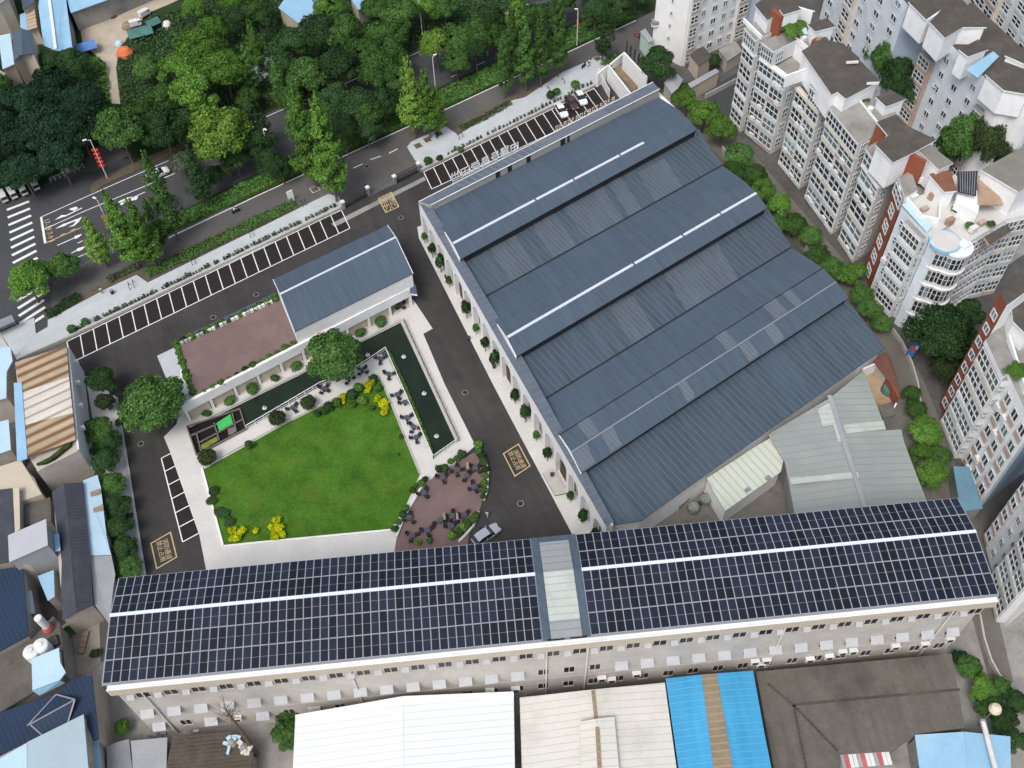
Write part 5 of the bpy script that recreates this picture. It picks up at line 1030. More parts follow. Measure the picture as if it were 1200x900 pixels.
# ================================================================== VEGETATION
import numpy as np
def leafmat(n, c, iv=.34): return mat(n, c, .8, .22, .35, 0, spec=.08, island=iv, objvar=.22, trans=.22)
L_dark  = leafmat('dark_leaves', (.042, .088, .031))
L_deep  = leafmat('deep_green_leaves', (.026, .060, .030))
L_mid   = leafmat('mid_green_leaves', (.074, .155, .040))
L_brit  = leafmat('bright_green_leaves', (.105, .215, .038))
L_lite  = leafmat('light_yellow_green_leaves', (.150, .260, .045))
L_yell  = leafmat('lime_yellow_leaves', (.50, .53, .015), .35)
L_grey  = leafmat('grey_green_leaves', (.095, .120, .075))
L_olive = leafmat('olive_leaves', (.050, .075, .030))
M_bark  = mat('bark', (.13, .105, .08), .95, .3, 1.5, .2)
def leaf_mesh(name, C_, N_, size, m, seed=0):
    """one quad per leaf clump at C_ (n,3), facing N_"""
    r = np.random.default_rng(seed); n = len(C_)
    N_ = N_+r.normal(0, .45, (n, 3)); N_ /= np.linalg.norm(N_, axis=1)[:, None]+1e-9
    T = np.cross(N_, r.normal(0, 1, (n, 3))); T /= np.linalg.norm(T, axis=1)[:, None]+1e-9; B = np.cross(N_, T)
    s = size*r.uniform(.55, 1.25, n)[:, None]; a = s*.5; b = s*r.uniform(.3, .5, n)[:, None]
    Vt = np.stack([C_-T*a, C_-B*b*.9, C_+T*a, C_+B*b], 1).reshape(-1, 3)
    me = bpy.data.meshes.new(name); me.vertices.add(n*4); me.loops.add(n*4); me.polygons.add(n)
    me.vertices.foreach_set('co', Vt.astype(np.float32).ravel()); me.loops.foreach_set('vertex_index', np.arange(n*4, dtype=np.int32))
    me.polygons.foreach_set('loop_start', np.arange(0, n*4, 4, dtype=np.int32))
    me.materials.append(m); me.update(); me.validate(); return me
def blob(r, c, rad, n, flat=.85):
    d = r.normal(0, 1, (n, 3)); d /= np.linalg.norm(d, axis=1)[:, None]; d[:, 2] = np.where(d[:, 2] < -.35, -d[:, 2]*.6, d[:, 2])
    q = rad*r.uniform(.72, 1.05, n)[:, None]; p = d*q; p[:, 2] *= flat; return p+np.array(c), d
def crown_round(seed, m, R=4.0, lobes=40, n=17000, flat=.85, size=.345, name='crown'):
    """crown of many uneven leaf masses around a few limbs; gaps stay open between them. Origin = crown centre"""
    r = np.random.default_rng(seed); P, N_ = [], []
    for i in range(lobes):
        d = r.normal(0, 1, 3); d /= np.linalg.norm(d); d[2] = abs(d[2])*1.0-.28
        c = d*R*r.uniform(.50, .92)*np.array([1, 1, flat]); rad = R*r.uniform(.20, .38)
        p, q = blob(r, c, rad, int(n/lobes*r.uniform(.7, 1.3))); P.append(p); N_.append(q*.7+d*.5)
    return leaf_mesh(name, np.concatenate(P), np.concatenate(N_), size, m, seed)
def crown_cone(seed, m, R=2.5, H=11.0, n=9000, size=.27, name='crown', p_=1.0):
    """upright ginkgo-like crown: branch sprays around a leader. Origin = crown bottom centre"""
    r = np.random.default_rng(seed); P, N_ = [], []
    nb = 46
    for i in range(nb):
        t = (i+.5)/nb; z = H*t; a = i*2.4+r.uniform(-.5, .5); L = R*((1-t)**.75*.95+.10)*r.uniform(.55, 1.15)*min(1, .45+t*4)
        k = max(14, int(n/nb*(1.35-t))); s = np.sqrt(r.uniform(.02, 1, k)); ang = a+r.normal(0, .30, k)
        x = np.stack([np.cos(ang)*s*L, np.sin(ang)*s*L, z+s*L*.42+r.normal(0, .22, k)], 1); P.append(x); d = np.stack([np.cos(ang), np.sin(ang), np.full(k, .9)], 1); N_.append(d)
    return leaf_mesh(name, np.concatenate(P), np.concatenate(N_), size, m, seed)
def limb_mesh(seed, h, r0, spread, up, forks=5):
    r = random.Random(seed); b = MB(); b.tube((0, 0, 0), (.05*h, .02*h, h), r0, r0*.62, M_bark, 7)
    for k in range(forks):
        a = 2*pi*k/forks+r.uniform(-.4, .4); e = Vector((.05*h+cos(a)*spread, .02*h+sin(a)*spread, h+up*r.uniform(.7, 1.1))); s = Vector((.05*h, .02*h, h*r.uniform(.85, .98))); mm = lerp(s, e, .55)+Vector((0, 0, up*.15))
        b.tube(s, mm, r0*.42, r0*.28, M_bark, 5); b.tube(mm, e, r0*.28, r0*.1, M_bark, 5)
    return b.mesh('trunk')
# prototypes: kind -> (crown mesh, trunk mesh, crown centre height, crown radius)
KIND = {}
def defkind(k, crown, trunk, zc, R, off): KIND[k] = (crown, trunk, zc, R, off)
for i, (nm, lm) in enumerate((('deep', L_deep), ('dark', L_dark), ('mid', L_mid), ('bright', L_brit), ('lite', L_lite), ('olive', L_olive), ('grey', L_grey))):
    for v in range(2):
        R = 4.0; defkind((nm, v), crown_round(11*i+v, lm, R, 38+6*v), limb_mesh(i*5+v, 3.6, .24, 2.2, 3.0), 6.0, R, 6.0)
for i, (nm, lm) in enumerate((('cbright', L_brit), ('cmid', L_mid), ('clite', L_lite), ('cdark', L_dark))):
    for v in range(2): defkind((nm, v), crown_cone(71*i+v, lm), limb_mesh(80+i+v, 4.0, .17, .9, 2.4, 6), 7.0, 2.6, 1.8)
USE = {}
def ppm(px, py, z):                                     # plan pixels per metre at that spot
    p = W(px, py, z); d = (p-Vector((0, 0, HC))).length; return FPX/((p-Vector((0, 0, HC))).dot(_fw))
def tree(px, py, rpx, kind, label, group=None, cat='tree', name=None, zs=1.0, z0=0.0):
    v = USE.get(kind, 0); USE[kind] = v+1
    crown, trunk, zc, R, off = KIND[(kind, v % 2)]
    s = 1.08*rpx/ppm(px, py, z0+5)/R
    c = W(px, py, z0+zc*s*zs); rnd_ = random.Random(px*7+py*13)
    nm = name or ('ginkgo_tree' if kind[0] == 'c' else 'broadleaf_tree')
    o = thing(nm, label, cat, (c.x, c.y, z0), rnd_.uniform(0, 6.28), group); o.scale = (s*rnd_.uniform(.94, 1.06), s*rnd_.uniform(.94, 1.06), s*zs)
    a = bpy.data.objects.new('crown', crown); C.objects.link(a); a.parent = o; a.location = (0, 0, off)
    a = bpy.data.objects.new('trunk', trunk); C.objects.link(a); a.parent = o
    return o
def grove(label, group, lst, **k):
    for px, py, r_, kd in lst: tree(px, py, r_, kd, label, group, **k)
grove('dark round tree in the dense mass above the zebra crossing', 'dark trees massed above the zebra crossing', [(20, 122, 27, 'deep'), (60, 106, 27, 'deep'), (95, 116, 24, 'deep'), (8, 165, 27, 'deep'), (52, 148, 30, 'deep'), (92, 150, 27, 'deep'), (25, 200, 24, 'deep'), (68, 183, 26, 'deep'), (-20, 140, 30, 'deep'), (-25, 195, 26, 'deep'), (-5, 105, 22, 'mid'), (104, 136, 17, 'mid')])
grove('dark bushy tree between the beige gable house and the yard path', 'dark trees beside the yard path', [(60, 72, 15, 'dark'), (84, 72, 17, 'dark'), (92, 90, 13, 'dark'), (47, 68, 11, 'mid')])
tree(140, 152, 30, 'mid', 'mid green layered tree just right of the upper lantern pole'); tree(119, 130, 14, 'mid', 'small mid green tree at the lower end of the yard path')
grove('big bright green tree of the tall clump right of the yard path', 'bright trees of the tall clump right of the path', [(236, 52, 27, 'bright'), (210, 84, 24, 'bright'), (262, 80, 27, 'bright'), (232, 108, 28, 'bright'), (250, 32, 17, 'bright'), (192, 114, 20, 'mid')])
grove('dark tree in the shade below the tall bright clump', 'dark trees below the tall bright clump', [(190, 150, 27, 'dark'), (165, 135, 20, 'mid'), (218, 148, 22, 'dark'), (172, 78, 16, 'mid')])
tree(256, 158, 36, 'lite', 'light yellow-green spreading tree with a bare trunk beside the main road')
grove('slim pale green upright tree left of the dark wood', 'slim pale trees left of the dark wood', [(298, 52, 13, 'cbright'), (326, 98, 13, 'cmid'), (291, 80, 13, 'cmid'), (318, 30, 14, 'cdark')])
grove('dark dense tree in the wood beyond the main road', 'dark trees of the wood beyond the main road', [(345, 50, 24, 'dark'), (374, 40, 25, 'dark'), (398, 34, 25, 'mid'), (358, 88, 24, 'mid'), (332, 82, 20, 'dark'), (395, 80, 25, 'dark'), (425, 62, 22, 'mid'), (445, 80, 24, 'mid'), (452, 40, 22, 'mid'), (390, 118, 23, 'dark'), (420, 125, 24, 'dark'), (375, 140, 19, 'mid'), (452, 118, 17, 'dark'), (430, 155, 16, 'dark'), (292, 114, 14, 'mid'), (340, 112, 16, 'mid')])
grove('mid green tree at the top edge of the wood left of the lamp post', 'mid green trees along the top edge', [(470, 14, 22, 'mid'), (495, 10, 18, 'bright'), (440, 8, 18, 'mid'), (300, 12, 18, 'mid'), (280, 20, 16, 'dark'), (272, -2, 16, 'bright'), (225, 8, 14, 'bright'), (520, 4, 18, 'mid'), (385, 8, 18, 'bright')])
tree(511, 52, 16, 'lite', 'slim yellow-green tree with a bare white trunk in the road verge', zs=1.5)
grove('tall narrow dark green tree in the row along the road verge', 'tall narrow trees along the road verge', [(535, 46, 18, 'mid'), (558, 40, 19, 'mid'), (577, 24, 16, 'dark'), (600, 52, 15, 'cmid'), (616, 60, 15, 'cmid'), (634, 55, 15, 'cmid'), (606, 22, 18, 'cbright'), (655, 42, 15, 'cmid'), (645, 20, 16, 'dark'), (590, 75, 13, 'cmid'), (625, 20, 16, 'mid')], zs=1.25)
grove('dark green tree in the line along the lower side of the verge', 'dark trees along the lower verge', [(402, 152, 19, 'dark'), (425, 130, 20, 'mid'), (448, 122, 18, 'dark'), (470, 92, 18, 'mid'), (462, 66, 18, 'mid'), (535, 70, 16, 'mid'), (558, 60, 16, 'dark'), (580, 44, 16, 'mid'), (604, 28, 16, 'dark'), (640, 18, 16, 'mid'), (660, 4, 16, 'dark'), (328, 196, 14, 'dark')], zs=1.15)
grove('dark tree filling the top edge right of the lamp post', 'dark trees right of the lamp post', [(698, 14, 18, 'dark'), (722, 8, 18, 'dark'), (708, 36, 14, 'cdark'), (745, -8, 15, 'dark'), (690, -8, 15, 'dark')])
tree(357, 160, 22, 'cbright', 'tall bright ginkgo, left of the pair by the side road', zs=1.15); tree(381, 172, 24, 'cbright', 'tall bright ginkgo, right and larger of the pair by the side road', zs=1.15); tree(345, 140, 14, 'cmid', 'small ginkgo peeping out behind the roadside pair')
tree(481, 112, 17, 'clite', 'bright yellow-green ginkgo at the gate pavement, left of three', zs=1.2); tree(500, 120, 16, 'cbright', 'bright ginkgo at the gate pavement, middle of three', zs=1.1); tree(512, 128, 13, 'clite', 'smallest bright ginkgo at the gate pavement, right of three')
tree(188, 228, 22, 'cmid', 'mid green ginkgo behind the road arrows, upper one', zs=1.1); tree(142, 268, 22, 'cbright', 'bright ginkgo in the verge right of the lane arrows'); tree(166, 272, 20, 'cbright', 'bright ginkgo nearest the hedge in the left verge'); tree(112, 282, 15, 'clite', 'thin yellowish ginkgo at the left end of the verge'); tree(180, 262, 15, 'cmid', 'slender ginkgo between the two bright verge ginkgos and the wood')
tree(30, 328, 24, 'bright', 'bright leafy street tree beside the lower end of the zebra crossing'); tree(48, 318, 15, 'bright', 'small bright street tree touching the zebra crossing'); tree(75, 312, 17, 'mid', 'round mid green street tree right of the zebra crossing', zs=1.2)
grove('dark tree shading the verge beside the light spreading tree', 'dark trees in the left verge', [(297, 165, 22, 'dark'), (316, 190, 17, 'dark'), (275, 185, 18, 'dark'), (230, 205, 16, 'cdark'), (212, 190, 14, 'grey'), (300, 140, 16, 'cdark'), (250, 205, 14, 'dark')])
tree(388, 416, 29, 'mid', 'dense round tree leaning over the pond beside the pavilion', zs=1.05); tree(180, 472, 36, 'mid', 'large mid green tree at the corner of the left lane', zs=.8)
tree(121, 446, 18, 'dark', 'dark tree at the head of the shrub row by the left wall'); tree(124, 470, 11, 'olive', 'thin olive tree below the dark tree by the left wall')
for i, (px, py, r_, kd) in enumerate([(116, 503, 17, 'mid'), (128, 518, 14, 'dark'), (124, 541, 17, 'dark'), (130, 567, 17, 'mid'), (134, 593, 16, 'dark'), (138, 618, 17, 'dark'), (145, 643, 16, 'dark'), (150, 666, 15, 'mid'), (128, 636, 11, 'mid'), (121, 585, 11, 'dark'), (118, 525, 11, 'dark')]):
    tree(px, py, r_, kd, 'shrubby tree in the hedge row along the left wall', 'hedge row along the left wall', name='shrub_tree', zs=.8)
for px, py in ((140, 494), (136, 519), (146, 585), (150, 605), (156, 642)): tree(px, py, 5.5, 'dark', 'small clipped round bush on the kerb beside the hedge row', 'clipped round bushes beside the hedge row', 'bush', 'round_bush', zs=.6)
tree(771, 74, 21, 'dark', 'dark tree beside the end wall of the gate office'); tree(803, 104, 8, 'dark', 'small dark tree by the brown hipped hut'); tree(836, 70, 9, 'dark', 'small dark tree between the two huts by the white tower')
grove('bright green tree in the row between hall and apartments', 'trees between hall and apartments', [(806, 116, 15, 'bright'), (826, 133, 17, 'bright'), (847, 150, 17, 'bright'), (868, 180, 16, 'mid'), (860, 200, 14, 'mid'), (885, 205, 14, 'mid'), (893, 222, 15, 'bright'), (912, 238, 15, 'bright'), (908, 262, 13, 'mid'), (932, 262, 14, 'mid'), (950, 275, 13, 'mid'), (957, 298, 14, 'mid'), (975, 312, 14, 'mid'), (988, 320, 12, 'bright'), (1004, 322, 14, 'bright'), (1010, 345, 13, 'mid'), (1020, 362, 14, 'mid'), (1034, 378, 11, 'mid')])
grove('dark tree in the court behind the stepped apartments', 'dark court trees', [(1052, 46, 17, 'dark'), (1042, 70, 20, 'mid'), (1052, 92, 20, 'dark'), (1066, 106, 16, 'dark'), (1030, 60, 14, 'mid')], zs=1.5)
grove('dark olive tree at the foot of the second apartment row', 'olive court trees', [(1130, 160, 22, 'mid'), (1156, 165, 24, 'olive'), (1176, 172, 20, 'dark'), (1112, 172, 15, 'mid')], zs=1.7)
tree(1105, 392, 36, 'dark', 'big dark tree below the round glazed tower'); tree(1130, 372, 24, 'dark', 'dark tree touching the red end strip'); tree(1112, 432, 20, 'olive', 'dusty olive tree beside the curved lane')
grove('bright bushy tree right of the grey-green shed', 'bright trees right of the grey-green shed', [(1074, 478, 12, 'mid'), (1086, 505, 18, 'bright'), (1080, 532, 14, 'bright'), (1099, 533, 14, 'mid'), (1092, 556, 17, 'bright'), (1068, 460, 10, 'mid')])
grove('mid green tree in the clump right of the concrete roof', 'trees right of the concrete roof', [(1137, 782, 13, 'mid'), (1148, 805, 17, 'bright'), (1158, 825, 16, 'mid'), (1175, 842, 17, 'dark'), (1172, 805, 12, 'mid'), (1192, 868, 14, 'dark'), (1190, 822, 14, 'dark'), (1124, 770, 9, 'dark')])
tree(336, 836, 13, 'mid', 'dense bush at the corner of the white roof, upper of two'); tree(335, 862, 16, 'mid', 'dense bush at the corner of the white roof, lower of two')
tree(143, 852, 9, 'bright', 'small bright tree in the gap left of the solar building')
tree(79, 742, 8, 'mid', 'bush against the flat roof wall in the left courtyard', name='bush', cat='bush', zs=.7); tree(111, 766, 6, 'olive', 'small olive bush by the courtyard fence', name='bush', cat='bush', zs=.7)
tree(925, 36, 13, 'bright', 'leafy roof garden shrub on the stepped block, larger one', name='roof_shrub', cat='shrub', zs=.6, z0=20.6); tree(938, 30, 9, 'bright', 'leafy roof garden shrub on the stepped block, smaller one', name='roof_shrub', cat='shrub', zs=.7, z0=20.6)
tree(1190, 432, 13, 'bright', 'roof garden shrub on the apartment block with the red end', name='roof_shrub', cat='shrub', zs=.5, z0=20.2)
for px, py, lab in ((1137, 264, 'roof terrace shrub behind the round tower'), (1162, 262, 'roof terrace shrub above the right wing'), (1120, 245, 'roof terrace shrub beside the stair house')): tree(px, py, 5.5, 'mid', lab, name='roof_shrub', cat='shrub', zs=.5, z0=19.2)
# ---- clipped balls, lime shrubs, low shrubs: small leaf meshes
def tuft(seed, m, R, n, size, flat=.8, name='foliage'):
    """one dense uneven shrub mass"""
    r = np.random.default_rng(seed); P, N_ = [], []
    p, q = blob(r, (0, 0, 0), R*.78, n); P.append(p*np.array([1, 1, flat])); N_.append(q)
    for i in range(13):
        d = r.normal(0, 1, 3); d /= np.linalg.norm(d); d[2] = abs(d[2])*.9-.1; p, q = blob(r, d*R*r.uniform(.45, .7), R*r.uniform(.22, .4), n//9); P.append(p); N_.append(q)
    return leaf_mesh(name, np.concatenate(P), np.concatenate(N_), size*.8, m, seed)
B_ball = [tuft(301, L_mid, .9, 700, .22), tuft(302, L_olive, .9, 700, .22)]
B_lime = [tuft(303, L_yell, .75, 420, .22), tuft(304, L_yell, .75, 420, .22)]
B_low = [tuft(305+i, m_, .8, 420, .26) for i, m_ in enumerate((L_mid, L_brit, L_dark))]
stem = MB(); stem.tube((0, 0, 0), (0, 0, .9), .06, .04, M_bark, 5); S_me = stem.mesh('stem')
def shrub(name, px, py, z, s, me, label, group=None, cat='shrub', hz=.65, sz=1.0):
    p = W(px, py, z+hz*s*.7); o = thing(name, label, cat, (p.x, p.y, z), random.Random(px+py).uniform(0, 6), group); s *= .82; o.scale = (s, s, s*sz)
    a = bpy.data.objects.new('foliage', me); C.objects.link(a); a.parent = o; a.location = (0, 0, hz)
    a = bpy.data.objects.new('stem', S_me); C.objects.link(a); a.parent = o; return o
shrub('ball_bush', 325, 491, .1, 2.4, B_ball[1], 'clipped olive ball bush on the pond walk, right of the filter cage', cat='bush'); shrub('ball_bush', 361, 473, .1, 2.2, B_ball[1], 'clipped olive ball bush on the pond walk beside the cafe tables', cat='bush'); shrub('ball_bush', 243, 537, .1, 2.5, B_ball[1], 'clipped olive ball bush at the upper left lawn corner', cat='bush')
for px, py, s in ((292, 522, .9), (470, 512, .5), (466, 533, .4)): shrub('small_bush', px, py, .1, s*1.4, B_ball[0], 'small dark bush near the edge of the lawn', 'small bushes at the lawn edge', 'bush')
for px, py, s in ((272, 622, 1.1), (278, 630, 1.2), (284, 622, 1.1), (272, 631, .9), (324, 610, 1.1), (320, 618, 1.2), (327, 620, 1.3), (322, 628, 1.2), (331, 627, 1.0), (300, 622, .8)): shrub('lime_shrub', px, py, .1, s*1.15, B_lime[int(px) % 2], 'lime yellow shrub along the bottom edge of the lawn', 'lime shrubs at the bottom of the lawn')
for px, py, s in ((432, 452, 1.3), (436, 448, 1.1), (431, 458, .9), (442, 468, 1.1), (449, 473, 1.4), (452, 478, 1.0), (450, 484, 1.0), (402, 465, 1.0), (402, 471, .8)): shrub('lime_shrub', px, py, .1, s*1.15, B_lime[int(px) % 2], 'lime yellow shrub in the flower bed at the upper lawn corner', 'lime shrubs in the upper flower bed')
for i, (px, py, s) in enumerate([(385, 477, 1.6), (395, 472, 1.6), (412, 463, 1.7), (420, 455, 1.6), (425, 470, 1.5), (438, 444, 1.5), (442, 455, 1.5), (412, 474, 1.4), (380, 482, 1.2), (372, 485, 1.2), (436, 478, .9)]): shrub('bed_shrub', px, py, .1, s, B_low[[2, 0, 2, 0, 1, 2, 0, 1, 2, 2, 0][i]], 'green shrub in the planting bed at the upper lawn corner', 'shrubs in the upper lawn bed')
for px, py in ((250, 573), (247, 585), (262, 600), (268, 610), (256, 598)): shrub('bed_shrub', px, py, .1, 1.6, B_low[2], 'flat dark foliage making a dark patch at the left of the lawn', 'dark foliage patches at the left of the lawn', sz=.35)  # flattened dark foliage added to darken patches of the lawn
M_pot = mat('dark_planter', (.05, .05, .055), .7, .2, 1); M_box = mat('white_planter_box', (.56, .56, .54), .8, .08, 1)
for i in range(NB):                                     # shrubs standing in the arches of the hall
    if i in doors: continue
    c = F0+fu*((i+.5)*bw)+fo*.35; o = thing('arch_shrub', 'leafy shrub standing before an arch of the hall side wall', 'shrub', (c.x, c.y, .12), i, 'shrubs along the hall arches'); s = 1.25+.35*((i*7) % 3); o.scale = (s*.72, s*.72, s*1.75)
    a = bpy.data.objects.new('foliage', B_low[i % 3 if i % 3 != 1 else 2]); C.objects.link(a); a.parent = o; a.location = (0, 0, .75); a = bpy.data.objects.new('stem', S_me); C.objects.link(a); a.parent = o
for i in range(9):                                      # colonnade shrubs at the pond
    p = G0+cu_*(3.0+i*(CL-9)/8.2)-cv*.5; o = thing('pond_shrub', 'leafy shrub on the pond edge in front of the colonnade', 'shrub', (p.x, p.y, .06), i, 'shrubs along the colonnade'); s = 1.0+.3*(i % 3); o.scale = (s*1.3, s*1.0, s*.8)
    a = bpy.data.objects.new('foliage', B_low[[2, 0, 0][i % 3]]); C.objects.link(a); a.parent = o; a.location = (0, 0, .6); a = bpy.data.objects.new('stem', S_me); C.objects.link(a); a.parent = o
rr = random.Random(21)
for i in range(13):
    t = (i+.5)/13; px, py = 212+(329-212)*t+rr.uniform(-2, 2), 401+(348-401)*t; shrub('terrace_shrub', px, py, 3.1, rr.uniform(.9, 1.5), rr.choice(B_low), 'potted shrub along the road side of the roof terrace', 'shrubs on the road side of the terrace')
for i in range(12):
    t = (i+.5)/12; px, py = 236+(348-236)*t, 462+(400-462)*t; shrub('terrace_shrub', px, py, 3.7, rr.uniform(.7, 1.3), rr.choice(B_low), 'potted shrub along the pond side of the roof terrace', 'shrubs on the pond side of the terrace')
for i in range(11):
    t = i/10; px, py = 206+(226-206)*t, 402+(460-402)*t; shrub('terrace_shrub', px, py, 3.0, rr.uniform(1.0, 1.4), B_low[i % 2], 'shrub in the green strip at the left end of the roof terrace', 'shrubs at the left end of the terrace')
# deck planters: raised white edging with shrubs
def planter(pts, z, label, shr, wd=.35):
    o = thing('planter', label, 'planter', W(*pts[0], .1)); P = WL(pts, 0)
    for p, q in zip(P, P[1:]): b = MB(); b.wallseg(p, q, wd, .1, z, M_box); b.build('edging', o)
    for px, py, s, k in shr: shrub('planter_shrub', px, py, .15, s*.78, B_low[k], shr_lab, shr_grp)
shr_lab, shr_grp = 'shrub in the white planter edge, upper side of the brown deck', 'planter shrubs above the deck'
planter([(513, 556), (521, 550), (534, 543)], .55, 'white planter edge between pond and brown deck', [(515, 550, 1.7, 2), (521, 549, 1.6, 0), (528, 541, 1.3, 0), (535, 538, 1.3, 1), (541, 533, 1.8, 2)])
shr_lab, shr_grp = 'shrub in the planter between lawn and brown deck', 'planter shrubs between lawn and deck'
planter([(501, 563), (492, 576), (478, 600), (473, 610), (465, 630)], .55, 'white planter edge between lawn and brown deck', [(498, 562, 1.3, 2), (494, 567, 1.5, 0), (488, 570, 1.2, 1), (484, 575, 1.4, 2), (475, 596, 1.5, 0), (472, 603, 1.5, 2), (467, 612, 1.3, 0), (463, 620, 1.4, 2)])
shr_lab, shr_grp = 'shrub in the curved planter between deck and driveway', 'planter shrubs beside the driveway'
planter([(557, 522), (569, 541), (572, 555), (571, 575), (567, 587)], .55, 'curved white planter edge between brown deck and driveway', [(560, 522, 1.7, 1), (561, 529, 1.5, 0), (565, 535, 1.6, 2), (567, 542, 1.6, 0), (569, 550, 1.5, 2), (569, 558, 1.4, 0), (568, 567, 1.5, 1), (567, 575, 1.4, 0), (566, 582, 1.1, 2)])
shr_lab, shr_grp = 'shrub in the planter at the foot of the brown deck', 'planter shrubs below the deck'
planter([(561, 601), (555, 617), (546, 628), (538, 636)], .55, 'white planter edge beside the silver car', [(557, 604, 1.4, 1), (553, 610, 1.6, 0), (548, 614, 1.7, 0), (543, 619, 1.7, 1), (538, 624, 1.7, 0), (530, 628, 1.6, 1), (490, 636, 1.2, 1), (503, 634, 1.2, 0)])
# ---- hedges and planting along the pavement
def hedge(pts, wd, h, dens, m, label, name='hedge'):
    r = np.random.default_rng(int(pts[0][0])); P = WL(pts, 0); Cs, Ns = [], []
    for p, q in zip(P, P[1:]):
        L = (q-p).length; n = int(L*dens); t = r.uniform(0, 1, n); s = r.uniform(-.5, .5, n)*wd; d = (q-p).normalized(); e = Vector((-d.y, d.x, 0)); bump = .8+.2*np.sin(t*L*1.7+s)
        z = .1+h*np.sqrt(r.uniform(.05, 1, n))*bump*(1-.5*(np.abs(s)/wd*2)**3)
        Cs.append(np.stack([p.x+d.x*L*t+e.x*s, p.y+d.y*L*t+e.y*s, z], 1)); Ns.append(np.stack([e.x*s/wd*2, e.y*s/wd*2, np.full(n, .9)], 1))
    Cc = np.concatenate(Cs); o_ = Cc.mean(0); o_[2] = 0; me = leaf_mesh(name, Cc-o_, np.concatenate(Ns), .36, m, 3); ob = bpy.data.objects.new(name, me); C.objects.link(ob); ob.location = o_; tag(ob, label, 'hedge'); return ob
hedge([(172, 322), (225, 298), (300, 262), (346, 240)], 2.6, 1.3, 130, L_mid, 'long green hedge strip between side road and pale pavement')
hedge([(56, 372), (75, 360), (94, 348)], 2.2, 1.3, 130, L_dark, 'short dark hedge below the round street tree')
hedge([(128, 330), (150, 318), (164, 312)], 1.8, .8, 90, L_olive, 'thin olive hedge at the bare soil left of the long hedge')
hedge([(540, 152), (570, 138), (598, 121)], 1.6, .9, 70, L_olive, 'patchy olive hedge between side road and gate pavement')
hedge([(706, 78), (714, 72), (726, 64)], 1.6, 1.0, 90, L_mid, 'short green hedge at the gate office corner')
# shadow-side undergrowth of the wood
def thicket(pts, n, h, m, label, seed, name='undergrowth'):
    r = np.random.default_rng(seed); P = WL(pts, 0); xs = [p.x for p in P]; ys = [p.y for p in P]; Cs = []
    def inside(x, y):
        c = False; j = len(P)-1
        for i in range(len(P)):
            if (ys[i] > y) != (ys[j] > y) and x < (xs[j]-xs[i])*(y-ys[i])/(ys[j]-ys[i])+xs[i]: c = not c
            j = i
        return c
    while len(Cs) < n:
        x, y = r.uniform(min(xs), max(xs)), r.uniform(min(ys), max(ys))
        if inside(x, y): Cs.append((x, y, abs(math.sin(x*.45)*math.cos(y*.38)+.35*math.sin(x*1.3+y))*h*r.uniform(.3, 1)+.1))
    Cs = np.array(Cs); o_ = Cs.mean(0); o_[2] = 0; me = leaf_mesh(name, Cs-o_, np.tile([0, 0, 1.0], (n, 1)), .62, m, seed); ob = bpy.data.objects.new(name, me); C.objects.link(ob); ob.location = o_; ob['kind'] = 'stuff'; ob['label'] = label; ob['category'] = 'undergrowth'; return ob
thicket([(86, 62), (98, 60), (126, 82), (130, 122), (112, 140), (80, 110), (60, 90)], 5000, 1.8, L_mid, 'low green undergrowth left of the yard path', 5)
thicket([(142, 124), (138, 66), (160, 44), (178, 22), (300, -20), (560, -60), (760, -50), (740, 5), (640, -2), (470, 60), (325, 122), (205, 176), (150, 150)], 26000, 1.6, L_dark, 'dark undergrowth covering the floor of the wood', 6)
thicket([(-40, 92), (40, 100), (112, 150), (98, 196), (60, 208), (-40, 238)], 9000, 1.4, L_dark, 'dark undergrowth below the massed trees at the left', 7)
thicket([(150, 281), (300, 208), (540, 95), (722, 8), (744, 20), (519, 126), (300, 225), (197, 273), (160, 290)], 12000, .35, L_mid, 'grass and low plants covering the road verge', 8, 'verge_plants')
# ornamental grass tufts along the parking bays
def grass_mesh(seed, m):
    r = np.random.default_rng(seed); n = 60; a = r.uniform(0, 6.28, n); l = r.uniform(.1, .5, n); c = np.stack([np.cos(a)*l, np.sin(a)*l, r.uniform(.2, 1.3, n)], 1); return leaf_mesh('leaves', c, np.stack([np.cos(a), np.sin(a), np.full(n, .5)], 1), .42, m, seed)
GT = [grass_mesh(i, m_) for i, m_ in enumerate((L_grey, L_olive, L_mid))]
def tufts(p0, p1, n, label, group, s=1.0, skip=0):
    r = random.Random(n)
    for i in range(n):
        if r.random() < skip: continue
        t = (i+.5)/n; px, py = p0[0]+(p1[0]-p0[0])*t, p0[1]+(p1[1]-p0[1])*t
        p = W(px+r.uniform(-.8, .8), py+r.uniform(-.6, .6), .13); o = bpy.data.objects.new('planting_tuft', GT[r.choice((0, 0, 1, 1, 2))]); C.objects.link(o); o.location = p; k = s*r.uniform(.7, 1.2); o.scale = (k, k, k); o.rotation_euler = (0, 0, r.uniform(0, 6)); tag(o, label, 'plant', group)
tufts((82, 391), (397, 240), 88, 'young grassy plant in the strip above the left parking bays', 'young plants above the left bays', .62, .08)
tufts((498, 195), (694, 98), 46, 'young grassy plant in the strip above the right parking bays', 'young plants above the right bays', .65, .12)
for px, py, s in ((84, 386, 1.6), (100, 377, 1.3), (502, 189, 1.7), (515, 186, 1.2), (645, 112, 1.8), (652, 108, 1.6), (674, 100, 1.9), (540, 176, 1.2)): shrub('strip_shrub', px, py, .13, s, B_low[2 if int(px) % 2 else 0], 'fuller shrub among the young plants above the parking bays', 'fuller shrubs above the bays')
# climbing plants on the pool rail
hedge([(456, 414), (472, 447), (490, 490), (507, 531)], .35, .75, 60, L_brit, 'thin green planting along the lawn side of the pond', 'pond_edge_plants')
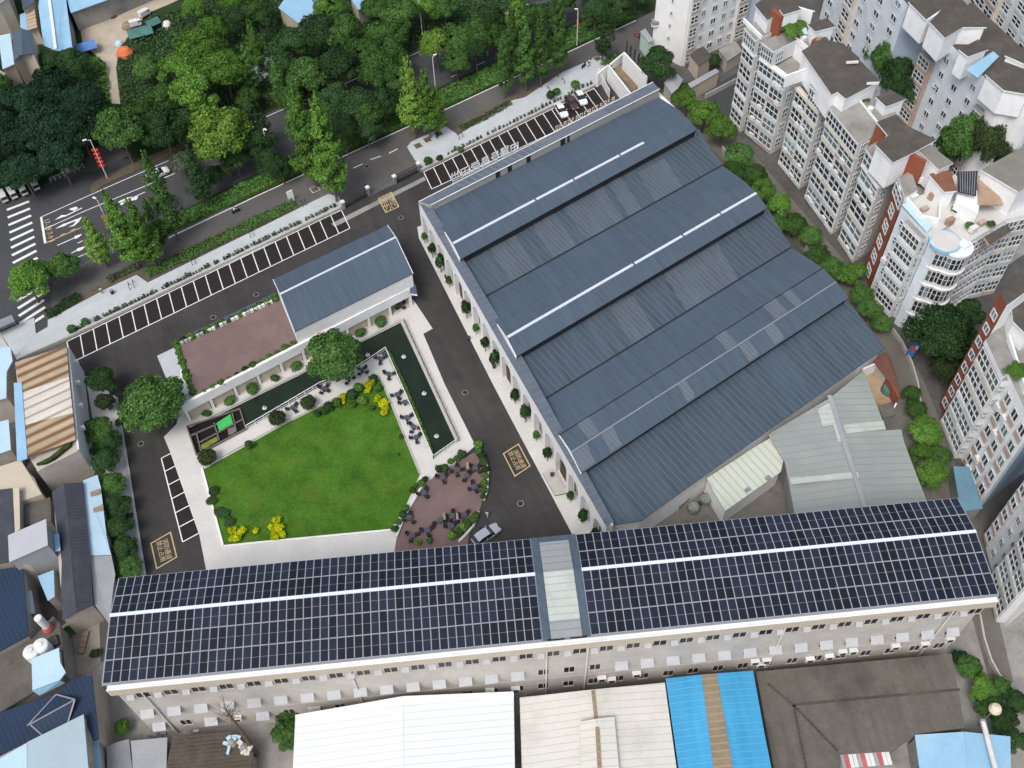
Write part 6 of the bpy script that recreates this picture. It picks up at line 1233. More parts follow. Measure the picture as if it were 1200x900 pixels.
# dead tree at the foot of the solar building
dt = thing('dead_tree', 'tall bare dead trunk with thin twigs against the solar building wall', 'tree', W(301, 884, 0)); b = MB(); bz = W(301, 884, 0)
b.tube((0, 0, 0), (.1, .1, 9), .34, .22, M_bark, 8); b.tube((.1, .1, 9), (0, .2, 16.5), .22, .07, M_bark, 7); b.build('trunk', None, (0, 0, 0)).parent = dt
b = MB(); r = random.Random(4)
for k in range(46):
    a = r.uniform(0, 6.28); z = r.uniform(13, 16.6); l = r.uniform(.6, 2.2); s = Vector((.02, .18, z)); e = s+Vector((cos(a)*l, sin(a)*l, l*r.uniform(.2, .9))); b.tube(s, e, .035, .01, M_bark, 3)
    for j in range(2): b.tube(lerp(s, e, .6), lerp(s, e, .6)+Vector((r.uniform(-.6, .6), r.uniform(-.6, .6), r.uniform(.1, .7))), .018, .006, M_bark, 3)
b.build('twigs', None, (0, 0, 0)).parent = dt
# ================================================================== VEHICLES, FURNITURE, SMALL THINGS
M_tyre = mat('tyre_rubber', (.018, .018, .019), .9, .2, 2); M_rim = mat('wheel_rim', (.35, .36, .37), .4, .1, 2, metal=.6)
M_cgl = mat('car_glass', (.015, .018, .022), .08, .2, 1, spec=.6); M_lamp = mat('lamp_lens', (.60, .60, .56), .2, .1, 2, spec=.6); M_rlamp = mat('tail_lens', (.30, .02, .02), .3, .1, 2)
def paint(n, c): return mat(n, c, .22, .05, 1, .02, spec=.6)
def car(label, p, rz, col, kind='sedan', cat='car', name='parked_car'):
    """lofted body: cross-sections along x (front at +x)"""
    o = thing(name, label, cat, p, rz)
    Lh = 2.3; suv = kind == 'suv'
    # x, half width, sill z, belt z, roof half width, roof z (roof z = belt z where there is no cabin)
    S_ = [(-Lh, .62, .42, .78, .5, .80), (-Lh+.12, .80, .30, .90, .62, .95), (-1.7, .88, .25, .97, .70, 1.02 if not suv else 1.35), (-1.15, .90, .25, .98, .66, 1.38 if not suv else 1.58), (-.35, .90, .25, .98, .68, 1.45 if not suv else 1.64), (.35, .90, .25, .97, .66, 1.38 if not suv else 1.56), (1.05, .89, .25, .95, .72, .99), (1.75, .86, .26, .86, .66, .90), (Lh-.12, .76, .30, .74, .56, .76), (Lh, .60, .40, .62, .44, .63)]
    b = MB(); g = MB(); ring = []
    for x, w1, z0, zb, w2, zr in S_: ring.append([(x, -w1*.94, z0), (x, -w1, (z0+zb)/2), (x, -w1*.97, zb), (x, -w2, zr), (x, w2, zr), (x, w1*.97, zb), (x, w1, (z0+zb)/2), (x, w1*.94, z0)])
    m = paint(*col)
    for i in range(len(ring)-1):
        A, B_ = ring[i], ring[i+1]
        for j in range(7):
            tall = max(S_[i][5]-S_[i][3], S_[i+1][5]-S_[i+1][3]) > .2
            q = [A[j], A[j+1], B_[j+1], B_[j]]
            if tall and j in (2, 4): g.face(q, M_cgl)
            elif tall and j == 3 and (abs(S_[i][5]-S_[i+1][5]) > .25): g.face(q, M_cgl)
            else: b.face(q, m)
        b.face([A[7], A[0], B_[0], B_[7]], M_dkmet)
    b.face(ring[0], m); b.face(ring[-1][::-1], m)
    bo = b.build('body', None, (0, 0, 0), True); bo.parent = o; me = bo.data; me.polygons.foreach_set('use_smooth', [False]*len(me.polygons))
    w_ = g.build('window', None, (0, 0, 0)); w_.parent = o
    pil = MB()
    for s in (-1, 1):
        for x in (-.38, .38): pil.obox((x-.04, s*.885-.03, .96), (.08, 0, 0), (0, -s*.22, .0), (0, 0, .02), m)
        pil.obox((-.42, s*.93-.02*s, .98), (.09, 0, 0), (0, -s*.24, .40), (0, s*.03, .02), m)
    pil.build('pillar', None, (0, 0, 0)).parent = o
    for x in (-1.42, 1.42):
        for s in (-1, 1):
            t = MB(); t.tube((x, s*.72, .33), (x, s*.92, .33), .33, .33, M_tyre, 14); w1 = t.build('wheel', None, (0, 0, 0)); w1.parent = o
            t = MB(); t.tube((x, s*.90, .33), (x, s*.935, .33), .2, .19, M_rim, 10); t.build('rim', None, (0, 0, 0)).parent = w1
    for s in (-1, 1):
        t = MB(); t.box((Lh-.10, s*.52, .60), .16, .34, .13, M_lamp); t.build('headlight', None, (0, 0, 0)).parent = o
        t = MB(); t.box((-Lh+.08, s*.58, .72), .14, .32, .14, M_rlamp); t.build('tail_light', None, (0, 0, 0)).parent = o
        t = MB(); t.box((.62, s*.99, .95), .14, .18, .12, m); t.build('wing_mirror', None, (0, 0, 0)).parent = o
    return o
def heading(p, q): a, b = W(*p, 0), W(*q, 0); return atan2(b.y-a.y, b.x-a.x)
hd = heading((652, 121), (665, 141))
car('white sedan, leftmost of the three cars parked above the hall', W(657.5, 132, .03), hd, ('car_paint_white', (.72, .73, .73)))
car('brown sedan parked between two white cars above the hall', W(669.5, 123, .03), hd, ('car_paint_brown', (.075, .034, .03)))
car('white hatchback, rightmost of the three cars parked above the hall', W(680, 117.5, .03), hd, ('car_paint_white', (.72, .73, .73)), 'suv')
car('silver car half hidden behind the solar roof beside the brown deck', W(570, 629, .03), heading((556, 637), (583, 619)), ('car_paint_silver', (.36, .40, .44)), 'suv')
car('white car on the main road behind the verge trees', W(186, 206, .03), heading((175, 210), (196, 201)), ('car_paint_white', (.72, .73, .73)), name='car')
def cargo_trike(label, p, rz, box=M_offwh, group=None):
    o = thing('cargo_tricycle', label, 'tricycle', p, rz, group)
    b = MB(); b.box((-.55, 0, .55), 1.9, 1.25, 1.15, box); b.build('cargo_box', None, (0, 0, 0)).parent = o
    b = MB(); b.box((.75, 0, .45), .75, 1.15, .5, box); b.slab([(.38, -.58, 1.62), (1.0, -.58, 1.6), (1.0, .58, 1.6), (.38, .58, 1.62)], .06, box); b.build('cab', None, (0, 0, 0)).parent = o
    b = MB(); b.slab([(1.02, -.55, 1.55), (1.12, -.55, .95), (1.12, .55, .95), (1.02, .55, 1.55)], .03, M_cgl); b.build('windscreen', None, (0, 0, 0)).parent = o
    for x, y in ((-.9, -.58), (-.9, .58), (1.0, 0)): t = MB(); t.tube((x, y-.08, .28), (x, y+.08, .28), .28, .28, M_tyre, 12); t.build('wheel', None, (0, 0, 0)).parent = o
    return o
hv = heading((0, 240), (34, 226))
for i, (px, py, l) in enumerate(((6, 235, 'white cargo tricycle, leftmost of three standing above the zebra crossing'), (17, 231, 'white cargo tricycle, middle of three standing above the zebra crossing'), (29, 227, 'white cargo tricycle, rightmost of three standing above the zebra crossing'), (43, 221, 'white cargo tricycle standing alone right of the other three'))): cargo_trike(l, W(px, py, .02), hv+pi/2*(-1))
t = cargo_trike('blue cargo tricycle with a red and white load on the curved lane', W(1069, 414, .03), heading((1061, 424), (1076, 406)), mat('blue_vehicle_paint', (.06, .16, .34), .4, .15, 1)); b = MB(); b.box((-.7, .1, 1.7), .9, .7, .4, M_pink, .4); b.box((-.2, -.3, 1.7), .6, .5, .3, M_offwh, .2); b.build('load', None, (0, 0, 0)).parent = t
# ---- people on scooters
M_skin = mat('skin', (.42, .27, .20), .6, .1, 3); M_hair = mat('black_hair', (.012, .011, .011), .6, .2, 3)
def figure(label, cat, p, rz, pose, top, leg, holds=None):
    """one continuous skinned body grown from a joint skeleton"""
    o = thing('person', label, cat, p, rz)
    if pose == 'sit':   J = dict(pel=(0, 0, .78), chest=(.04, 0, 1.18), neck=(.06, 0, 1.36), lh=(0, .12, .76), lk=(.42, .16, .70), lf=(.40, .15, .30), rh=(0, -.12, .76), rk=(.42, -.16, .70), rf=(.40, -.15, .30), ls=(.04, .2, 1.30), le=(.22, .26, 1.08), lw=(.44, .22, 1.02), rs=(.04, -.2, 1.30), re=(.22, -.26, 1.08), rw=(.44, -.22, 1.02), head=(.08, 0, 1.50)); lt, rt = (.50, .15, .27), (.50, -.15, .27)
    else:               J = dict(pel=(0, 0, .93), chest=(.02, 0, 1.28), neck=(.03, 0, 1.47), lh=(0, .10, .90), lk=(.10, .11, .49), lf=(.12, .11, .08), rh=(0, -.10, .90), rk=(.02, -.11, .49), rf=(-.12, -.11, .09), ls=(.02, .19, 1.40), le=(-.04, .24, 1.13), lw=(.08, .25, .90), rs=(.02, -.19, 1.40), re=(.03, -.25, 1.13), rw=(.10, -.25, .90), head=(.05, 0, 1.60)); lt, rt = (.24, .12, .04), (-.02, -.12, .04)
    J['lt'], J['rt'] = lt, rt
    K = list(J); R_ = dict(pel=.15, chest=.16, neck=.06, lh=.10, rh=.10, lk=.065, rk=.065, lf=.045, rf=.045, lt=.04, rt=.04, ls=.07, rs=.07, le=.048, re=.048, lw=.036, rw=.036, head=.10)
    E_ = [('pel', 'chest'), ('chest', 'neck'), ('neck', 'head'), ('pel', 'lh'), ('lh', 'lk'), ('lk', 'lf'), ('lf', 'lt'), ('pel', 'rh'), ('rh', 'rk'), ('rk', 'rf'), ('rf', 'rt'), ('chest', 'ls'), ('ls', 'le'), ('le', 'lw'), ('chest', 'rs'), ('rs', 're'), ('re', 'rw')]
    me = bpy.data.meshes.new('body'); me.from_pydata([J[k] for k in K], [(K.index(a), K.index(b_)) for a, b_ in E_], [])
    ob = bpy.data.objects.new('body', me); C.objects.link(ob); md = ob.modifiers.new('s', 'SKIN')
    me.skin_vertices.new() if not me.skin_vertices else None
    for i, k in enumerate(K): me.skin_vertices[0].data[i].radius = (R_[k], R_[k]); me.skin_vertices[0].data[i].use_root = (k == 'pel')
    sd = ob.modifiers.new('d', 'SUBSURF'); sd.levels = sd.render_levels = 1
    dg = bpy.context.evaluated_depsgraph_get(); m2 = bpy.data.meshes.new_from_object(ob.evaluated_get(dg)); ob.modifiers.clear(); ob.data = m2; m2.materials.clear()
    for m in (top, leg, M_skin): m2.materials.append(m)
    for f in m2.polygons:
        c = f.center; f.material_index = 2 if c.z > J['neck'][2]-.02 else (1 if c.z < J['pel'][2]+.05 and abs(c.y) < .23 else (2 if (Vector(c)-Vector(J['lw'])).length < .1 or (Vector(c)-Vector(J['rw'])).length < .1 else 0)); f.use_smooth = True
    ob.parent = o
    h = MB(); hx, hy, hz_ = J['head']; h.lathe((hx-.015, hy, hz_), [(.115, -.02), (.125, .04), (.10, .11), (.05, .145), (.005, .15)], M_hair, 12); h.build('hair', None, (0, 0, 0)).parent = o
    return o
def scooter(label, p, rz, m, cat='scooter'):
    o = thing('motor_scooter', label, cat, p, rz)
    b = MB(); b.box((-.35, 0, .42), .8, .32, .30, m); b.box((.12, 0, .28), .5, .34, .08, m); b.obox((.38, -.17, .3), (.12, 0, 0), (0, .34, 0), (.10, 0, .62), m); b.build('body', None, (0, 0, 0)).parent = o
    b = MB(); b.box((-.3, 0, .72), .7, .30, .09, M_dkmet); b.build('seat', None, (0, 0, 0)).parent = o
    b = MB(); b.tube((.52, -.33, 1.0), (.52, .33, 1.0), .025, .025, M_dkmet, 6); b.tube((.66, 0, .3), (.52, 0, 1.0), .04, .03, M_dkmet, 6); b.build('handlebar', None, (0, 0, 0)).parent = o
    for x in (-.55, .68): t = MB(); t.tube((x, -.06, .25), (x, .06, .25), .25, .25, M_tyre, 12); t.build('wheel', None, (0, 0, 0)).parent = o
    return o
M_shw = mat('white_shirt', (.62, .62, .62), .8, .1, 3); M_trs = mat('dark_trousers', (.03, .032, .045), .8, .2, 3); M_shg = mat('grey_shirt', (.30, .31, .33), .8, .1, 3)
for px, py, q0, q1, l1, l2, m in ((277, 249, (268, 253), (286, 244), 'dark scooter ridden along the side road above the long hedge', 'person in white shirt riding the scooter above the long hedge', M_dkmet), (396, 203, (405, 199), (387, 208), 'pale scooter ridden along the side road near the entrance', 'person in white shirt riding the scooter near the entrance', M_offwh)):
    h_ = heading(q0, q1); p = W(px, py, .02); scooter(l1, p, h_, m); figure(l2, 'person', p+Vector((cos(h_), sin(h_), 0))*-.28+Vector((0, 0, .02)), h_, 'sit', M_shw, M_trs)
figure('person in white shirt and dark trousers walking on the pavement by the bare soil', 'person', W(120.5, 344, .13), 2.4, 'walk', M_shw, M_trs)
figure('person in dark clothes walking out of the gate beside the entrance road', 'person', W(429, 224, .03), .8, 'walk', M_trs, M_trs)
figure('person in white shirt standing beside the silver car', 'person', W(571, 606, .03), 1.2, 'walk', M_shw, M_offwh)
for i, (px, py, l) in enumerate(((684, 79, 'parked scooter at the top end of the right pavement, left of two'), (690, 76, 'parked scooter at the top end of the right pavement, right of two'), (512, 160, 'parked scooter in the tree pit by the gate pavement'), (751, 47, 'parked scooter beside the pale green hut'), (747, 43, 'parked scooter behind the one by the pale green hut'))): scooter(l, W(px, py, .14), 1.0+.3*i, [M_dkmet, M_offwh, M_dkmet, M_dkmet, M_pink][i])
# ---- litter bin, sign board, gate
t = thing('litter_bin', 'dark litter bin on the pavement beside the walking person', 'bin', W(132, 344, .13)); b = MB(); b.lathe((0, 0, 0), [(.28, 0), (.33, .8), (.30, .85)], M_dkmet, 12); b.build('bin_body', None, (0, 0, 0)).parent = t; b = MB(); b.lathe((0, 0, 0), [(.33, .85), (.2, 1.0), (.02, 1.02)], M_metal, 12); b.build('lid', None, (0, 0, 0)).parent = t
t = thing('sign_board', 'white upright sign board at the right end of the long hedge', 'sign', W(342, 236, .13), radians(34)); b = MB(); b.box((0, 0, .3), 1.2, .22, 2.3, M_line); b.build('board', None, (0, 0, 0)).parent = t; b = MB(); b.box((0, 0, 0), 1.3, .5, .3, M_stone); b.build('base', None, (0, 0, 0)).parent = t
def gate(p, q, label):
    A, B_ = W(*p, .03), W(*q, .03); d = (B_-A); o = thing('folding_gate', label, 'gate', A); n = 13; u = d.normalized(); v = Vector((-u.y, u.x, 0))
    b = MB()
    for i in range(n): c = A+d*(i/n); e = A+d*((i+1)/n); b.beam(c+Vector((0, 0, 1.45))-v*.3, e+Vector((0, 0, .4))+v*.3, .07, .07, M_dkmet); b.beam(c+Vector((0, 0, 1.45))+v*.3, e+Vector((0, 0, .4))-v*.3, .07, .07, M_dkmet)
    b.build('lattice', o)
    for s in (-.3, .3): b = MB(); b.beam(A+v*s+Vector((0, 0, 1.5)), B_+v*s+Vector((0, 0, 1.5)), .09, .09, M_dkmet); b.beam(A+v*s+Vector((0, 0, .45)), B_+v*s+Vector((0, 0, .45)), .07, .07, M_dkmet); b.build('rail', o)
    b = MB(); b.obox(A-v*.36, d, v*.72, Vector((0, 0, .06)), M_dkmet); b.build('track', o); return o
gate((404, 243), (430, 229), 'dark folding gate left of the entrance'); gate((464, 214), (490, 201), 'dark folding gate right of the entrance')
for px, py, l in ((432, 228, 'white capped gate post at the left folding gate'), (463, 215, 'white capped gate post at the right folding gate'), (491, 200, 'grey gate post at the end of the right parking strip'), (403, 245, 'grey gate post at the end of the left parking strip')):
    t = thing('gate_post', l, 'post', W(px, py, .03), .6); b = MB(); b.box((0, 0, 0), .55, .55, 1.7, M_metal); b.build('shaft', None, (0, 0, 0)).parent = t; b = MB(); b.box((0, 0, 1.7), .7, .7, .3, M_line); b.build('cap', None, (0, 0, 0)).parent = t
for px, py, k in ((369, 222, 0), (386, 216, 0), (490, 171, 0), (501, 164, 0), (514, 157, 0), (700, 69, 0), (300, 0, 1)):
    if k: continue
    t = thing('tree_pit', 'square dark tree pit set in the pale pavement', 'tree pit', W(px, py, .13), radians(30), 'tree pits in the pavement'); b = MB(); b.box((0, 0, 0), 1.7, 1.7, .06, M_stone); b.build('kerb', None, (0, 0, 0)).parent = t; b = MB(); b.box((0, 0, .06), 1.35, 1.35, .03, M_soil); b.build('soil', None, (0, 0, 0)).parent = t
# low walls along parking strip and lawn
def lowwall(pts, th, z, m, label, name='low_wall', z0=0):
    b = MB(); P = WL(pts, 0)
    for p, q in zip(P, P[1:]): b.wallseg(p, q, th, z0, z, m)
    o = b.build(name); tag(o, label, 'wall'); return o
lowwall([(76, 398.5), (400, 244)], .45, .55, M_stone, 'long low kerb wall above the left parking bays'); lowwall([(494, 200.5), (698, 100.5)], .45, .55, M_stone, 'long low kerb wall above the right parking bays')
lowwall([(20, 424), (50, 410), (76, 398.5)], .35, .6, M_stone, 'low wall at the left end of the pavement by the rusty roof')
lowwall([(237, 549), (262, 641), (300, 637), (458, 622)], .3, .32, M_white, 'thin white edging wall round the lower lawn'); lowwall([(447, 446), (492, 556)], .22, .25, M_stone, 'thin pale edging along the right side of the lawn'); lowwall([(240, 547), (330, 498), (380, 473), (446, 443)], .22, .25, M_stone, 'thin pale edging along the upper side of the lawn')
lowwall([(1043, 386), (1056, 404), (1067, 428), (1074, 452), (1077, 474)], .25, .9, M_stone, 'curved pale kerb wall beside the lane behind the hall'); lowwall([(1146, 722), (1151, 750), (1159, 775), (1168, 792), (1180, 806)], .25, .9, M_stone, 'curved pale wall at the lower right corner')
lowwall([(826, 116), (862, 97)], .2, 1.2, M_stone, 'short pale wall beside the back lane'); lowwall([(846, 177), (868, 216)], .2, 1.2, M_stone, 'short pale wall behind the first hall monitor'); lowwall([(943, 292), (957, 312)], .2, 1.2, M_stone, 'short pale wall behind the second hall monitor')
lowwall([(136, 468), (150, 560), (168, 680)], .25, .25, M_stone, 'long kerb between left lane and hedge row path')
lowwall([(94, 440), (112, 556)], .25, 2.0, M_wside, 'pale side wall along the hedge row path')
# pond edge, rails
lowwall([(222, 501), (350, 438.5), (411, 405.5), (470, 376)], .45, .35, M_stone, 'pale coping along the colonnade side of the pond'); lowwall([(471, 377), (535.5, 517.5)], .45, .35, M_stone, 'pale coping along the driveway side of the pond')
def railing(pts, h, m, label, step=1.6, r0=.05, glass=None):
    o = thing('railing', label, 'railing', W(*pts[0], .06)); P = WL(pts, .1)
    for p, q in zip(P, P[1:]):
        L = (q-p).length; n = max(1, round(L/step)); b = MB(); b.beam(p+Vector((0, 0, h)), q+Vector((0, 0, h)), .12, .08, m); b.beam(p+Vector((0, 0, h*.5)), q+Vector((0, 0, h*.5)), .06, .05, m); b.build('rail', o)
        for i in range(n+1): b = MB(); c = lerp(p, q, i/n); b.box(c, .09, .09, h, m); b.build('post', o)
    return o
M_tim = mat('weathered_timber', (.16, .135, .11), .9, .2, 1, .1)
railing([(290, 503), (377, 452), (405, 443)], 1.1, M_line, 'white railing on the pond walk left of the round tree'); railing([(405, 443), (452.5, 411.5)], 1.1, M_line, 'white railing on the pond walk right of the round tree', 1.8); railing([(452.5, 411.5), (508, 538), (535, 519)], 1.0, M_offwh, 'pale railing along the lawn walk and foot of the pond', 2.0)
railing([(473.5, 377), (538, 517)], .9, M_tim, 'dark timber railing between pond and driveway', 1.3)
for px, py, l in ((497, 461, 'small white fountain in the middle of the pond arm'), (511.5, 511, 'small white fountain at the foot of the pond arm'), (473, 418, 'small white fountain near the pond corner'), (431, 416, 'small white fountain beside the railing corner'), (310, 478, 'small white fountain in the long pond arm')):
    t = thing('fountain', l, 'fountain', W(px, py, .08)); b = MB(); M_foam = mat('white_foam', (.45, .52, .50), .6, .2, 3, .2); b.lathe((0, 0, 0), [(.4, 0), (.3, .03), (.14, .1), (.08, .55), (.02, .7)], M_foam, 10); b.build('spray', None, (0, 0, 0)).parent = t; b = MB(); b.tube((0, 0, -.02), (0, 0, .3), .08, .06, M_dkmet, 8); b.build('nozzle', None, (0, 0, 0)).parent = t
# filter cage at the left end of the pond
fc = thing('filter_cage', 'timber framed pond filter basins with a green net at the left end of the pond', 'basin', W(255, 508, .08))
FP = lambda x, y, z=.5: W(190+x/7.5, 430+y/7.5, z)
b = MB(); b.prism([FP(*q, .2) for q in ((215, 520), (680, 365), (735, 540), (300, 770))], .06, M_black, M_black); b.build('basin', fc)
for p, q in (((215, 520), (680, 365)), ((680, 365), (735, 540)), ((735, 540), (300, 770)), ((300, 770), (215, 520)), ((455, 490), (500, 640)), ((615, 405), (650, 560)), ((240, 605), (480, 500)), ((300, 575), (340, 740)), ((330, 660), (700, 460))): b = MB(); b.beam(FP(*p, .6), FP(*q, .6), .2, .25, M_tim); b.build('frame_beam', fc)
b = MB(); b.face([FP(*q, .52) for q in ((500, 562), (622, 495), (600, 415), (478, 492))], mat('green_net', (.05, .42, .10), .7, .15, 1, .1)); b.build('net', fc)
b = MB(); b.face([FP(*q, .45) for q in ((350, 735), (490, 650), (480, 610), (340, 685))], mat('mossy_panel', (.16, .18, .04), .9, .3, 1, .2)); b.build('panel', fc)
b = MB(); b.face([FP(*q, .5) for q in ((585, 605), (650, 570), (635, 520), (575, 545))], M_tim); b.build('panel', fc)
# ---- cafe sets
M_chair = mat('black_wicker', (.030, .028, .032), .8, .3, 4, .2); M_ttop = mat('dark_grey_table', (.075, .078, .09), .5, .15, 2)
def proto_table(r=.5):
    o = thing('cafe_table', 'x', 'table'); b = MB(); b.lathe((0, 0, .70), [(r, 0), (r, .04), (.02, .045)], M_ttop, 16); b.build('table_top', None, (0, 0, 0)).parent = o
    b = MB(); b.tube((0, 0, .04), (0, 0, .70), .045, .045, M_dkmet, 8); b.build('pedestal', None, (0, 0, 0)).parent = o; b = MB(); b.lathe((0, 0, 0), [(.28, 0), (.26, .04), (.05, .06)], M_dkmet, 12); b.build('base', None, (0, 0, 0)).parent = o; return o
def proto_chair():
    o = thing('cafe_chair', 'x', 'chair'); b = MB(); b.box((0, 0, .40), .56, .54, .10, M_chair); b.build('seat', None, (0, 0, 0)).parent = o
    b = MB(); b.obox((-.30, -.27, .48), (.08, 0, 0), (0, .54, 0), (-.08, 0, .42), M_chair); b.build('backrest', None, (0, 0, 0)).parent = o
    for s in (-1, 1):
        b = MB(); b.box((0, s*.27, .62), .5, .07, .05, M_chair); b.build('armrest', None, (0, 0, 0)).parent = o
        for x in (-.24, .24): b = MB(); b.box((x, s*.24, 0), .05, .05, .40, M_dkmet); b.build('leg', None, (0, 0, 0)).parent = o
    return o
PT, PC = proto_table(), proto_chair(); ut = uc = False; rr = random.Random(77)
def cafe(px, py, z, nch, tl, tg, cl, cg):
    global ut, uc
    p = W(px, py, z); a0 = rr.uniform(0, 1.5)
    t = place(PT, ut, p, a0, tl, .95); t['group'] = tg; ut = True
    for k in range(nch):
        a = a0+2*pi*k/nch+rr.uniform(-.15, .15); c = place(PC, uc, p+Vector((cos(a), sin(a), 0))*rr.uniform(.75, .9), a+pi+rr.uniform(-.2, .2), cl, .92); c['group'] = cg; uc = True
for px, py, n in ((497, 580, 3), (519, 562, 3), (536, 553, 4), (547, 560, 2), (557, 551, 4), (556, 573, 4), (480, 609, 3), (530, 607, 4), (544, 606, 3), (501, 624, 3), (483, 630, 3), (529, 619, 3), (516, 612, 2)):
    cafe(px, py, .13, n, 'dark round cafe table on the brown deck', 'cafe tables on the brown deck', 'black wicker cafe chair on the brown deck', 'cafe chairs on the brown deck')
for px, py, n in ((446, 423, 3), (451, 418, 2), (456, 441, 3), (466, 465, 3), (475, 474, 2), (477, 492, 3), (485, 503, 3), (488, 515, 3)):
    cafe(px, py, .06, n, 'dark round cafe table on the walk between lawn and pond arm', 'cafe tables on the lawn walk', 'black wicker cafe chair on the walk between lawn and pond arm', 'cafe chairs on the lawn walk')
for px, py, n in ((344, 480, 3), (380, 458, 4), (409, 446, 3), (425, 436, 4)):
    cafe(px, py, .06, n, 'dark round cafe table on the walk along the long pond arm', 'cafe tables on the long pond walk', 'black wicker cafe chair on the walk along the long pond arm', 'cafe chairs on the long pond walk')
cafe(469, 360, .16, 4, 'dark cafe table under the right end of the pavilion', 'cafe table under the pavilion', 'black cafe chair under the right end of the pavilion', 'cafe chairs under the pavilion')
M_canv = mat('beige_canvas', (.52, .42, .32), .9, .1, 2, .1)
for px, py, l, m in ((549, 553, 'closed beige parasol at the upper right of the brown deck', M_canv), (522, 612, 'closed beige parasol in the middle of the brown deck', M_canv), (537, 612, 'closed pale pink parasol near the foot of the brown deck', mat('pink_canvas', (.55, .42, .40), .9, .1, 2, .1))):
    t = thing('parasol', l, 'parasol', W(px, py, .13)); b = MB(); b.tube((0, 0, .1), (0, 0, 2.9), .035, .03, M_tim, 6); b.build('pole', None, (0, 0, 0)).parent = t; b = MB(); b.lathe((0, 0, 0), [(.05, 1.0), (.22, 1.1), (.2, 1.8), (.1, 2.7), (.01, 2.85)], m, 10); b.build('canopy', None, (0, 0, 0)).parent = t; b = MB(); b.lathe((0, 0, 0), [(.35, 0), (.33, .1), (.05, .12)], M_dkmet, 12); b.build('base', None, (0, 0, 0)).parent = t
# ---- street lamps
M_lan = mat('red_lantern', (.50, .035, .025), .6, .15, 3)
def lamp(px, py, h, label, arm=(0, 0), lan=0, red=False):
    t = thing('street_lamp', label, 'street lamp', W(px, py, .1)); b = MB(); b.tube((0, 0, 0), (0, 0, h), .13, .08, M_offwh, 8); b.build('pole', None, (0, 0, 0)).parent = t
    a = Vector((arm[0], arm[1], 0)); b = MB(); b.tube((0, 0, h-.1), a+Vector((0, 0, h+.3)), .05, .04, M_offwh, 6); ar = b.build('arm', None, (0, 0, 0)); ar.parent = t
    b = MB(); b.box(a+Vector((0, 0, h+.25)), .75, .32, .12, M_line, atan2(arm[1], arm[0]) if arm != (0, 0) else 0); b.build('lamp_head', None, (0, 0, 0)).parent = ar
    for k in range(lan):
        for s in (-.38, .38): b = MB(); c = Vector((s, .1, h*.30+k*.95)); b.lathe(c, [(.1, 0), (.26, .12), (.32, .32), (.26, .52), (.1, .64)], M_lan, 10); b.build('lantern', None, (0, 0, 0)).parent = t
    if red: b = MB(); b.box((0, 0, h*.55), .5, .12, 1.5, M_lan); b.build('banner', None, (0, 0, 0)).parent = t
    return t
lamp(126, 209, 9.5, 'white street lamp hung with red lanterns on the traffic island', (-.9, -.4), 5); lamp(134, 277, 9.0, 'white street lamp with red lanterns beside the verge ginkgos', (-.5, .3), 3); lamp(676, 53, 8.5, 'white lamp post with a red banner against the dark wood', (-.4, .1), 0, True)
lamp(511, 110, 9, 'white lamp post in the road verge beside the slim yellow-green tree', (.5, .3)); lamp(320, 195, 9, 'white lamp post among the dark verge trees', (.5, -.3)); lamp(18, 418, 7.5, 'grey lamp post at the left end of the pavement', (-.8, .9)); lamp(495, 40, 9, 'white lamp post in the row of trees by the main road', (.6, -.3))
t = thing('globe_lamp', 'post lamp with a big cream globe among the trees at lower right', 'street lamp', W(1146, 850, 0)); b = MB(); b.tube((0, 0, 0), (0, 0, 5.4), .1, .07, M_metal, 8); b.build('pole', None, (0, 0, 0)).parent = t; b = MB(); b.lathe((0, 0, 5.3), [(.2, 0), (.62, .3), (.78, .8), (.6, 1.3), (.02, 1.55)], mat('cream_globe', (.60, .52, .40), .4, .08, 1), 16); b.build('globe', None, (0, 0, 0)).parent = t
t = thing('white_pipe', 'thick white pipe lying across the light blue gable roof', 'pipe', W(1152, 846, 5.0)); b = MB(); b.tube(W(1152, 846, 5.0), W(1169, 910, 5.4), .32, .32, M_pipe, 12); b.build('pipe', t); b = MB(); b.tube(W(1151.4, 843.5, 5.0), W(1152, 846, 5.0), .38, .38, M_metal, 12); b.build('collar', t)
# ---- pavement furniture: bike stands
for px, py in ((152, 337), (157, 334), (225, 308), (229, 306), (293, 276), (297, 274), (354, 240), (358, 238), (537, 161), (541, 159), (588, 128), (592, 126), (643, 106), (660, 96)):
    t = thing('bike_stand', 'dark hoop bike stand on the pale pavement', 'bike stand', W(px, py, .13), radians(-70), 'bike stands on the pavement'); b = MB(); b.tube((-.7, 0, .75), (.7, 0, .75), .05, .05, M_dkmet, 6); b.build('bar', None, (0, 0, 0)).parent = t
    for x in (-.7, .7): b = MB(); b.tube((x, 0, 0), (x, 0, .78), .05, .05, M_dkmet, 6); b.build('leg', None, (0, 0, 0)).parent = t
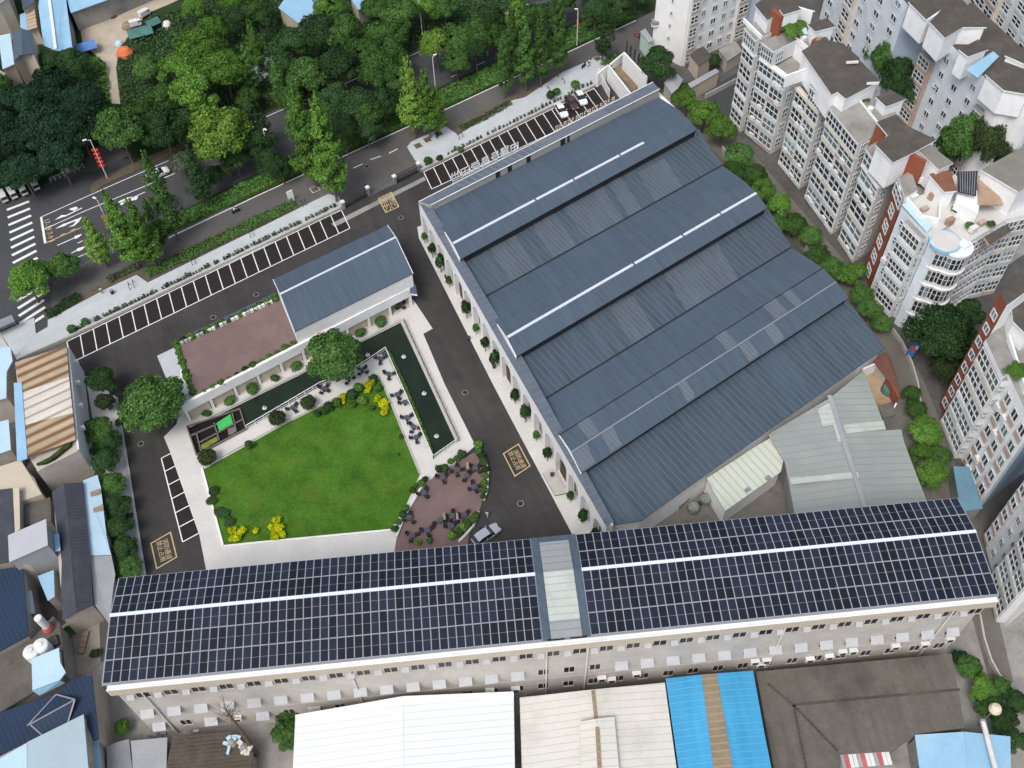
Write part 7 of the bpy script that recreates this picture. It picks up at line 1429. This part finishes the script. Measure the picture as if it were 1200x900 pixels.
# ---- the sandy yard: tents, tarps, heaps
def tent(px, py, sx, sy, h, rz, m, label):
    t = thing('tent', label, 'tent', W(px, py, .02), rz); b = MB(); e = h*.6; b.slab([(-sx/2, -sy/2, e), (sx/2, -sy/2, e), (sx/2, 0, h), (-sx/2, 0, h)], .05, m); b.slab([(-sx/2, 0, h), (sx/2, 0, h), (sx/2, sy/2, e), (-sx/2, sy/2, e)], .05, m); b.build('roof', None, (0, 0, 0)).parent = t
    for x in (-1, 1):
        for y in (-1, 1): b = MB(); b.tube((x*sx*.47, y*sy*.47, 0), (x*sx*.47, y*sy*.47, e), .05, .05, M_metal, 5); b.build('leg', None, (0, 0, 0)).parent = t
tent(104, 62, 4.2, 3.4, 2.8, .5, mat('blue_tent_cloth', (.10, .22, .50), .7, .15, 1), 'blue tent at the lower left corner of the sandy yard'); tent(166, 43, 5.5, 4.0, 2.2, .4, M_teal, 'dark green tarp shelter among the bushes right of the yard'); tent(181, 33, 3.2, 2.6, 2.4, .7, M_teal, 'small green tarp shelter nearest the big bright trees')
for px, py, s, m, l in ((147, 64, 1.9, M_orange, 'orange domed tarp in the bushes right of the yard path'), (140, 52, 1.0, M_pblue, 'pale blue bundle in the bushes above the orange tarp'), (196, 30, 1.2, M_offwh, 'white bundle near the big bright trees'), (150, 32, 1.4, M_brown, 'brown heap at the edge of the sandy yard')):
    t = thing('covered_heap', l, 'heap', W(px, py, .02)); b = MB(); b.lathe((0, 0, 0), [(s, 0), (s*.95, s*.35), (s*.6, s*.8), (.02, s)], m, 11); b.build('cover', None, (0, 0, 0)).parent = t; b = MB(); b.box((s*.7, -s*.5, 0), s*.6, s*.5, s*.35, M_wd); b.build('crate', None, (0, 0, 0)).parent = t
cargo_trike('small white truck-like tricycle at the right edge of the sandy yard', W(171, 19, .02), .9); cargo_trike('pale cargo tricycle beside the brown heap in the yard', W(161, 31, .02), .4)
t = thing('scrap_heap', 'dark heap of branches in the sandy yard', 'heap', W(132, 19, .02)); b = MB(); r = random.Random(9)
for k in range(26): a = r.uniform(0, 6.28); b.tube((r.uniform(-.6, .6), r.uniform(-.6, .6), .1), (cos(a)*r.uniform(.5, 1.8), sin(a)*r.uniform(.5, 1.4), r.uniform(.1, 1.0)), .07, .03, M_tar, 4)
b.build('branches', None, (0, 0, 0)).parent = t; b = MB(); b.lathe((0, 0, 0), [(1.2, 0), (.8, .4), (.02, .6)], M_tar, 9); b.build('mound', None, (0, 0, 0)).parent = t
r = random.Random(13)
for k in range(16):
    t_ = k/15; px, py = 100+(170-100)*t_, 19+(-6-19)*t_; h_ = r.uniform(.5, 1.6)
    t = thing('timber_stack', 'dark stack of timber and scrap along the light blue shed', 'stack', W(px+r.uniform(-1, 1), py+1.5, .02), r.uniform(.2, .9), 'timber stacks along the blue shed'); b = MB()
    for j in range(4): b.box((r.uniform(-.2, .2), -.5+.33*j, h_*.12*j), 1.5, .25, h_*.8, [M_tar, M_wd, M_dkmet, M_tar][j])
    b.build('boards', None, (0, 0, 0)).parent = t
# fence with pale tips on the left
railing([(60, 214), (82, 205), (99, 197)], 1.1, M_yline if 0 else M_stone, 'pale picket fence along the upper kerb above the road arrows', .9)
t = thing('guard_box', 'small white booth under the massed trees at the left', 'booth', W(77, 200, .02), .4); b = MB(); b.box((0, 0, 0), 1.5, 1.3, 2.3, M_line); b.build('body', None, (0, 0, 0)).parent = t; b = MB(); b.box((0, 0, 2.3), 1.9, 1.7, .15, M_offwh); b.build('roof', None, (0, 0, 0)).parent = t; b = MB(); b.box((0, -.66, 1.0), .9, .04, .9, M_glass); b.build('window', None, (0, 0, 0)).parent = t
# litter, debris at the foot of the solar building
r = random.Random(31)
for px, py, l, m in ((227, 850, 'white sheet heap at the foot of the solar building, left of the tarred roof', M_offwh), (183, 861, 'grey rubble heap left of the white sheet heap', M_conc), (272, 870, 'pale rag heap on the tarred roof edge', M_pblue), (287, 876, 'cream coil on the tarred roof', M_croof)):
    z = 3.45 if px > 260 else .02; t = thing('rubbish_heap', l, 'rubbish', W(px, py, z), r.uniform(0, 3)); b = MB()
    for k in range(7): b.box((r.uniform(-1, 1), r.uniform(-.7, .7), 0), r.uniform(.4, 1.1), r.uniform(.3, .8), r.uniform(.15, .6), m, r.uniform(0, 3))
    b.build('sheets', None, (0, 0, 0)).parent = t; b = MB(); b.lathe((0, 0, 0), [(.7, 0), (.4, .5), (.02, .7)], M_conc, 8); b.build('mound', None, (0, 0, 0)).parent = t
# bollards by the hall porch, driveway post
for k, (px, py) in enumerate(((647, 558), (523, 326), (579, 431), (549, 398))): t = thing('planter_pot', 'dark pot standing against the hall arches', 'pot', W(px, py, .12), 0, 'dark pots along the hall arches'); b = MB(); b.lathe((0, 0, 0), [(.25, 0), (.34, .7), (.30, .72)], M_pot, 12); b.build('pot', None, (0, 0, 0)).parent = t; b = MB(); b.lathe((0, 0, .66), [(.29, 0), (.02, .08)], M_soil, 10); b.build('soil', None, (0, 0, 0)).parent = t
t = thing('bollard', 'thin black bollard between brown deck and silver car', 'bollard', W(563, 622, .03)); b = MB(); b.tube((0, 0, 0), (0, 0, 1.1), .08, .07, M_dkmet, 8); b.build('shaft', None, (0, 0, 0)).parent = t; b = MB(); b.lathe((0, 0, 1.1), [(.1, 0), (.08, .08), (.01, .12)], M_dkmet, 8); b.build('cap', None, (0, 0, 0)).parent = t
# street rubbish bins / white kiosk at the lower left pavement
t = thing('bus_shelter', 'grey glass shelter at the left edge of the pavement', 'shelter', W(2, 392, .13), .55); b = MB(); b.box((0, 0, 2.3), 6.0, 1.8, .12, M_metal); b.build('roof', None, (0, 0, 0)).parent = t; b = MB(); b.box((0, .8, .3), 5.8, .05, 1.9, M_glassb); b.build('back_panel', None, (0, 0, 0)).parent = t
for x in (-2.8, 0, 2.8): b = MB(); b.tube((x, .75, 0), (x, .75, 2.3), .07, .07, M_metal, 6); b.build('post', None, (0, 0, 0)).parent = t

for px, py in ((452, 300), (545, 460), (300, 345), (165, 520), (430, 195), (610, 590), (250, 372), (470, 255)):
    t = thing('manhole_cover', 'round dark manhole cover set flush in the asphalt', 'manhole cover', W(px, py, .018), 0, 'manhole covers in the asphalt'); b = MB(); b.lathe((0, 0, 0), [(.42, 0), (.42, .02), (.02, .021)], mat('cast_iron_cover', (.028, .026, .025), .7, .2, 3), 16); b.build('cover', None, (0, 0, 0)).parent = t; b = MB(); b.lathe((0, 0, -.002), [(.52, 0), (.52, .012), (.43, .013)], M_conc, 16); b.build('frame', None, (0, 0, 0)).parent = t
